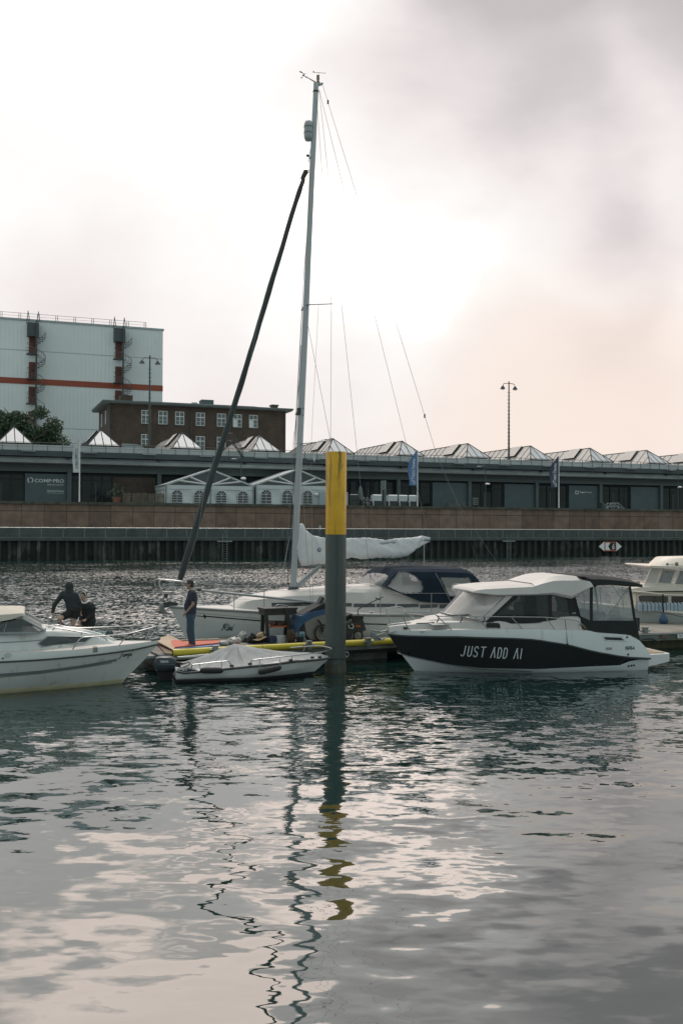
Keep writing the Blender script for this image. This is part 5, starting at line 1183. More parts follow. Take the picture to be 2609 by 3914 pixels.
# boom and sail cover
mb = MB(); mb.tube([h3(1126, 2105, 0), h3(1641, 2062, 0)], .07, 10); T.part('boom', mb, m_alu, smooth=50)
topc = cM([(318, 800), (335, 782), (356, 790), (372, 832), (430, 885), (540, 910), (720, 912), (900, 907), (1050, 925), (1180, 912), (1300, 905), (1380, 890), (1428, 904)], 0)
botc = cM([(1432, 946), (1390, 966), (1310, 1010), (1240, 1068), (1140, 1086), (990, 1080), (860, 1093), (770, 1076), (720, 1090), (540, 1132), (345, 1150), (316, 1100), (292, 1040)], 0)
u_a, u_b = cM((288, 960), 0).x, cM((1432, 920), 0).x
tz = sorted([(p.x, p.z) for p in topc]); bz = sorted([(p.x, p.z) for p in botc]); tz = [(u_a, cM((288, 900), 0).z)] + tz; bz = [(u_a, cM((288, 1010), 0).z)] + bz
mb = MB(); NU, NV = 150, 28; rnd = random.Random(4); fo = [(rnd.uniform(0, 1), rnd.uniform(.3, 1.1), rnd.uniform(-1.5, 1.5), rnd.uniform(.018, .05)) for _ in range(34)]
def cover(i, j):
    u = u_a + (u_b - u_a) * i; zt_, zb_ = interp(tz, u), interp(bz, u); a = j * 2 * PI; zc_ = (zt_ + zb_) / 2; hh = (zt_ - zb_) / 2
    th = .16 * min(1, 8 * i + .35, 6 * (1 - i) + .25); z = zc_ + hh * math.cos(a); prof = math.sin(a); thick = th * (abs(prof) ** .7) * (1 if prof > 0 else -1) * (.75 - .35 * math.cos(a))
    d = 0
    zz = (math.cos(a) + 1) / 2
    for f0, sl_, sk, am in fo: d += am * math.exp(-((i - f0 - sk * .06 * (zz - .5)) / .012) ** 2) * sl_ * (.3 + zz * .7)
    d += .03 * mnoise.noise((u * 2.2, zz * 2, 3)) + .02 * mnoise.noise((u * 6 + zz * 4, zz * 3, 9)) + .012 * mnoise.noise((u * 14 - zz * 8, zz * 3, 1))
    return Vector((u, -(thick + d * (1 if prof > 0 else -1)), z + .006 * math.sin(u * 30)))
mb.grid(cover, NU, NV); T.part('sail_cover', mb, mat('white_canvas', (.60, .61, .62), .75, .06, 4, bump=.012, bscale=2.2, stretch=(1, 1, 1.2)), smooth=70)
q = h3(1222, 2102, -.2); cs_ = MB(); cs_.V = mb.V; cs_.F = mb.F
d = MB(); d.poly([(q.x + .062 * math.cos(a * PI / 12), 0, q.z + .062 * math.sin(a * PI / 12)) for a in range(24)]); em = T.part('cover_badge', drape(d, cs_, -.012), mat('badge_blue', (.03, .09, .20), .5, .05, 2))
d = MB(); merge(d, move(plain_ring(q.x, q.z, .045, .05, 0, 20), (0, 0, 0))); d.poly([(q.x - .03, 0, q.z - .01), (q.x + .02, 0, q.z - .02), (q.x + .035, 0, q.z + .015), (q.x, 0, q.z + .03)]); T.part('badge_mark', drape(d, cs_, -.017), m_letter, em)
mb = MB(); mb.tube([h3(1136, 2236, 0), h3(1224, 2160, 0)], .05, 10); mb.tube([h3(1138, 2250, -.05), h3(1228, 2165, -.05)], .018, 6); mb.tube([h3(1132, 2244, .02), h3(1140, 2230, .02)], .07, 8); T.part('boom_vang', mb, m_alu, smooth=50)
wire('cover_line', cM([(1390, 966), (1387, 1130)], -.05), .01, m_flagw)
mb = MB(); c__ = cM([(1190, 1085), (1195, 1130), (1215, 1135), (1240, 1075)], -.05); mb.tube(smooth_pts(c__, 4), .009, 5); mb.tube(smooth_pts([p + Vector((.08, .02, .02)) for p in c__], 4), .007, 5); T.part('reef_line', mb, m_rope)
# mainsheet lines aft of the pile
for a, b in (((960, 1290), (975, 1150)), ((958, 1300), (1065, 1145)), ((965, 1290), (1040, 1180)), ((955, 1295), (900, 1170))): wire('mainsheet', cM([a, b], 0), .009, m_ropedark)
# pulpit, rails, stanchions
m_r = .014
pl = []
mb = MB(); mb.tube(smooth_pts(c5([(660, 165, -.42), (540, 155, -.38), (390, 138, -.30), (200, 122, -.16), (130, 124, -.08), (103, 150, 0), (118, 205, .0), (150, 260, .0), (200, 285, 0), (300, 300, -.2)]), 4), m_r, 6)
mb.tube(smooth_pts(c5([(560, 155, .38), (390, 148, .30), (215, 130, .16), (175, 165, .08), (190, 240, .02), (220, 285, 0), (280, 312, .15), (560, 320, .38)]), 4), m_r, 6)
for a, b in (((655, 165, -.42), (795, 480, -.62)), ((480, 160, -.36), (560, 300, -.42)), ((660, 165, .42), (780, 470, .6)), ((350, 320, 0), (305, 440, 0))): mb.tube(c5([a, b]), m_r, 6)
mb.tube(c5([(210, 285, 0), (420, 300, -.25), (560, 320, -.4)]), m_r, 6)
T.part('pulpit', mb, m_steel, smooth=50)
sh_ = lambda u, side=-1: Vector((u, side * (Bs.w((u - s0) / (SL - s0)) - .06), interp(Bs.zt, u)))
st = [c5((1215, 460), -1.0).x, c9((155, 280), -1.2).x, c9((950, 280), -1.5).x, c14((28, 440), -1.6).x, c14((535, 420), -1.65).x, c14((900, 400), -1.65).x]
for side in (-1, 1):
    tops = []
    for u in st: p = sh_(u, side); mb = MB(); mb.tube([p, p + Vector((0, 0, .62))], .0125, 6); T.part('stanchion', mb, m_steel, smooth=50); tops.append(p + Vector((0, 0, .61)))
    a = c5((660, 165, side * .42)); wire('lifeline', [a] + tops, .0035, m_steel); wire('lifeline', [a - Vector((0, 0, .3))] + [t - Vector((0, 0, .3)) for t in tops], .0035, m_steel)
# pole along the side deck
mb = MB(); mb.tube(c5([(742, 272), (1568, 358)], -1.05) + c9([(770, 242)], -1.15), .035, 8); pole = T.part('spinnaker_pole', mb, m_alu, smooth=50)
q = c5((715, 265), -1.05); mb = MB(); mb.obox(q, (.12, .07, .07)); T.part('pole_end', mb, m_rub, pole)
# anchor on the bow roller
mb = MB(); P_ = [(p.x, p.z) for p in c5([(195, 450), (175, 545), (230, 590), (330, 612), (262, 555), (228, 490), (215, 460)], -.1)]; mb.prism(P_, -.16, .02); P2 = [(p.x, p.z) for p in c5([(110, 540), (180, 548), (240, 595), (150, 575)], .05)]; mb.prism(P2, .0, .14); an = T.part('anchor', mb, m_galv)
mb = MB(); mb.tube(smooth_pts(c5([(205, 455), (225, 490), (300, 492), (420, 470)], 0), 3), .022, 6); mb.prism([(p.x, p.z) for p in c5([(215, 445), (300, 425), (430, 440), (425, 470), (240, 480)], 0)], -.05, .05); T.part('anchor_shank', mb, m_rub, an)
mb = MB(); q = c5((265, 345), 0); mb.obox(q, (.1, .1, .11)); mb.tube([q, c5((300, 440), 0)], .012, 5); T.part('bow_light', mb, m_rub)
cleat(T, tuple(sh_(s0 + .5) + Vector((0, .1, .02)))); cleat(T, tuple(sh_(5.6) + Vector((0, .02, .02))))
mb = MB(); q = h3(1168, 2258, -.3); mb.lathe([(.06, 0), (.05, .05), (.065, .1)], (q.x, -.3, q.z - .06), 12); T.part('winch', mb, m_steel, smooth=40)
q = c14((795, 380), -1.35); mb = MB(); mb.lathe([(.08, 0), (.06, .06), (.055, .1), (.075, .15), (.04, .18)], (q.x, -1.35, q.z - .02), 14); T.part('winch', mb, m_steel, smooth=40)
# sprayhood and cockpit tent
m_navy = mat('navy_canvas', (.016, .026, .040), .85, .15, 3, bump=.01, bscale=3, spec=.1)
m_foil = mat('clear_window_foil', (.55, .55, .54), .12, .05, 2, alpha=.42)
V1 = -1.27
outl = c14([(70, 205), (190, 70), (250, 42), (420, 36), (600, 36), (760, 40), (880, 42), (940, 58), (985, 88), (1030, 150), (1065, 218)], V1)
arch = []
for p in smooth_pts(outl, 3):
    base = c14((p.x, 0), V1) if False else None
    zb_ = interp([(c14((70, 205), V1).x, c14((70, 215), V1).z), (c14((250, 290), V1).x, c14((250, 290), V1).z), (c14((430, 360), V1).x, c14((430, 360), V1).z), (c14((700, 378), V1).x, c14((700, 378), V1).z), (c14((1065, 400), V1).x, c14((1065, 400), V1).z)], p.x)
    h = max(p.z - zb_, .03); w = -V1
    ring = [(p.x, -w - .05, zb_), (p.x, -w - .02, zb_ + h * .35), (p.x, -w + .02, zb_ + h * .7), (p.x, -w + .10, zb_ + h * .9), (p.x, -w + .28, zb_ + h * .99), (p.x, -w * .4, zb_ + h * 1.04), (p.x, 0, zb_ + h * 1.05)]
    arch.append(ring + [(x, -y, z) for x, y, z in reversed(ring[:-1])])
def win(pts, name, m_, v=V1 - .06, dv=.008, par=None):
    mb = MB(); mb.prism([(p.x, p.z) for p in smooth_pts(c14(pts, v), 3, closed=True)], v, v + dv); return T.part(name, mb, m_, par)
# canvas as panels with real window openings: columns of the arch are skipped where the foil is
cv = MB(); fo_ = MB()
from mathutils.geometry import intersect_point_tri_2d
def inside(x, y, poly):
    r_ = False
    for (x1, y1), (x2, y2) in zip(poly, poly[1:] + poly[:1]):
        if (y1 > y) != (y2 > y) and x < (x2 - x1) * (y - y1) / (y2 - y1) + x1: r_ = not r_
    return r_
w1 = [(p.x, p.z) for p in c14([(100, 210), (225, 72), (290, 66), (370, 105), (430, 165), (450, 225), (430, 272), (330, 280), (220, 268)], V1 - .02)]
w2 = [(p.x, p.z) for p in c14([(622, 118), (680, 122), (905, 127), (935, 190), (955, 305), (705, 306), (665, 220)], V1 - .02)]
w0 = [(p.x, p.z) for p in c14([(-10, 195), (80, 60), (180, 50), (75, 200)], V1 + .1)]
fine = []
for A, B_ in zip(arch, arch[1:]):
    for k in range(4): fine.append([tuple(Vector(p).lerp(Vector(q), k / 4)) for p, q in zip(A, B_)])
fine.append(arch[-1])
fine = [[tuple(Vector(a).lerp(Vector(b), k / 5)) for a, b in zip(r_, r_[1:]) for k in range(5)] + [r_[-1]] for r_ in fine]
def addq(mbx, *pts): mbx.poly(pts)
for A, B_ in zip(fine, fine[1:]):
    for k in range(len(A) - 1):
        c_x = (A[k][0] + B_[k][0]) / 2; c_z = (A[k][2] + A[k + 1][2] + B_[k][2] + B_[k + 1][2]) / 4; side = abs(A[k][1]) > 1.1
        tgt = fo_ if side and (inside(c_x, c_z, w1) or inside(c_x, c_z, w2)) else cv
        tgt.poly([A[k], A[k + 1], B_[k + 1], B_[k]])
cvo = T.part('cockpit_tent', cv, m_navy, smooth=60); T.part('window_foil', fo_, m_foil, cvo, smooth=60)
# windscreen ahead of the tent
a = c14((0, 200), -.6).x; mb = MB(); f0 = arch[1]; secs = []
for t in (0, 1):
    ring = []
    for (x, y, z) in arch[6]:
        zb2 = z; ring.append((x - .02 * (1 - t) - (.75 * (1 - t)), y * (.72 if t == 0 else .97), (z if t else min(z, c14((0, 195), -.8).z))))
    secs.append(ring)
T.part('windscreen', MB().loft(secs), m_foil, cvo, smooth=50)
for w_ in (w1, w2):
    mb = MB(); mb.tube([(x, V1 - .045, z) for x, z in w_], .012, 5, closed=True); T.part('window_edge', mb, mat('grey_binding', (.06, .08, .09), .7, .1, 3), cvo)
mb = MB(); mb.tube(c14([(575, 82), (640, 200), (735, 385)], V1 - .08), .012, 6); T.part('tent_hoop', mb, m_steel, cvo)
mb = MB(); q = c14((895, 255), -.5); rw = .30; mb.tube([(q.x + rw * .55 * math.cos(a * PI / 12), -.5 + rw * .8 * math.cos(a * PI / 12), q.z + rw * math.sin(a * PI / 12)) for a in range(24)], .014, 6, closed=True)
for a in (0, 2.1, 4.2): mb.tube([q, (q.x + rw * .55 * math.cos(a), -.5 + rw * .8 * math.cos(a), q.z + rw * math.sin(a))], .009, 5)
mb.tube([q, q + Vector((.1, .1, -.6))], .05, 8); T.part('steering_wheel', mb, m_steel, smooth=50)
mb = MB(); mb.tube(smooth_pts(c14([(290, 200, -.3), (340, 200, -.3), (350, 225, -.3), (350, 265, -.3)]), 3), .02, 6); mb.ball(tuple(c14((415, 222), -.3)), (.09, .08, .07), 10, 6); mb.obox(c14((350, 262), -.3), (.9, .4, .2)); T.part('cockpit_gear', mb, m_rub)
# ---------------------------------------------------------------- black and white cabin cruiser
def solve_frame(tip, deg, back=0.0):      # frame with its origin at a photographed bow tip (sx, sy, distance)
    d = ray(tip[0], tip[1]); t = tip[2] / d.y; p = CAM + d * t
    return Frame(p.x, p.y, deg)
QS = solve_frame((1482, 2420, 25.2), 12.5); QL = 6.75
T = Thing('cabin_cruiser', 'white cabin cruiser with a black hull side lettered in white and a black canopy', 'motor boat', QS, (3.3, 0, 0))
a5 = crop(QS, 1440, 2160, 2.57); a6 = crop(QS, 2000, 2100, 2.575)
S5 = lambda pts: [(1440 + x / 2.57, 2160 + y / 2.57) for x, y in pts]; S6 = lambda pts: [(2000 + x / 2.575, 2100 + y / 2.575) for x, y in pts]
QL = a6((1238, 1060), -1.1).x
r0 = HullRow(0.0, [(0, 1)], 1.22, 1.10, .45, 2.3)
r0.zt = wl_trace(QS, S5([(95, 655), (175, 640), (420, 640), (720, 637), (1080, 630), (1568, 628)]) + S6([(0, 785), (470, 795), (660, 801), (690, 820), (1050, 845), (1120, 880), (1180, 940), (1225, 1003), (1240, 1010)]), r0.w, 0, QL)
st1 = a5((112, 684)).x; r1 = HullRow(st1, [(0, 1)], 1.24, 1.14, .45, 2.2); r1.zt = wl_trace(QS, S5([(112, 684), (300, 697), (800, 705), (1300, 720), (1568, 735)]) + S6([(200, 905), (430, 940), (700, 1010), (1000, 1062), (1250, 1075)]), r1.w, st1, QL)
st2 = a5((245, 882)).x; r2 = HullRow(st2, [(0, 1)], 1.10, 1.06, .5, 2.0)
r2.zt = wl_trace(QS, S5([(245, 882), (400, 925), (700, 975), (1000, 1010), (1568, 1022)]) + S6([(0, 1175), (710, 1150), (960, 1140), (1060, 1090), (1100, 1086), (1250, 1086)]), r2.w, st2, QL)
st3 = a5((365, 1035)).x; r3 = HullRow(st3, [(0, 0.0)], 1.0, 1.0, .55, 1.7); r4 = HullRow(st3 + .6, [(0, -.35), (QL, -.3)], .5, .5, .5, 1.6)
m_blackhull = mat('black_hull_paint', (.006, .008, .009), .16, .1, 1)
qh = hull_mesh([r0, r1, r2, r3, r4], QL, [0, 1, 0, 2]); T.part('hull', qh, [mat('bright_gelcoat', (.60, .63, .63), .25, .04, 1, stain=((.34, .33, .25), 1.6, .56, .4, (1.6, 1, .5))), m_blackhull, m_rub], smooth=38)
T.part('deck', deck_mesh(r0, QL, .05, .012), m_deck, smooth=50)
for side in (-1, 1): mb = MB(); mb.tube(sheer_pts(r1, QL, 0, side, out=.012), .022, 6); T.part('rub_rail', mb, m_rub, smooth=40)
def bandq(pts, w, sf, off=-.006, n=8):
    mb = MB()
    for (a, b) in zip(pts, pts[1:]):
        for k in range(n):
            p, q = a.lerp(b, k / n), a.lerp(b, (k + 1) / n); mb.poly([(p.x, 0, p.z - w / 2), (q.x, 0, q.z - w / 2), (q.x, 0, q.z + w / 2), (p.x, 0, p.z + w / 2)])
    return drape(mb, sf, off)
T.part('grey_line', bandq(a5([(255, 893), (400, 938), (700, 990), (1000, 1024), (1568, 1040)], -.8) + [] if False else a5([(300, 908), (400, 938), (700, 990), (1000, 1026), (1500, 1040)], -.9), .03, qh), mat('pale_grey_line', (.24, .28, .28), .4, .05, 2))
# lettering: stroke letters with barless A
def LT(ch, x, h, w):
    A = {'J': [[(.75, 1), (.75, .15), (.55, 0), (.2, 0), (.0, .12)]], 'U': [[(0, 1), (0, .15), (.25, 0), (.6, 0), (.85, .15), (.85, 1)]], 'S': [[(.85, .82), (.65, 1), (.2, 1), (0, .82), (.05, .6), (.8, .38), (.85, .18), (.65, 0), (.15, 0), (-.05, .15)]],
         'T': [[(-.15, 1), (1.1, 1)], [(.48, 1), (.48, 0)]], 'A': [[(-.15, 0), (.42, 1), (.95, 0)], [(.42, 1), (.62, 1)]], 'D': [[(0, 0), (0, 1), (.55, 1), (.85, .8), (.85, .2), (.55, 0), (0, 0)]], 'I': [[(.3, 0), (.3, 1)]]}[ch]
    return [[(x + (px_ * w) + py_ * h * .06, py_ * h) for px_, py_ in g] for g in A]
base0, base1 = a5((862, 906), -1.15), a5((1410, 921), -1.15); hgt = a5((900, 806), -1.15).z - a5((900, 908), -1.15).z
mbt = MB(); tot = 1410 - 862
for ch, x in zip('JUSTADDAI', (862, 918, 972, 1032, 1130, 1186, 1240, 1346, 1396)):
    f_ = (x - 862) / tot; org = base0.lerp(base1, f_)
    for g in LT(ch, 0, hgt, hgt * .36): stroke(mbt, [(org.x + p[0], org.z + p[1]) for p in g], .024)
T.part('hull_lettering', drape(mbt, qh, -.008), m_letter)
def htext(s_, a, b, size, m_, shear=0, bold=0.0, name='lettering', sf=None, off=-.008):
    t_ = text_mb(s_, 1, 'LEFT', shear=shear, bold=bold); x0, x1 = min(p.x for p in t_.V), max(p.x for p in t_.V); k_ = (b.x - a.x) / (x1 - x0)
    move(t_, (a.x - x0 * k_, 0, a.z), scale=(k_, 1, size)); return drape(t_, sf, off)
T.part('maker_lettering', htext('QUICKSILVER', a6((792, 985), -1.12), a6((970, 985), -1.12), .085, m_rub, .25, .012, sf=qh), mat('dark_lettering', (.03, .035, .035), .5, .05, 1))
T.part('registration', htext('106745-A', a6((988, 985), -1.12), a6((1083, 985), -1.12), .125, m_rub, 0, .03, sf=qh), mat('dark_lettering', (0, 0, 0)))
# topside vent
P_ = a6([(782, 862), (952, 868), (985, 895), (800, 886)], -1.16); v_ = T.part('vent', drape(fill(P_), qh, -.012), m_black)
mb = MB(); mb.tube([drape_p for drape_p in [Vector((p.x, 0, p.z)) for p in a6([(768, 853), (960, 858), (1008, 906), (790, 893)], -1.16)]], .008, 5, closed=True); drape(mb, qh, -.012)
for i in range(len(mb.V)): pass
T.part('vent_trim', band_ if False else mb, m_gel, v_)
for x, y in ((1043, 1152), (1070, 1148), (1095, 1145), (1015, 1031), (1010, 862), (710, 1140)):
    q = a6((x, y), -1.12); mb = MB(); mb.poly([(q.x + .028 * math.cos(a * PI / 6), 0, q.z + .028 * math.sin(a * PI / 6)) for a in range(12)]); T.part('through_hull', drape(mb, qh, -.012), m_rub)
# cabin trunk
def sect_loft(top, wf, zbase, flare=.06, rnd_=.12, crown=.04):
    secs = []
    for p in top:
        w = wf(p.x); zb_ = zbase(p.x); h = max(p.z - zb_, .004)
        secs.append([(p.x, -w - flare, zb_), (p.x, -w - flare * .5, zb_ + h * .5), (p.x, -w, zb_ + h * .86), (p.x, -w + rnd_ * .4, zb_ + h * .97), (p.x, -w + rnd_, zb_ + h), (p.x, -w * .4, zb_ + h + crown), (p.x, w * .4, zb_ + h + crown), (p.x, w - rnd_, zb_ + h), (p.x, w - rnd_ * .4, zb_ + h * .97), (p.x, w, zb_ + h * .86), (p.x, w + flare * .5, zb_ + h * .5), (p.x, w + flare, zb_)])
    return MB().loft(secs, True, True)
sheerQ = lambda u: interp(r0.zt, u) - .01
wq = lambda u: interp([(.3, .12), (1.0, .45), (1.8, .78), (2.6, .95), (7, .98)], u)
tk = sect_loft(smooth_pts(a5([(200, 628), (420, 600), (560, 575), (800, 560), (1060, 545), (1200, 542), (1285, 560), (1330, 572), (1568, 568)], -.9) + a6([(200, 712), (330, 690), (380, 665), (548, 660), (560, 690), (580, 790)], -1.0), 2), wq, sheerQ, .05, .1, .03)
T.part('cabin_trunk', tk, m_deck, smooth=35)
fd = sect_loft(smooth_pts(a5([(430, 598), (545, 535), (640, 520), (720, 505), (850, 515), (1000, 540), (1060, 552)], -.5), 2), lambda u: wq(u) * .68, lambda u: sheerQ(u) + .08, .12, .12, .03)
T.part('foredeck', fd, m_deck, smooth=40)
q0, q1 = a5((1090, 570), -1), a5((1200, 628), -1); cx_, cz_ = (q0.x + q1.x) / 2, (q0.z + q1.z) / 2; mb = MB(); rw, rh = (q1.x - q0.x) / 2 + .03, (q0.z - q1.z) / 2
mb.poly([(cx_ + rw * math.copysign(abs(math.cos(a * PI / 10)) ** .5, math.cos(a * PI / 10)), 0, cz_ + rh * math.copysign(abs(math.sin(a * PI / 10)) ** .5, math.sin(a * PI / 10))) for a in range(20)]); T.part('porthole', drape(fill(mb.V), tk, -.01), m_black)
mb = MB(); P_ = a5([(505, 578, -.6), (600, 562, -.2), (735, 578, -.35), (700, 592, -.7), (545, 596, -.8)]); mb.poly(P_); mb.solidify((0, 0, .02)); T.part('deck_hatch', mb, m_steel)
# wheelhouse: pillars, glazing, roof
VH = -.92
m_tint = mat('tinted_glass', (.03, .04, .04), .06, .05, 2, alpha=.5, spec=.8)
m_wsg = mat('windscreen_glass', (.62, .58, .56), .04, .05, 2, alpha=.66, spec=1.0)  # pale pinkish base colour stands in for the sky reflected in the glass
def sideplate(pts, name, m_, v=VH, dv=.03, both=True, par=None):
    for s_ in ((-1, 1) if both else (-1,)):
        mb = MB(); mb.prism([(p.x, p.z) for p in pts], s_ * -v if s_ > 0 else v, (s_ * -v - dv) if s_ > 0 else v + dv); o_ = T.part(name, mb, m_, par)
    return o_
roof_top = smooth_pts(a5([(962, 262), (1000, 232), (1120, 215), (1290, 202), (1568, 186)], VH) + a6([(100, 335), (280, 272), (460, 256), (560, 272), (640, 296), (668, 350)], VH), 2)
rb_t = [(p.x, p.z) for p in a5([(955, 272), (1010, 280), (1160, 300), (1568, 295)], VH) + a6([(0, 452), (290, 443), (370, 465), (450, 490), (560, 425), (672, 362)], VH)]
secs = []
for p in roof_top:
    zb_ = min(interp(rb_t, p.x), p.z - .02); w = 1.0; h = p.z - zb_; k_ = min(1, (p.x - roof_top[0].x) / .5 + .78)
    secs.append([(p.x, -w * k_ + .03, zb_), (p.x, -w * k_ - .02, zb_ + h * .12), (p.x, -w * k_ + .02, zb_ + h * .78), (p.x, -w * k_ + .22, p.z), (p.x, -.3, p.z), (p.x, .3, p.z), (p.x, w * k_ - .22, p.z), (p.x, w * k_ - .02, zb_ + h * .78), (p.x, w * k_ + .02, zb_ + h * .12), (p.x, w * k_ - .03, zb_)])
T.part('roof', MB().loft(secs, True, True, closed=True), m_deck, smooth=22)
for rr_ in (-.55, .55):
    mb = MB(); mb.tube(smooth_pts(a5([(1350, 248), (1380, 218), (1480, 212), (1568, 200)], rr_ - .2) + a6([(230, 345), (365, 338), (380, 355)], rr_ - .2), 3), .014, 6); T.part('roof_rail', mb, m_steel, smooth=50)
mb = MB(); mb.tube(smooth_pts(a5([(1080, 218), (1110, 200), (1300, 180), (1500, 162), (1530, 178)], .6), 3), .014, 6); T.part('roof_rail', mb, m_steel, smooth=50)
mb = MB(); q = a6((268, 262), .1); mb.lathe([(.08, -.05), (.09, 0), (.05, .06)], tuple(q), 12); mb.ball(tuple(a6((388, 257), -.2)), .035, 8, 6); mb.tube(a6([(385, 262), (180, 322), (150, 330)], -.3), .010, 5); mb.lathe([(.05, -.05), (.05, .04), (.02, .05)], tuple(a6((146, 330), -.4)), 10); T.part('roof_fitting', mb, m_rub)
mb = MB(); P_ = a5([(1195, 222, -.5), (1260, 210, 0), (1568, 196, 0), (1568, 208, -.5)]); mb.poly(P_); mb.solidify((0, 0, .02)); T.part('roof_hatch', mb, m_rub)
# windscreen between the two front pillars
A_, Bb = a5((735, 492), -.75), a5((962, 268), -.88); C_, D_ = a5((1010, 540), VH), a5((1235, 318), VH)
mb = MB(); n = 6; fr_ = []
lo = [Vector((A_.x + (C_.x - A_.x) * abs(math.sin(t)) ** 2.2, VH * math.sin(t), A_.z + (C_.z - A_.z) * abs(math.sin(t)) ** 2)) for t in [PI / 2 * (k / n) for k in range(-n, n + 1)]][::-1]
hi = [Vector((Bb.x + (D_.x - Bb.x) * abs(math.sin(t)) ** 2.2, VH * math.sin(t), Bb.z + (D_.z - Bb.z) * abs(math.sin(t)) ** 2)) for t in [PI / 2 * (k / n) for k in range(-n, n + 1)]][::-1]
mb.loft([lo, hi]); T.part('windscreen', mb, m_wsg, smooth=60)
mb = MB(); mb.tube(lo, .022, 6); mb.tube([lo[n], hi[n]], .02, 6); T.part('windscreen_frame', mb, m_alu)
sideplate(a5([(1008, 548), (1072, 545), (1335, 300), (1270, 300)], VH), 'pillar', m_deck, VH - .01, .05)
sideplate(a5([(1072, 545), (1100, 552), (1395, 302), (1335, 302)], VH), 'pillar_trim', m_black, VH - .008, .04)
blk = a5([(1065, 540), (1110, 490), (1568, 498)], VH) ; blk2 = a6([(0, 655), (330, 640), (470, 640), (550, 655), (340, 692), (0, 725)], VH)
sideplate(a5([(1065, 545), (1112, 500), (1568, 505)], VH) + a6([(0, 660), (300, 660), (340, 690), (0, 722)], VH) + a5([(1300, 575), (1270, 556), (1080, 562)], VH), 'sill', m_black, VH - .006, .03)
sideplate(a5([(1112, 500), (1392, 308), (1568, 300)], VH) + a6([(0, 455), (120, 450), (120, 660), (0, 660)], VH) + a5([(1568, 505)], VH), 'side_window', m_tint, VH + .01, .008)
sideplate(a6([(118, 450), (290, 446), (430, 490), (520, 560), (550, 655), (330, 690), (300, 662), (120, 662)], VH), 'side_window', m_tint, VH + .01, .008)
for pts in (a6([(245, 450), (275, 450), (280, 665), (250, 665)], VH), a6([(425, 488), (510, 470), (560, 655), (455, 650)], VH)): sideplate(pts, 'door_post', m_black, VH, .03)
mb = MB()
for x, z, sx_, sz_ in ((1250, 530, .35, .45), (1480, 470, .5, .55)): q = a5((x, z), -.3); mb.obox(q, (sx_, .5, sz_), (0, -.12, 0))
q = a6((130, 560), -.3); mb.obox(q, (.45, .5, .7), (0, .1, 0)); T.part('seat', mb, mat('dark_upholstery', (.03, .035, .035), .8, .15, 3))
mb = MB(); mb.tube(smooth_pts(a5([(1350, 490, -.5), (1350, 375, -.5), (1420, 368, -.5), (1568, 370, -.5)]), 3), .018, 6); T.part('inner_rail', mb, m_rub)
mb = MB(); mb.grid(lambda i, j: (a6((300, 450), .3).x + .42 * i + .2 * j + .02 * math.sin(i * 25), .3 + .03 * math.sin(i * 18), a6((300, 450), .3).z - .62 * j), 16, 4); T.part('curtain', mb, mat('grey_curtain', (.13, .15, .15), .9, .1, 3), smooth=60)
T.part('side_model', htext('675', a6((474, 634), VH), a6((510, 634), VH), .05, m_letter, .2, .01, sf=MB().prism([(-5, -5), (20, -5), (20, 5), (-5, 5)], VH - .012, VH), off=-.004), m_letter)
# aft canopy
m_blk = mat('black_canvas', (.012, .016, .016), .85, .15, 3, bump=.01, bscale=3)
m_vin = mat('creased_clear_vinyl', (.42, .45, .45), .12, .3, 2.5, alpha=.34, bump=.03, bscale=3)
VC_ = -.98
tops = smooth_pts(a6([(458, 252), (520, 244), (640, 246), (760, 258), (900, 272), (990, 295), (1050, 322), (1056, 358)], VC_ * .4), 3)
lowt = [(p.x, p.z) for p in a6([(458, 258), (600, 275), (672, 362), (760, 352), (870, 350), (960, 362), (1056, 368)], VC_)]
secs = []
for p in tops:
    zb_ = min(interp(lowt, p.x), p.z - .01); secs.append([(p.x, VC_, zb_), (p.x, VC_ + .02, zb_ + (p.z - zb_) * .6), (p.x, VC_ + .2, zb_ + (p.z - zb_) * .93), (p.x, -.4, p.z), (p.x, .4, p.z), (p.x, -VC_ - .2, zb_ + (p.z - zb_) * .93), (p.x, -VC_ - .02, zb_ + (p.z - zb_) * .6), (p.x, -VC_, zb_)])
can = T.part('canopy', MB().loft(secs, True, True, closed=True), m_blk, smooth=50)
for s_ in (-1, 1):
    vv = s_ * -VC_
    def plate(pts, name, m_, dv=.012, off=0): mb = MB(); mb.prism([(p.x, p.z) for p in pts], vv * (1 + off), vv * (1 + off) - s_ * dv); T.part(name, mb, m_, can)
    G = lambda pts: a6(pts, VC_)
    plate(G([(515, 478), (652, 375), (652, 700), (560, 655)]), 'clear_panel', m_vin); plate(G([(676, 372), (870, 352), (1030, 372), (1080, 702), (676, 706)]), 'clear_panel', m_vin)
    plate(G([(650, 372), (678, 366), (678, 706), (650, 702)]), 'canvas_strip', m_blk, .016, .004); plate(G([(1030, 370), (1054, 366), (1102, 704), (1080, 704)]), 'canvas_strip', m_blk, .016, .004)
    plate(G([(552, 655), (600, 675), (650, 700), (1104, 702), (1142, 890), (1060, 846), (680, 820), (672, 800), (590, 795)]), 'canvas_skirt', m_blk, .016, .002)
mb = MB(); A1, A2, A3, A4 = a6((1054, 366), VC_), a6((1142, 885), VC_), None, None
mb.loft([[(A1.x, -.97, A1.z), (A1.x, .97, A1.z)], [(A2.x, -1.0, A2.z), (A2.x, 1.0, A2.z)]]); T.part('canopy_back', mb, m_vin, can)
mb = MB()
for pts in ([(870, 352, -.9), (955, 470, -.9)], [(1035, 372, -.92), (800, 698, -.92)], [(968, 368, .8), (985, 680, .8)], [(750, 365, .8), (765, 655, .8)], [(590, 430, .7), (600, 650, .7)], [(925, 530, .3), (928, 690, .3)]): mb.tube(a6(pts), .016, 6)
T.part('canopy_frame', mb, m_steel, can)
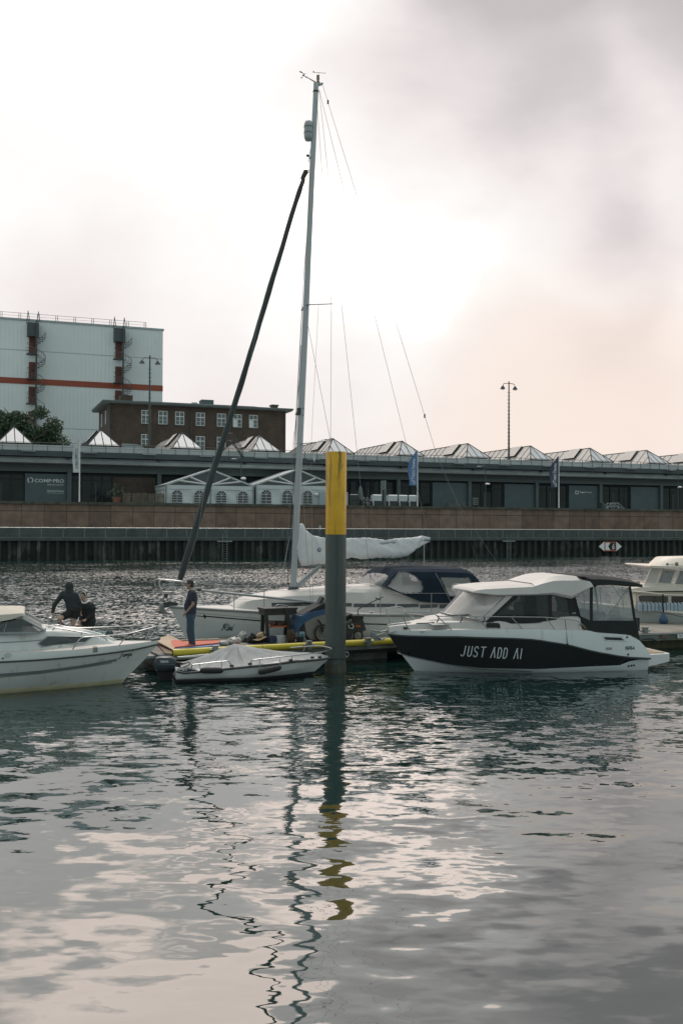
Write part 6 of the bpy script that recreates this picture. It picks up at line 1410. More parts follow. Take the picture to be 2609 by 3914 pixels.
mb = MB(); mb.obox(a6((860, 720), .1), (1.0, 1.2, .35)); mb.obox(a6((640, 690), .1), (.3, 1.2, .5)); T.part('cockpit_seat', mb, mat('dark_upholstery', (0, 0, 0)))
# swim platform
mb = MB(); x0 = QL - .05; x1 = a6((1412, 1030), -.5).x; zt_ = a6((1300, 1018), -.5).z
mb.loft([[(x, -w, zt_), (x, w, zt_), (x, w, zt_ - d), (x, -w, zt_ - d)] for x, w, d in ((x0, 1.0, .3), (x0 + .1, .9, .3), (x1 - .1, .75, .2), (x1, .6, .17))], True, True, closed=True); sp_o = T.part('swim_platform', mb, m_gel)
mb = MB(); mb.box(x0 + .12, x1 - .15, -.6, .6, zt_ + .003, zt_ + .02); T.part('teak_pad', mb, mat('teak', (.30, .22, .14), .7, .15, 3, stretch=(1, 8, 1)), sp_o)
# rails
def rail(pts, r=.013, name='rail'): mb = MB(); mb.tube(smooth_pts(pts, 4), r, 6); T.part(name, mb, m_steel, smooth=50)
vr = lambda u: -(r0.w(max(0, min(1, u / QL))) - .1)
rail(a5([(322, 642, -.45), (285, 580, -.48), (262, 515, -.5), (280, 468, -.52), (330, 460, -.55), (530, 465, -.8), (590, 500, -.9), (640, 503, -.95), (1000, 506, -1.08), (1568, 512, -1.12)]) + a6([(250, 672, -1.12), (480, 692, -1.12), (540, 710, -1.12), (575, 745, -1.12)]))
rail(a5([(150, 608, 0.1), (118, 520, .1), (93, 445, .12), (105, 420, .14), (210, 408, .3), (260, 425, .45), (300, 470, .6), (520, 500, .85), (700, 505, .95)]))
for a, b in (((595, 505, -.88), (732, 638, -.95)), ((962, 507, -1.05), (1088, 627, -1.08)), ((1318, 510, -1.1), (1425, 627, -1.12))): rail(a5([a, b]), .012, 'stanchion')
rail(a6([(218, 672, -1.12), (305, 785, -1.12)]), .012, 'stanchion')
for a, b in (((270, 450, .5), (400, 560, .4)), ((570, 480, .9), (640, 500, .9)), ((355, 470, .7), (350, 590, .6))): rail(a5([a, b]), .010, 'stanchion')
for x, y in ((592, 505), (820, 508), (1042, 508)): q = a5((x, y), -1.0); mb = MB(); mb.tube(smooth_pts([q + Vector((0, -.02, .03)), q + Vector((.02, -.04, -.05)), q + Vector((-.02, -.02, -.14))], 3), .014, 5); T.part('rope_hitch', mb, m_ropedark)
mb = MB(); mb.tube(smooth_pts(a6([(405, 690, -1.14), (418, 800, -1.2), (430, 935, -1.26)]), 3), .008, 5); mb.ball(tuple(a6((431, 935), -1.27)), .028, 8, 6); T.part('fender_line', mb, m_ropedark)
mb = MB(); mb.tube(smooth_pts(a6([(545, 735, -1.05), (590, 750, -1.05), (620, 790, -1.0)]), 3), .012, 5); mb.tube(smooth_pts(a6([(550, 750, -1.05), (580, 745, -1.05), (600, 790, -1.0)]), 3), .012, 5); T.part('coiled_line', mb, mat('tan_rope', (.22, .18, .12), .9, .2, 8))
for x, y in ((445, 665), ): q = a5((x, y), -.7); cleat(T, (q.x, q.y, q.z))
q = a5((1508, 650), -1.17); cleat(T, (q.x, -1.2, q.z)); q = a6((70, 800), -1.17)
for x, y in ((355, 632), (278, 618), (395, 640)): q = a5((x, y), -.2); mb = MB(); mb.obox(q, (.1, .08, .06)); T.part('deck_fitting', mb, m_rub)
mb = MB(); mb.prism([(p.x, p.z) for p in a5([(178, 625), (100, 650), (-10, 690), (60, 665), (170, 640)], 0)], -.04, .04); mb.prism([(p.x, p.z) for p in a5([(-60, 662), (0, 690), (30, 740), (90, 705), (60, 735), (-20, 745), (-55, 700)], 0)], -.05, .05); mb.tube(a5([(170, 625), (40, 655), (-60, 640)], 0), .022, 6); mb.ball(tuple(a5((172, 592), 0)), .04, 8, 6); T.part('anchor', mb, m_galv)
mb = MB(); q = a5((222, 852), 0); mb.tube([(q.x + .035 * math.cos(a * PI / 5) - .02, 0, q.z + .035 * math.sin(a * PI / 5)) for a in range(10)], .008, 5, closed=True); T.part('bow_eye', mb, m_steel)
mb = MB(); mb.tube(smooth_pts(a5([(385, 572, -.5), (480, 570, -.5), (560, 562, -.5)]), 2), .014, 5); mb.tube(smooth_pts(a5([(700, 490, -.8), (820, 492, -.8), (900, 484, -.8)]), 3), .016, 5); mb.tube(a5([(800, 505, -.75), (920, 490, -.75)]), .012, 5); T.part('boat_hook', mb, m_rub)

# ---------------------------------------------------------------- old cabin cruiser at the left
LC = solve_frame((605, 2449, 23.35), 17); LL = 7.6
T = Thing('cabin_cruiser', 'ageing white cabin cruiser with a beige hardtop, cut off by the left edge', 'motor boat', LC, (-4.5, 0, 0))
class LRow(HullRow): pass
lc = crop(LC, 0, 2180, 2.529)
def mirror_trace(pts, row, stem):     # this hull runs towards negative u: trace with u mirrored
    r_ = []
    for x, y in pts:
        v = 0
        for _ in range(6):
            u, z = LC.hit(x / 2.529, 2180 + y / 2.529, v); t = max(0, min(1, (-u - stem) / (LL - stem))); v = -row.w(t)
        r_.append((-u, z))
    return sorted(r_)
g0 = HullRow(0.0, [(0, 1)], 1.18, 1.12, .5, 2.1); g0.zt = mirror_trace([(0, 795), (250, 792), (720, 768), (1000, 738), (1300, 708), (1500, 682), (1530, 665)], g0, 0); g0.zt.append((LL, g0.zt[-1][1]))
g1 = HullRow(.02, [(0, 1)], 1.2, 1.14, .5, 2.1); g1.zt = mirror_trace([(0, 888), (400, 866), (960, 815), (1300, 768), (1520, 718)], g1, 0); g1.zt.append((LL, g1.zt[-1][1]))
st = -lc((1400, 870)).x; g2 = HullRow(st, [(0, 1)], 1.10, 1.05, .52, 1.9); g2.zt = mirror_trace([(0, 1020), (400, 990), (800, 950), (1200, 895), (1390, 860)], g2, st); g2.zt.append((LL, g2.zt[-1][1]))
st = -lc((1180, 1068)).x; g3 = HullRow(st, [(0, 0)], 1.0, .98, .6, 1.6); g4 = HullRow(st + .5, [(0, -.4)], .6, .5, .6, 1.6)
m_boot = mat('ochre_waterline', (.36, .34, .22), .6, .2, 2)
gB = HullRow(st - .08, [(0, .10)], 1.02, 1.0, .6, 1.65); lh = hull_mesh([g0, g1, g2, gB, g3, g4], LL, [0, 0, 0, 2, 1], sign=-1); T.part('hull', lh, [m_gel_aged, m_rub, m_boot], smooth=40)
T.part('deck', deck_mesh(g0, LL, .05, .012, sign=-1), m_deck, smooth=50)
for side in (-1, 1): mb = MB(); mb.tube(sheer_pts(g1, LL, 0, side, sign=-1, out=.01), .02, 6); T.part('rub_rail', mb, m_rub, smooth=40)
bd = lambda pts, w, v=-1.0, o=-.006: bandq(sorted(lc(pts, v), key=lambda p: p.x), w, lh, o)
T.part('stripe', bd([(-400, 1035), (0, 1008), (400, 985), (800, 946), (1150, 898)], .06), mat('faded_grey_stripe', (.16, .19, .20), .5, .12, 3)); T.part('stripe', bd([(-400, 1062), (0, 1030), (400, 1002), (800, 962), (1100, 926)], .022), mat('olive_line', (.22, .22, .17), .6, .2, 3))
jumpi = [[(30, -55), (52, -60)], [(45, -55), (28, -10), (12, 12), (0, 8)], [(52, -28), (48, -8), (56, -8), (66, -28), (60, -6)], [(74, -28), (68, -6)], [(72, -18), (84, -28), (80, -6)], [(84, -18), (96, -28), (92, -6)],
         [(108, -30), (92, 22)], [(104, -22), (118, -28), (116, -12), (104, -8)], [(126, -28), (122, -6), (130, -8)], [(134, -44), (138, -52)]]
T.part('boat_name', script(jumpi, lc((1150, 858), -.7), 1 / 2.529 / 158, .014, lh), mat('dark_lettering', (0, 0, 0)))
# superstructure
lcw = lambda u: interp([(-9, 1.0), (-4.2, .96), (-3.0, .82), (-2.2, .55), (-1.7, .25)], u)
shL = lambda u: interp(g0.zt, -u) - .01
tp = sorted(lc([(-500, 590), (0, 588), (200, 588), (455, 585), (560, 592), (790, 618), (950, 655), (1080, 700), (1130, 722)], -.8), key=lambda p: p.x)
trunk = sect_loft(smooth_pts(tp, 2), lcw, shL, .08, .12, .05); T.part('cabin_trunk', trunk, m_gel_aged, smooth=35)
wv = T.part('side_window', drape(fill(lc([(382, 716), (468, 655), (895, 678), (832, 720), (412, 742)], -.95)), trunk, -.012), m_swin)
mb = MB(); mb.tube([Vector((p.x, 0, p.z)) for p in lc([(372, 716), (465, 648), (908, 674), (836, 727), (408, 749)], -.95)], .012, 5, closed=True)
bv_ = BVHTree.FromPolygons([tuple(v) for v in trunk.V], trunk.F)
for i, p in enumerate(mb.V):
    h_ = bv_.ray_cast(Vector((p.x, -20, p.z)), Vector((0, 1, 0)))
    if h_[0]: mb.V[i] = Vector((p.x, h_[0].y - .014 + p.y, p.z))
T.part('window_frame', mb, m_alu, wv)
T.part('moulding', drape(bandq(sorted(lc([(-400, 710), (0, 703), (430, 686)], -1), key=lambda p: p.x), .02, trunk), trunk, -.008), mat('grey_line', (.2, .23, .24), .5, .1, 3))
# windscreen + side glass + hardtop
VL = -.93
gl = lc([(-500, 600), (380, 594), (225, 468), (0, 505), (-500, 560)], VL)
for s_ in (-1, 1):
    vv = VL if s_ < 0 else -VL
    mb = MB(); mb.prism([(p.x, p.z) for p in gl], vv, vv - s_ * .006 * -1); T.part('side_glass', mb, mat('cabin_glass', (.10, .12, .12), .06, .1, 2, alpha=.55, spec=.8))
    mb = MB(); mb.tube([Vector((p.x, vv, p.z)) for p in lc([(-500, 612), (360, 604), (432, 582), (210, 458)], VL)], .026, 6); mb.tube([Vector((p.x, vv, p.z)) for p in lc([(0, 545), (70, 500), (40, 600)], VL)], .012, 5); T.part('window_frame', mb, m_alu)
A_, B_, C_, D_ = lc((222, 455), VL), lc((240, 415), .93), lc((452, 530), .85), lc((436, 578), -.88)
mb = MB(); mb.poly([A_, B_, C_, D_]); T.part('windscreen', mb, mat('cabin_screen', (.55, .54, .53), .08, .05, 2, alpha=.75)); mb = MB(); mb.tube([A_, B_, C_, D_], .024, 6, closed=True); mb.tube([A_.lerp(B_, .5), D_.lerp(C_, .5)], .015, 6); T.part('windscreen_frame', mb, m_alu)
ht = sorted(lc([(-900, 410), (-400, 398), (0, 393), (150, 393), (225, 398), (240, 410)], -.7), key=lambda p: p.x); bt = sorted([(p.x, p.z) for p in lc([(-900, 620), (-400, 545), (0, 492), (120, 470), (242, 430)], VL)]); secs = []
for p in smooth_pts(ht, 3):
    zb_ = min(interp(bt, p.x), p.z - .015); k_ = 1 if p.x < ht[-1].x - .25 else .97
    secs.append([(p.x, -1.0 * k_, zb_), (p.x, -.97 * k_, zb_ + (p.z - zb_) * .7), (p.x, -.85, p.z - .01), (p.x, -.3, p.z + .04), (p.x, .3, p.z + .04), (p.x, .85, p.z - .01), (p.x, .97 * k_, zb_ + (p.z - zb_) * .7), (p.x, 1.0 * k_, zb_)])
T.part('hardtop', MB().loft(secs, True, True, closed=True), mat('beige_canvas', (.50, .46, .40), .8, .1, 2, bump=.01), smooth=50)
mb = MB(); mb.obox(lc((110, 565), -.2), (.45, .5, .4), (0, .2, 0)); mb.obox(lc((230, 552), .1), (.5, .5, .2)); mb.tube([(lc((45, 570), -.3) + Vector((.12 * math.cos(a * PI / 8), .1 * math.cos(a * PI / 8), .18 * math.sin(a * PI / 8)))) for a in range(16)], .015, 5, closed=True); T.part('cabin_seat', mb, mat('dark_upholstery', (0, 0, 0)))
for pts in ([(705, 765, -1.02), (745, 700, -1.02), (790, 655, -1.0), (850, 645, -.98), (1060, 630, -.85), (1240, 612, -.6), (1490, 548, -.2), (1507, 552, -.15), (1500, 580, -.15), (1442, 672, -.2)],
            [(560, 530, .9), (760, 556, .95), (1050, 546, .85), (1240, 540, .6), (1450, 530, .2), (1507, 550, .1)], [(1240, 612, -.6), (1150, 730, -.75)], [(1055, 548, .8), (990, 628, .85)], [(1455, 572, .1), (1410, 662, .1)], [(740, 556, -.0), (620, 545, -.0), (560, 528, -.0), (480, 540, 0)]):
    mb = MB(); mb.tube(smooth_pts(lc(pts), 4), .013, 6); T.part('bow_rail', mb, m_steel, smooth=50)
mb = MB(); mb.tube(smooth_pts(lc([(510, 578), (530, 560), (600, 566), (790, 600), (900, 620), (1010, 655), (1040, 682)], -.6), 4), .014, 6); mb.tube(lc([(790, 600), (790, 622)], -.6), .012, 6); T.part('hand_rail', mb, m_steel, smooth=50)
mb = MB(); q = lc((1510, 672), 0); mb.tube([q + Vector((-.12, 0, 0)), q + Vector((.05, 0, .03))], .035, 8); mb.ball((q.x + .06, 0, q.z + .03), .045, 8, 6); T.part('bow_roller', mb, m_galv)
mb = MB(); q = lc((78, 818), -1.16); mb.poly([(q.x + .075 * math.cos(a * PI / 10), 0, q.z + .045 * math.sin(a * PI / 10)) for a in range(20)]); T.part('fuel_cap', drape(mb, lh, -.012), m_steel)
q = lc((32, 846), -1.1); mb = MB(); mb.poly([(q.x + .02 * math.cos(a * PI / 6), 0, q.z + .02 * math.sin(a * PI / 6)) for a in range(12)]); T.part('through_hull', drape(mb, lh, -.012), m_rub)
T.part('rust_patch', drape(fill(lc([(906, 752), (952, 750), (955, 806), (905, 808)], -1.05)), lh, -.004), mat('dirt_patch', (.20, .19, .15), .7, .4, 8))
mb = MB(); mb.lathe([(.04, 0), (.06, .03), (.055, .16), (.04, .17)], tuple(lc((485, 525), -.2)), 12); mb.lathe([(.03, 0), (.05, .04), (.05, .10), (.03, .12)], tuple(lc((535, 520), -.25)), 12); T.part('deck_horn', mb, m_steel, smooth=40)

# ---------------------------------------------------------------- dinghy under a grey cover
DG = Frame(-4.02, 23.72, 14); dc = crop(DG, 560, 2400, 2.119)
T = Thing('motor_dinghy', 'small pale dinghy under a peaked grey tarpaulin with a dark outboard motor', 'dinghy', DG, (1.9, 0, 0))
bt = dc((1490, 240)); DL0 = bt.x; ds = dc((245, 350), -.72).x; DLn = DL0 - ds
class FlipFrame: pass
def dtrace(pts, row, stem):
    r_ = []
    for x, y in pts:
        v = 0
        for _ in range(6):
            u, z = DG.hit(560 + x / 2.119, 2400 + y / 2.119, v); t = max(0, min(1, (DL0 - u - stem) / (DLn - stem))); v = -row.w(t)
        r_.append((DL0 - u, z))
    return sorted(r_)
d0 = HullRow(0, [(0, 1)], .80, .72, .5, 2.0); d0.zt = dtrace([(245, 345), (275, 362), (430, 348), (700, 320), (900, 300), (1200, 266), (1400, 250), (1490, 238)], d0, 0)
st = DL0 - dc((1420, 305)).x; d1 = HullRow(st, [(0, 1)], .74, .68, .5, 1.9); d1.zt = dtrace([(270, 405), (700, 385), (1000, 362), (1300, 318), (1415, 300)], d1, st)
st = DL0 - dc((1345, 372)).x; d2 = HullRow(st, [(0, .02)], .66, .62, .55, 1.7); d3 = HullRow(st + .3, [(0, -.3)], .4, .4, .5, 1.6)
dh = MB(); dB = HullRow(st - .05, [(0, .085)], .67, .63, .55, 1.75); tmp = hull_mesh([d0, d1, dB, d2, d3], DLn, [0, 0, 1, 1], sign=-1); dh = move(tmp, (DL0, 0, 0)); T.part('hull', dh, [m_gel_aged, m_black], smooth=45)
mb = move(deck_mesh(d0, DLn, .04, .012, sign=-1), (DL0, 0, 0)); T.part('deck', mb, m_gel, smooth=50)
for side in (-1, 1): mb = MB(); mb.tube([Vector(p) + Vector((DL0, 0, 0)) for p in sheer_pts(d0, DLn, -.02, side, sign=-1, out=.012)], .028, 6); T.part('rub_rail', mb, m_rub, smooth=40)
# tarpaulin
pk = dc((714, 128), 0); rid = sorted([(p.x, p.z) for p in dc([(272, 275), (330, 262), (420, 235), (530, 196), (620, 160), (714, 128), (800, 142), (900, 158), (1060, 180), (1200, 190), (1330, 196), (1420, 206), (1470, 222)], 0)])
ta, tb = rid[0][0], rid[-1][0]
def dsheer(u): return interp(d0.zt, DL0 - u)
def dwid(u): return d0.w(max(0, min(1, (DL0 - u) / DLn)))
tr_ = random.Random(8); cre = [(tr_.uniform(-PI, PI), tr_.uniform(.008, .02)) for _ in range(26)]
def tarp(i, j):
    u = ta + (tb - ta) * i; s_ = 2 * j - 1; w = dwid(u) + .02; ze = dsheer(u) + .01 - .05 * (1 - abs(i - .3)) * (u < DL0 - 1.4); zr = interp(rid, u); k_ = abs(s_)
    z = ze + (zr - ze) * (1 - k_ ** 1.05); v = s_ * w
    ang = math.atan2(v * 1.6, u - pk.x); dd = math.hypot(v * 1.6, u - pk.x)
    for a_, am in cre: z -= am * math.exp(-((ang - a_) / .07) ** 2) * min(1, dd * 1.6) * (1 - k_ ** 4)
    z -= .05 * math.sin(PI * min(1, k_)) * min(1, dd)
    return (u, v, z + .01 * mnoise.noise((u * 5, v * 5, 0)))
mb = MB(); mb.grid(tarp, 140, 44); T.part('tarpaulin', mb, mat('grey_tarpaulin', (.31, .325, .33), .7, .12, 2.5, bump=.008, bscale=3, stain=((.20, .21, .21), 1.8, .52, .6, (1, 1, 1))), smooth=70)
mb = MB(); mb.tube(smooth_pts(dc([(738, 150, -.1), (750, 200, -.35), (782, 278, -.68)]), 4), .006, 4); T.part('seam', mb, m_rope)
for pts, r_ in (([(362, 335, -.76), (372, 302, -.78), (400, 296, -.78), (640, 270, -.80), (675, 285, -.80), (697, 312, -.80)], .014), ([(838, 298, -.80), (845, 275, -.8), (880, 258, -.8), (1100, 233, -.72), (1300, 212, -.5), (1440, 190, -.25), (1500, 170, -.0), (1415, 148, .3), (1300, 150, .55), (1165, 160, .7)], .015), ([(1180, 232, -.62), (1165, 265, -.68)], .012), ([(1412, 200, -.3), (1400, 240, -.32)], .012), ([(1285, 155, .6), (1270, 188, .6)], .012)):
    mb = MB(); mb.tube(smooth_pts(dc(pts), 4), r_, 6); T.part('side_rail', mb, m_steel, smooth=50)
for x, y in ((690, 308), (838, 292), (1168, 262), (1342, 240), (1402, 238)): mb = MB(); q = dc((x, y), -.8 if x < 1000 else (-.7 if x < 1300 else -.42)); mb.obox(q, (.09, .03, .05)); T.part('rail_base', mb, m_rub)
for (a, b, la, lb) in (((432, 345), (622, 345), (424, 290), (606, 262)), ((905, 362), (1092, 318), (918, 255), (1078, 245))):
    A_, B_ = dc(a, -.92), dc(b, -.92); r_ = .072; d_ = (B_ - A_); mb = MB(); mb.tube([A_ + d_ * t for t in (0, .03, .1, .25, .75, .9, .97, 1)], [.02, .045, r_ * .9, r_, r_, r_ * .9, .045, .02], 14)
    f_ = Thing('fender', 'black sausage fender hanging at the dinghy\'s ' + ('stern quarter, lying level' if a[0] < 600 else 'middle, tilted upwards'), 'fender', DG, tuple(A_), 'black fenders along the dinghy')
    f_.part('fender_body', mb, m_black, smooth=50)
    mb = MB(); mb.tube([A_ + Vector((.02, 0, .02)), dc(la, -.82)], .008, 5); mb.tube([B_ - Vector((.03, 0, -.02)), dc(lb, -.82)], .008, 5); f_.part('rope', mb, m_rope)
    mb = MB(); mb.tube([A_ + d_ * .08 + Vector((0, -.03, .055)), B_ - d_ * .08 + Vector((0, -.03, .055))], .004, 4); f_.part('seam', mb, m_rope)
# outboard
q0, q1 = dc((60, 350), 0), dc((245, 225), 0); W_ = q1.x - q0.x; H_ = q1.z - q0.z
om = MB(); out_ = [(0, .28), (.02, .62), (.10, .92), (.3, 1.0), (.75, .98), (.98, .80), (1.0, .3), (.9, .12), (.5, .02), (.1, .05)]
secs = []
for t, k_ in ((-1, .72), (-.85, .93), (-.5, 1.0), (.5, 1.0), (.85, .93), (1, .72)):
    secs.append([(q0.x + W_ * (.5 + (x - .5) * k_), t * .19, q0.z + H_ * (.5 + (z - .5) * k_)) for x, z in out_])
om.loft(secs, True, True, closed=True); m_navyp = mat('dark_blue_grey_cowl', (.022, .034, .044), .32, .08, 2)
ob = T.part('outboard_motor', om, m_navyp, smooth=45)
t_ = text_mb('YAMAHA', 1, 'LEFT', bold=.025); x0, x1 = min(p.x for p in t_.V), max(p.x for p in t_.V); a, b = dc((108, 283), -.19), dc((180, 283), -.19); k_ = (b.x - a.x) / (x1 - x0); move(t_, (a.x - x0 * k_, 0, a.z), scale=(k_, 1, .085))
T.part('cowl_lettering', drape(t_, om, -.006), m_letter, ob)
T.part('cowl_stripe', bandq([dc((75, 292), -.19), dc((225, 297), -.19)], .008, om, -.005), m_galv, ob)
mb = MB(); mb.prism([(p.x, p.z) for p in dc([(78, 340), (232, 335), (205, 380), (190, 430), (180, 520), (100, 520), (95, 400)], 0)], -.07, .07); T.part('motor_leg', mb, m_black, ob)
mb = MB(); mb.prism([(p.x, p.z) for p in dc([(205, 270), (340, 285), (350, 300), (300, 330), (240, 340)], 0)], -.1, .1); T.part('motor_bracket', mb, m_black, ob)
mb = MB(); mb.tube(smooth_pts(dc([(250, 238, .3), (400, 232, .5), (480, 215, .8)]), 3), .018, 6); T.part('tiller', mb, m_alu, ob)
mb = MB(); mb.tube(smooth_pts(dc([(280, 300, -.3), (340, 278, -.35), (345, 300, -.35), (290, 320, -.3)]), 4), .012, 5); T.part('fuel_line', mb, m_rub)
mb = MB(); mb.prism([(p.x, p.z) for p in dc([(243, 335), (330, 318), (420, 340), (290, 358)], -.5)], -.72, -.4); T.part('stern_locker', mb, m_navyp)
t_ = text_mb('RT', 1, 'LEFT', bold=.02); a = dc((290, 350), -.73); move(t_, (a.x, -.735, a.z - .0), scale=(.10, 1, .055)); T.part('stern_lettering', t_, m_letter)

# ---------------------------------------------------------------- cream motor yacht at the right edge
RB = Frame(10.0, 33.0, 3); rc = crop(RB, 2350, 2100, 4.278)
T = Thing('motor_yacht', 'old cream motor yacht with a raised wheelhouse behind the wooden pontoon', 'motor boat', RB, (2, 0, 0))
m_cream = mat('cream_paint', (.66, .60, .52), .4, .07, 1.2, stain=((.40, .33, .24), 2, .62, .4, (1, 1, .4)))
m_crw = mat('grey_white_paint', (.46, .48, .46), .45, .06, 1.2)
u0 = -1.6; u1 = 8.0
rr0 = rc((300, 982)); rr1 = rc((1108, 1045)); 
mb = MB(); secs = []
for k in range(25):
    t = k / 24; u = u0 + (u1 - u0) * t; w = 1.55 * (1 - (1 - min(1, t * 2.6)) ** 2) + .01; zs = interp([(rr0.x - .9, rr0.z + .1), (rr0.x, rr0.z), (rr1.x, rr1.z), (u1, rr1.z)], u)
    secs.append([(u, 1.6 - w, zs), (u, 1.6 - w * .93, zs * .4), (u, 1.6 - w * .75, -.05), (u, 1.6, -.5), (u, 1.6 + w * .75, -.05), (u, 1.6 + w * .93, zs * .4), (u, 1.6 + w, zs)])
rh = mb.loft(secs, False, True); T.part('hull', mb, m_crw, smooth=50)
mb = MB(); mb.tube([s[0] for s in secs], .045, 6); T.part('rub_rail', mb, m_cream, smooth=50)
dk = MB().loft([[s[0], (s[0][0], 1.6, s[0][2] + .04), s[6]] for s in secs]); T.part('deck', dk, m_crw)
# low cabin
def boxy(pts, v0, v1, name, m_, inset=.0, **k):
    mb = MB(); a = [(p.x, v0, p.z) for p in pts]; b = [(p.x, v1, p.z) for p in pts]; mb.loft([a, b], True, True, closed=True); return T.part(name, mb, m_, **k)
boxy(rc([(300, 970), (385, 740), (440, 700), (1500, 690), (1500, 1020)], .45), .45, 2.9, 'cabin', m_cream)
boxy(rc([(262, 680), (262, 640), (450, 612), (1500, 612), (1500, 668), (400, 684)], .3), .25, 3.0, 'cabin_roof', m_cream)
boxy(rc([(375, 765), (440, 752), (855, 765), (862, 872), (400, 862)], .44), .435, .449, 'side_window', mat('curtained_window', (.07, .065, .055), .2, .3, 2)); boxy(rc([(915, 765), (1500, 772), (1500, 878), (918, 872)], .44), .435, .449, 'side_window', mat('brown_window', (.05, .035, .03), .2, .3, 2))
# wheelhouse with raked screens
W0 = rc([(478, 555), (590, 292), (1500, 330), (1500, 600)], .6); boxy(rc([(535, 270), (570, 262), (1500, 290), (1500, 325), (600, 300)], .5), .4, 2.9, 'wheelhouse_brow', m_cream)
def bar(a, b, w=.03, name='window_post'): mb = MB(); mb.tube([rc(a, .6), rc(b, .6)], w, 4); T.part(name, mb, m_cream)
hazy_glass = mat('hazy_wheelhouse_glass', (.20, .22, .22), .08, .5, 1.6, alpha=.7)  # grey side glass, tone varied by noise
boxy(rc([(492, 545), (598, 300), (748, 318), (672, 560)], .6), .60, .61, 'front_window', mat('bright_screen', (.50, .47, .45), .1, .1, 2, alpha=.7)); boxy(rc([(690, 545), (770, 335), (975, 352), (898, 562)], .6), .598, .608, 'side_window', hazy_glass); boxy(rc([(975, 575), (1060, 350), (1500, 370), (1500, 600)], .6), .598, .608, 'side_window', hazy_glass)
for a, b in (((480, 552), (590, 290)), ((672, 560), (752, 312)), ((682, 552), (765, 335)), ((905, 575), (990, 345)), ((960, 575), (1045, 345))): bar(a, b)
for a, b in (((682, 552), (905, 578)), ((770, 325), (985, 348)), ((480, 556), (1500, 600))): bar(a, b, .025)
boxy(rc([(478, 556), (1500, 604), (1500, 690), (420, 640)], .6), .58, 2.7, 'wheelhouse_base', m_cream)
mb = MB(); cz0 = rc((665, 262), .9); cz1 = rc((716, 128), .9); secs = []
for k in range(13):
    a = PI + PI * k / 12; secs
mb.loft([[(cz0.x + 1.9 + (1.9) * math.cos(a * PI / 12) * kk, 1.6 + 1.1 * math.sin(a * PI / 12) * kk, z) for a in range(24)] for kk, z in ((1, cz0.z), (.86, cz1.z - .03), (.82, cz1.z), (.3, cz1.z + .03))], False, True, closed=True); T.part('raised_hood', mb, m_cream, smooth=40)
mb = MB(); mb.tube(rc([(845, 245), (985, 238)], .45), .010, 5); mb.lathe([(.05, -.04), (.055, 0), (.03, .05)], tuple(rc((848, 245), .45)), 10); mb.lathe([(.06, -.05), (.065, .02), (.04, .07)], tuple(rc((1000, 242), .45)), 10); mb.tube(rc([(925, 235), (925, 285)], .45), .008, 5); T.part('horn', mb, m_galv)
mb = MB(); P_ = rc([(306, 600), (335, 520), (375, 512), (412, 530), (380, 605)], .8); mb.prism([(p.x, p.z) for p in P_], .8, .95); T.part('davit_plate', mb, mat('weathered_cream', (.40, .38, .32), .7, .2, 4))
mb = MB(); mb.tube(rc([(400, 590), (600, 590), (690, 600)], .7), .045, 8); mb.tube(rc([(250, 590), (330, 600)], .7), .02, 6); mb.obox(rc((672, 620), .7), (.16, .1, .06)); T.part('passerelle', mb, m_alu)
for pts, r_ in (([(262, 686), (500, 702), (790, 738), (1108, 752), (1500, 760)], .024), ([(285, 848), (600, 862)], .008), ([(345, 700), (345, 965)], .014), ([(262, 690), (300, 970)], .014)):
    mb = MB(); mb.tube(rc(pts, .12), r_, 6); T.part('side_rail', mb, m_cream if r_ > .02 else m_alu)
mb = MB(); mb.tube(smooth_pts(rc([(775, 735), (780, 860), (772, 900), (785, 1025)], .05), 3), .03, 6); T.part('strap', mb, m_black)
mb = MB(); mb.tube(smooth_pts(rc([(730, 1030), (900, 1060), (1108, 1105), (1400, 1130)], -.02), 3), .012, 5); T.part('mooring_line', mb, m_ropedark)
m_jug = mat('translucent_jug', (.36, .45, .52), .3, .06, 3, alpha=.92)
jx = [375, 450, 515, 578, 640, 702, 765, 828, 888, 950, 1012, 1068, 1130]
nm = ['leftmost', 'second', 'third', 'fourth', 'fifth', 'sixth', 'seventh', 'eighth', 'ninth', 'tenth', 'eleventh', 'twelfth', 'thirteenth']
for k, x in enumerate(jx):
    a = rc((x, 985), .28); b = rc((x + 55, 875), .28); w = (b.x - a.x); H_ = b.z - a.z + .06
    zb_ = a.z - .05
    f_ = Thing('water_jug', nm[k] + ' translucent blue water jug in the row on the cream yacht\'s side deck', 'jug', RB, (a.x + w / 2, .3, zb_), 'water jugs standing in a row on the side deck')
    mb = MB(); mb.loft([[(a.x + w / 2 + dx * w * q * .47, .3 + dy * .08 * q, zb_ + h) for dx, dy in ((-1, -1), (1, -1), (1, 1), (-1, 1))] for q, h in ((.95, 0), (1, .03), (1, H_ * .72), (.6, H_ * .93), (.35, H_ * .95))], True, True, closed=True); f_.part('bottle', mb, m_jug)
    mb = MB(); mb.cyl((a.x + w * .4, .3, zb_ + H_ * .95), (a.x + w * .4, .3, zb_ + H_ * 1.03), .022, 8); f_.part('cap', mb, m_white)
a = rc((782, 1215), -.12); b = rc((782, 1040), -.12); H_ = b.z - a.z; rw = (rc((855, 1150), -.12).x - rc((710, 1150), -.12).x) / 2
f_ = Thing('fender', 'round blue fender buoy hanging at the cream yacht\'s side', 'fender', RB, (a.x, -.14, a.z))
mb = MB(); mb.lathe([(.02, -.02), (rw * .7, 0), (rw, H_ * .25), (rw * .9, H_ * .5), (rw * .45, H_ * .85), (.03, H_)], (a.x, -.14, a.z), 16); f_.part('fender_body', mb, mat('blue_pvc', (.03, .075, .15), .45, .1, 3), smooth=60)

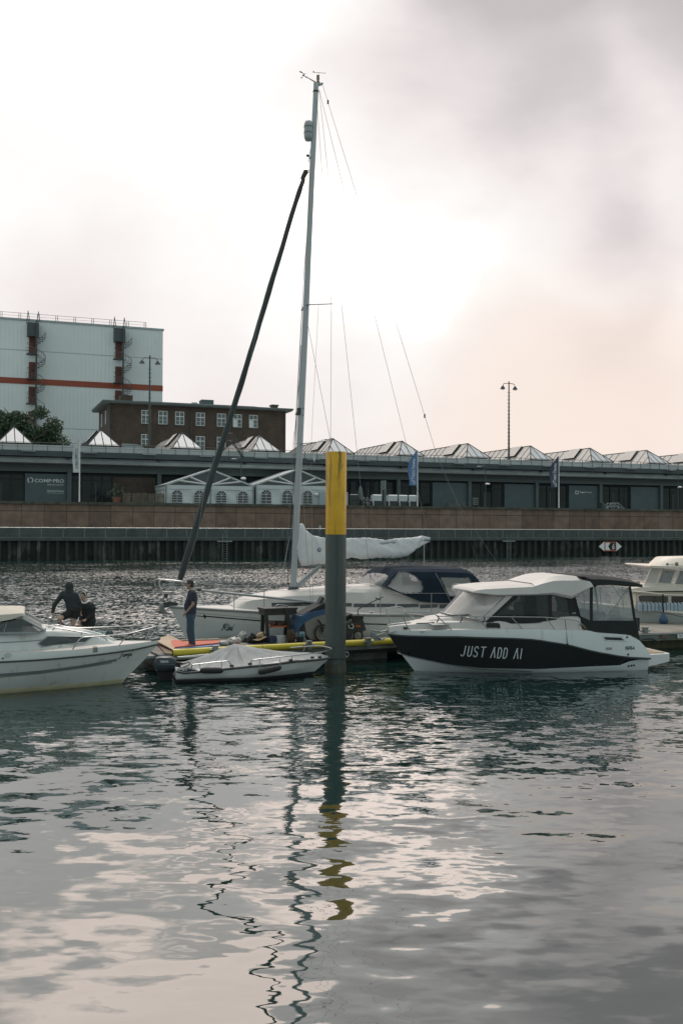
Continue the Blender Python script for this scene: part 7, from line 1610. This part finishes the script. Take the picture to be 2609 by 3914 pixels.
# ================================================================ gear lying on the pontoon
def pg(x, y, z=DZ, off=(960, 2220, 2.904)):       # point on the pontoon deck (u, v)
    return PA.ground(off[0] + x / off[2], off[1] + y / off[2], z)
C5 = (560, 2180, 3.564)
def gthing(name, label, cat, u, v, group=None): return Thing(name, label, cat, PA, (u, v, DZ), group)
def sheet(name, label, cat, pts, z, th, m_, off=C5, group=None, zs=None):
    P_ = [PA.ground(off[0] + x / off[2], off[1] + y / off[2], (zs[i] if zs else z)) for i, (x, y) in enumerate(pts)]
    mb = MB(); mb.poly([(p[0], p[1], (zs[i] if zs else z)) for i, p in enumerate(P_)]); mb.solidify((0, 0, -th)); c0 = P_[0]
    return single(name, label, cat, PA, (c0[0], c0[1], DZ), mb, m_, group)
sheet('plywood_sheet', 'bare beige plywood sheet lying at the left end of the pontoon', 'board', [(90, 935), (330, 880), (450, 950), (365, 1080)], .62, .02, mat('plywood', (.42, .33, .24), .8, .12, 2), zs=[.64, .62, .58, .60])
sheet('plywood_sheet', 'dark brown edged board sticking out under the beige plywood sheet', 'board', [(150, 1000), (300, 1040), (365, 1085), (350, 1135), (255, 1128)], .54, .02, mat('brown_board', (.15, .10, .065), .8, .2, 3))
sheet('painted_board', 'orange red painted board lying in front of the standing man', 'board', [(285, 955), (1000, 936), (992, 985), (360, 1045)], .60, .025, mat('orange_board', (.50, .10, .05), .55, .08, 2))
sheet('painted_board', 'sky blue painted board lying beneath the orange red board', 'board', [(362, 1035), (992, 975), (996, 1022), (370, 1068)], .565, .025, mat('blue_board', (.13, .22, .42), .55, .08, 2))
sheet('timber_plank', 'light wooden plank lying behind the orange red board', 'plank', [(475, 943), (965, 920), (990, 928), (985, 940), (480, 955)], .62, .02, m_plank)
sheet('blue_sheet', 'blue folded plastic sheet at the pontoon tip beside the cruiser\'s bow', 'sheet', [(120, 1060), (170, 1005), (200, 1080), (150, 1090)], .50, .02, mat('blue_board', (0, 0, 0)))
def lump(name, label, cat, x, y0, y1, w, m_, seed, off=(960, 2220, 2.904), rough=.3, v_=None, d=None, sub=None):
    """soft bundle standing on the deck; x centre, y0 top, y1 foot in the picture, w width in picture pixels"""
    u, v = pg(x, y1, DZ, off); 
    if v_ is not None: v = v_; u = PA.hit(off[0] + x / off[2], off[1] + y1 / off[2], v)[0]
    W_ = w / off[2] / 150; H_ = (y1 - y0) / off[2] / 150; d = d or W_ * .7
    f_ = gthing(name, label, cat, u, v); mb = MB(); mb.ball((0, 0, 0), (W_ / 2, d / 2, H_ / 2), 26, 18); rs_ = random.Random(seed); o_ = Vector((rs_.uniform(0, 50), 0, 0))
    for i, p in enumerate(mb.V):
        n_ = p.normalized(); k_ = 1 + rough * mnoise.noise(n_ * 2.1 + o_) + rough * .6 * mnoise.noise(n_ * 5 + o_) + rough * .3 * mnoise.noise(n_ * 11 + o_)
        q = p * k_; q.z = max(q.z, -H_ / 2) ; mb.V[i] = Vector((u, v, DZ + H_ / 2)) + q
    f_.part(sub or 'bundle', mb, m_, smooth=60); return f_, u, v, W_, H_
lump('carrier_bag', 'crumpled red and white carrier bag on the pontoon edge', 'bag', 1190, 905, 1010, 200, mat('red_white_bag', (.50, .48, .47), .5, .1, 3, stain=((.42, .08, .06), 3.5, .52, .9, (1, 1, 1))), 2, C5, .35)
lump('plastic_sack', 'white and tan plastic sack slumped between the red bag and the straw hat', 'bag', 1310, 830, 975, 150, mat('clear_sack', (.40, .40, .39), .3, .1, 3, stain=((.30, .20, .13), 2.5, .5, .7, (1, 1, 1))), 3, C5, .4)
lump('cable_bundle', 'dark bundle of cables and tools between the sack and the hat', 'bundle', 1440, 865, 1000, 120, m_black, 4, C5, .5)
lump('plastic_tub', 'low milky plastic tub full of odds and ends beside the blue board', 'tub', 1050, 955, 1030, 150, mat('milky_plastic', (.33, .34, .34), .35, .15, 3), 5, C5, .22)
u, v = pg(90, 690); f_ = gthing('tool_crate', 'low black open crate holding the straw hat and tools', 'crate', u, v)
mb = MB(); w_, d_, h_ = .62, .4, .13
for a in ((u - w_ / 2, u + w_ / 2, v, v + .02), (u - w_ / 2, u + w_ / 2, v + d_, v + d_ + .02), (u - w_ / 2, u - w_ / 2 + .02, v + .021, v + d_ - .001), (u + w_ / 2 - .02, u + w_ / 2, v + .021, v + d_ - .001)): mb.box(*a, DZ, DZ + h_)
mb.box(u - w_ / 2 + .021, u + w_ / 2 - .021, v + .021, v + d_ - .001, DZ, DZ + .05); f_.part('tray', mb, m_black)
mb = MB(); [mb.obox((u - .2 + k * .09, v + .1 + (k % 3) * .08, DZ + .12), (.08, .22, .05), (.2 * k, .3, k)) for k in range(6)]; single('hand_tools', 'jumble of small dark tools in the black crate', 'tools', PA, (u, v, DZ), mb, m_rub)
hu, hv = pg(110, 655, DZ + .12); f_ = gthing('straw_hat', 'tan straw hat with a brown band resting on the crate', 'hat', hu, hv)
mb = MB(); mb.lathe([(.2, .15), (.19, .16), (.11, .165), (.10, .19), (.085, .285), (.05, .30), (.01, .285)], (hu, hv + .1, DZ), 24); 
for i, p in enumerate(mb.V): mb.V[i] = p + Vector((0, 0, .04 * math.sin((p.x - hu) * 12)))
f_.part('hat_body', mb, mat('straw', (.30, .22, .13), .85, .2, 12), smooth=50)
mb = MB(); mb.lathe([(.107, .175), (.106, .205), (.10, .205), (.10, .175)], (hu, hv + .1, DZ), 24); f_.part('hat_band', mb, mat('brown_band', (.09, .06, .04), .8, .1, 4))
# work bench
BV = 1.35; bz = lambda x, y, v=BV: crop(PA, 960, 2220, 2.904)((x, y), v)
f_ = gthing('work_bench', 'dark plastic folding work bench with an orange lower tray', 'work bench', bz(290, 640).x, BV)
a, b = bz(115, 330), bz(482, 290); m_bp = mat('black_plastic', (.018, .021, .019), .6, .2, 5)
mb = MB(); mb.box(a.x, b.x, BV - .22, BV + .3, a.z + .02, b.z); mb.box(a.x + .02, b.x - .02, BV - .2, BV + .28, a.z - .12, a.z + .019); f_.part('bench_top', mb, m_bp)
for (x0, y0), (x1, y1), vv in (((160, 320), (190, 640), -.2), ((385, 310), (455, 560), -.2), ((130, 340), (120, 600), .28), ((400, 320), (370, 600), .28)):
    p, q = bz(x0, y0, BV + vv), bz(x1, y1, BV + vv); q.z = DZ; mb = MB(); mb.loft([[p + Vector(d) for d in ((-.05, -.03, 0), (.05, -.03, 0), (.05, .03, 0), (-.05, .03, 0))], [q + Vector(d) for d in ((-.04, -.03, 0), (.04, -.03, 0), (.04, .03, 0), (-.04, .03, 0))]], True, True, closed=True); f_.part('leg', mb, m_bp)
a, b = bz(200, 515), bz(412, 478); mb = MB(); mb.box(a.x, b.x, BV - .16, BV + .24, a.z, b.z - .03); f_.part('lower_tray', mb, mat('orange_plastic', (.40, .10, .03), .55, .3, 6, stain=((.03, .03, .03), 6, .5, .9, (1, 1, 1))))
mb = MB(); [mb.obox(bz(220 + k * 30, 505) + Vector((0, .02 * (k % 3), .07)), (.10, .12, .05), (.3, .4 * k, k)) for k in range(7)]; single('tool_parts', 'rusty tools lying in the bench\'s orange tray', 'tools', PA, (bz(290, 500).x, BV, DZ), mb, mat('rusty_tools', (.11, .06, .035), .7, .4, 8))
a, b = bz(265, 285), bz(380, 268); mb = MB(); mb.tube(smooth_pts([bz(268, 282), bz(300, 268), bz(340, 272), bz(375, 276), bz(400, 284)], 3), .022, 8); single('silver_tool', 'small shiny tool lying on the bench top', 'tool', PA, (a.x, BV, a.z), mb, m_galv)
mb = MB(); mb.tube(smooth_pts([bz(440, 295, .9), bz(445, 330, .9), bz(432, 370, .9), bz(430, 420, .9)], 4), .009, 5); single('cable', 'thin black cable hanging from the bench corner', 'cable', PA, (bz(440, 295).x, 1.3, DZ), mb, m_black)
# log, bags, bucket
lump('driftwood_stump', 'dark brown bark covered stump standing beside the bench leg', 'stump', 440, 530, 692, 125, mat('bark', (.065, .045, .03), .95, .4, 6, bump=.02, stretch=(3, 3, .6)), 9, rough=.22, sub='wood')
lump('rag_heap', 'pale folded cloth heap behind the blue and white bag', 'cloth', 280, 560, 640, 150, mat('pale_cloth', (.16, .18, .17), .9, .2, 4), 12, rough=.35, v_=1.15)
for (x0, x1, c, l) in ((212, 284, (.035, .05, .11), 'navy half'), (284, 385, (.45, .48, .48), 'white half')): pass
u, v = pg(298, 698); f_ = gthing('shopping_bag', 'sagging shopping bag, navy on the left and white on the right', 'bag', u, v)
for x0, x1, m_, n_ in ((212, 283, mat('navy_nylon', (.03, .042, .10), .6, .15, 4, bump=.02), 'navy_side'), (284, 386, mat('white_nylon', (.42, .45, .45), .6, .1, 4, bump=.02), 'white_side')):
    a, b = pg(x0, 698), pg(x1, 698); vv = v + .05; mb = MB(); ua, ub = PA.hit(960 + x0 / 2.904, 2400, vv)[0], PA.hit(960 + x1 / 2.904, 2400, vv)[0]
    mb.loft([[(ua + (ub - ua) * t, vv + .02 * math.sin(t * 14 + z * 30) - .03 * math.sin(PI * t), DZ + z) for t in [k / 8 for k in range(9)]] for z in (0, .05, .1, .15, .2)]); mb.solidify((0, .22, 0)); f_.part(n_, mb, m_, smooth=60)
u, v = pg(565, 686); f_ = gthing('carton', 'light blue and white carton standing between stump and bucket', 'carton', u, v); mb = MB(); h_ = (686 - 560) / 2.904 / 150; mb.box(u - .075, u + .075, v, v + .12, DZ, DZ + h_); f_.part('box', mb, mat('pale_blue_card', (.22, .33, .40), .6, .1, 3))
mb = MB(); mb.box(u - .06, u + .05, v - .004, v - .001, DZ + h_ * .55, DZ + h_ * .8); mb.box(u - .03, u + .06, v - .004, v - .001, DZ + h_ * .1, DZ + h_ * .3); f_.part('print', mb, mat('teal_print', (.05, .14, .17), .6, .1, 3))
u, v = pg(530, 690); f_ = gthing('bucket', 'small black bucket in front of the light blue carton', 'bucket', u, v - .06); mb = MB(); mb.lathe([(.08, 0), (.11, .15), (.118, .152), (.118, .165), (.10, .165), (.075, .02)], (u, v - .06, DZ), 18); f_.part('pail', mb, m_black, smooth=40)
# cargo tricycle, partly hidden by the pile
CV = 1.2; cz = lambda x, y, v=CV: crop(PA, 960, 2220, 2.904)((x, y), v)
f_ = gthing('cargo_bike', 'cargo bike with a silver box body and blue cover, half behind the pile', 'cargo bike', cz(760, 660).x, CV)
def side3(pts, v0, v1, name, m_, par=None, sm=None): mb = MB(); mb.prism([(p.x, p.z) for p in [cz(x, y, v0) for x, y in pts]], v0, v1); return f_.part(name, mb, m_, par, smooth=sm)
side3([(590, 465), (700, 400), (900, 345), (900, 560), (720, 640), (660, 650), (620, 610)], CV - .28, CV + .3, 'cargo_box', mat('dull_aluminium_sheet', (.20, .20, .19), .5, .15, 2, metal=.3))
side3([(495, 580), (555, 390), (640, 355), (900, 290), (900, 345), (700, 402), (590, 465), (545, 520)], CV - .30, CV + .32, 'cover', mat('blue_tarpaulin', (.02, .07, .15), .6, .2, 3, bump=.01))
side3([(560, 380), (790, 255), (900, 215), (900, 262), (700, 340)], CV - .25, CV + .28, 'folded_hood', m_black); side3([(700, 340), (790, 175), (815, 190), (770, 290)], CV - .1, CV + .1, 'handle_stem', m_rub)
def wheel(cx, cy, r, v, name='wheel'):
    c = cz(cx, cy, v); mb = MB(); mb.tube([(c.x + r * math.cos(a * PI / 16), v, c.z + r * math.sin(a * PI / 16)) for a in range(32)], .026, 8, closed=True); w_ = f_.part(name, mb, m_black, smooth=60)
    mb = MB(); mb.tube([(c.x + (r - .035) * math.cos(a * PI / 16), v, c.z + (r - .035) * math.sin(a * PI / 16)) for a in range(32)], .012, 6, closed=True); f_.part('rim', mb, m_steel, w_, smooth=60)
    mb = MB()
    for a in range(12): mb.tube([c, (c.x + (r - .035) * math.cos(a * PI / 6), v, c.z + (r - .035) * math.sin(a * PI / 6))], .003, 4)
    mb.cyl((c.x, v - .03, c.z), (c.x, v + .03, c.z), .025, 8); f_.part('spokes', mb, m_galv, w_)
wheel(790, 580, .22, CV - .36); wheel(665, 575, .20, CV + .36)
mb = MB(); mb.tube(smooth_pts([cz(290, 500), cz(420, 430), (cz(480, 408)), cz(515, 420), cz(530, 470)], 4), .018, 6); f_.part('tow_bar', mb, m_rub); mb = MB(); mb.tube([cz(740, 435, CV - .36), cz(770, 470, CV - .36), cz(790, 580, CV - .36)], .025, 6); mb.tube([cz(800, 480, CV - .33), cz(790, 580, CV - .36)], .02, 6); f_.part('fork', mb, m_black)
f_ = gthing('bicycle_trailer', 'dark two wheeled bicycle trailer with orange reflectors right of the pile', 'trailer', cz(1150, 640).x, CV)
side3([(990, 480), (1045, 480), (1120, 455), (1235, 420), (1275, 545), (1225, 570), (1130, 580), (1110, 620), (1060, 655), (990, 650)], CV - .25, CV + .25, 'trailer_body', mat('dark_nylon', (.028, .034, .032), .75, .2, 4, bump=.01))
side3([(1115, 395), (1130, 385), (1240, 390), (1250, 420), (1200, 425), (1190, 450), (1140, 460)], CV - .26, CV + .26, 'lid', m_black); side3([(1030, 470), (1115, 415), (1135, 440), (1045, 500)], CV - .2, CV + .2, 'flap', mat('grey_flap', (.14, .15, .14), .8, .1, 3)); side3([(1030, 400), (1120, 362), (1125, 372), (1060, 420), (1030, 430)], CV - .2, CV + .2, 'loose_cover', m_black)
wheel(1185, 608, .135, CV - .3)
for x in (1172, 1198): q = cz(x, 504, CV - .256); mb = MB(); mb.lathe([(.028, -.006), (.028, .006)], (q.x, CV - .258, q.z), 12, axis='y'); f_.part('reflector', mb, mat('orange_reflector', (.55, .13, .02), .3, .1, 3))
mb = MB(); mb.tube(smooth_pts([cz(1080, 490, CV - .27), cz(1085, 520, CV - .27), cz(1125, 528, CV - .27), cz(1130, 495, CV - .27), cz(1110, 478, CV - .27)], 4), .009, 5); f_.part('lock_loop', mb, m_white)
mb = MB(); mb.tube(smooth_pts([cz(1190, 385), cz(1180, 335), cz(1200, 308), cz(1320, 245), cz(1460, 178)], 4), .014, 6); mb.tube([cz(1378, 192), cz(1430, 208)], .016, 6); f_.part('push_handle', mb, m_black)
# mooring ropes between the pontoon and the yacht
g9 = crop(PA, 960, 2220, 2.904)
for k, (pts, r_) in enumerate((([(1425, 120), (1428, 240), (1432, 340), (1440, 540)], .014), ([(1300, 532), (1370, 470), (1440, 435), (1530, 465), (1568, 475)], .018), ([(1440, 545), (1500, 500), (1568, 465)], .012))):
    mb = MB(); mb.tube(smooth_pts(g9(pts, 2.2 if k else 2.6), 5), r_, 6)
    if k == 0:
        for y in (245, 335, 540): mb.ball(tuple(g9((1430, y), 2.6)), .035, 8, 6)
    single('mooring_rope', ['dark knotted rope running straight down right of the trailer', 'dark slack rope arching above the pontoon right of the trailer', 'thin dark rope rising from the pontoon towards the black hulled cruiser'][k], 'rope', PA, (g9((1430, 540), 2.2).x, 2.2, DZ), mb, m_ropedark)
lump('life_jacket_heap', 'dark heap of gear on the pontoon behind the cruiser\'s bow rail', 'gear', 290, 505, 590, 170, mat('dark_nylon', (0, 0, 0)), 15, (1440, 2160, 2.57), .5, v_=2.0)
# clutter on the landing stage beyond the left cruiser
LS = Frame(-10.5, 24.7, 4); ll = crop(LS, 0, 2180, 2.529)
for x, y0, y1, w, c, l, s_ in ((965, 588, 640, 60, (.04, .16, .16), 'small teal bag on the landing stage beyond the cruiser foredeck', 21), (1060, 585, 640, 60, (.03, .08, .08), 'dark teal bag beside the small teal bag', 22), (1180, 610, 650, 90, (.22, .24, .24), 'pale crumpled sheet right of the teal bags', 23)):
    p = ll((x, y1), 1.0); q = ll((x + w, y0), 1.0); f_ = Thing('kit_bag', l, 'bag', LS, (p.x, 1.0, p.z)); mb = MB(); mb.ball((p.x, 1.0, (p.z + q.z) / 2), ((q.x - p.x) * .6, .16, (q.z - p.z) * .6), 16, 10)
    for i, v_ in enumerate(mb.V): mb.V[i] = v_ + Vector((.05 * mnoise.noise(v_ * 9), 0, .06 * mnoise.noise(v_ * 7 + Vector((s_, 0, 0)))))
    f_.part('bundle', mb, mat(l[:14].replace(' ', '_'), c, .7, .2, 4), smooth=60)
# ================================================================ people
def rel(J, base): b = Vector(base); return {k: tuple(Vector(v) - b) for k, v in J.items()}
gx, gy = WF.ground(737, 2477, DZ)
MF = Frame(gx, gy, 0); k5 = crop(MF, 560, 2180, 3.564)
J = dict(hip=k5((603, 585)), chest=k5((622, 365)), neck=k5((618, 262)), head=k5((588, 188)), shl=k5((640, 318), -.17), ell=k5((633, 468), -.20), wrl=k5((552, 562), -.15), hdl=k5((518, 585), -.12),
         shr=k5((632, 315), .17), elr=k5((600, 470), .22), wrr=k5((545, 570), .16), hdr=k5((520, 590), .12), hpl=k5((598, 630), -.09), knl=k5((612, 835), -.10), anl=k5((640, 1030), -.10), hpr=k5((603, 630), .09), knr=k5((585, 835), .10), anr=k5((612, 1030), .10))
for q in ('anl', 'anr'): J[q].z = DZ + .075
J['belly'] = Vector((-.03, 0, 0))
b = (0, 0, DZ); Jr = {k: (v - Vector(b) if k != 'belly' else v + Vector(b) * 0) for k, v in J.items()}; Jr['belly'] = J['belly']
T_, f, u_, s_ = person('man in a navy polo shirt, jeans and glasses standing on the pontoon, hand in pocket', MF, b, Jr, (0, 1, 0), (-1, -.12, -.32),
    dict(skin=m_skin, top=mat('navy_polo', (.020, .026, .042), .85, .15, 5), bottom=mat('blue_denim', (.030, .062, .095), .85, .22, 6), hair=mat('grizzled_hair', (.035, .033, .032), .8, .3, 30), sleeve=.72, bellyd=.155, build=.97, curl=.9, toe=(-1, 0, 0)))
hd = J['head']; mb = MB()
for q in (-1, 1): mb.tube([hd + s_ * (q * .032 + .022 * math.cos(a * PI / 6)) + f * .101 + u_ * (.012 + .017 * math.sin(a * PI / 6)) for a in range(12)], .004, 4, closed=True); mb.tube([hd + s_ * q * .055 + f * .095 + u_ * .015, hd + s_ * q * .078 + f * .0 + u_ * .01], .004, 4)
mb.tube([hd + s_ * -.01 + f * .103 + u_ * .014, hd + s_ * .01 + f * .103 + u_ * .014], .004, 4); T_.part('glasses', mb, m_black)
mb = MB(); c0 = J['neck'] + Vector((0, 0, -.015)); mb.tube([c0 + Vector((.072 * math.cos(a * PI / 8), .07 * math.sin(a * PI / 8), .014 * math.cos(a * PI / 8))) for a in range(16)], .016, 6, closed=True); T_.part('collar', mb, mat('pale_grey_cloth', (0, 0, 0)), smooth=60)
LSF = Frame(*(lambda p: (p[0], p[1]))(WF.ground(282, 2489, DZ)), 0); kp = crop(LSF, 120, 2200, 5.227)
J = dict(hip=kp((850, 680)), chest=kp((775, 420)), neck=kp((768, 300)), head=kp((760, 222)), shl=kp((640, 350)), ell=kp((462, 590), -.1), wrl=kp((428, 740), -.16), hdl=kp((450, 820), -.18), shr=kp((890, 385)), elr=kp((965, 540), .0), wrr=kp((985, 690), .12), hdr=kp((980, 760), .15),
         hpl=kp((800, 735)), knl=kp((560, 862), -.30), anl=kp((640, 985), -.05), hpr=kp((895, 740)), knr=kp((835, 905), -.05), anr=kp((850, 1300), .02))
J['anr'].z = DZ + .075; b = (0, 0, DZ); bv = Vector(b)
m_hood = mat('charcoal_hoodie', (.020, .028, .030), .9, .15, 4)
T_, f, u_, s_ = person('person in a dark hooded top and black shorts seen from behind, bending forward', LSF, b, {k: v - bv for k, v in J.items()}, (1, 0, 0), (.35, .9, -.35),
    dict(skin=mat('fair_skin', (.38, .25, .19), .55, .08, 8), top=m_hood, bottom=mat('black_shorts', (.012, .014, .014), .9, .1, 4), sleeve=1, leg=.72, topname='hooded_top', shoe=m_black, build=.97, curl=.7, hs=(0, 1, 0)))  # one even, fairer skin tone for this figure
mb = MB(); mb.ball(tuple(J['head'] + Vector((0, 0, .01))), (.105, .115, .130), 18, 12); mb.tube([J['head'] + Vector((0, 0, -.05)), J['neck'] + Vector((0, 0, -.05))], [.10, .12], 14); me = evaluated(mb, .011, 4); place_mesh('hood', me, m_hood, T_.e, bv)
LS2 = Frame(*(lambda p: (p[0], p[1]))(WF.ground(340, 2480, DZ)), 0); kq = crop(LS2, 128, 2198, 5.227)
J = dict(hip=kq((1095, 915)), chest=kq((1085, 650)), neck=kq((1040, 525)), head=kq((1000, 425)), shl=kq((1165, 600)), ell=kq((1180, 790), -.05), wrl=kq((1060, 880), -.22), shr=kq((985, 610)), elr=kq((965, 790), -.05), wrr=kq((935, 905), -.2),
         hpl=kq((1120, 950)), knl=kq((1090, 1090), -.1), anl=kq((1100, 1300), 0), hpr=kq((1060, 955)), knr=kq((885, 1035), -.15), anr=kq((930, 1300), -.1))
J['anl'].z = J['anr'].z = DZ + .075
T_, f, u_, s_ = person('person in a black jacket with a white headband, partly hidden behind the bending one', LS2, b, {k: v - bv for k, v in J.items()}, (1, .1, 0), (-.25, -.95, -.15),
    dict(skin=m_skin_pale, top=mat('black_jacket', (.014, .018, .018), .9, .15, 4), bottom=mat('dark_green_shorts', (.018, .026, .024), .9, .1, 4), sleeve=1, leg=.6, topname='jacket', hair=mat('brown_hair', (.03, .022, .018), .8, .3, 20), build=1.05, curl=.6, hs=(1, 0, 0)))
hd = J['head']; mb = MB(); mb.tube([hd + s_ * .09 * math.cos(a * PI / 10) + u_ * (.118 * math.sin(a * PI / 10)) + f * .02 for a in range(0, 11)], .008, 5); T_.part('headband', mb, m_white)
mb = MB(); c0 = J['neck'] + Vector((0, -.02, -.01)); mb.tube([c0 + Vector((.10 * math.cos(a * PI / 8), .085 * math.sin(a * PI / 8), .03 * math.cos(2 * a * PI / 8))) for a in range(16)], .026, 6, closed=True); T_.part('scarf', mb, m_white, smooth=60)
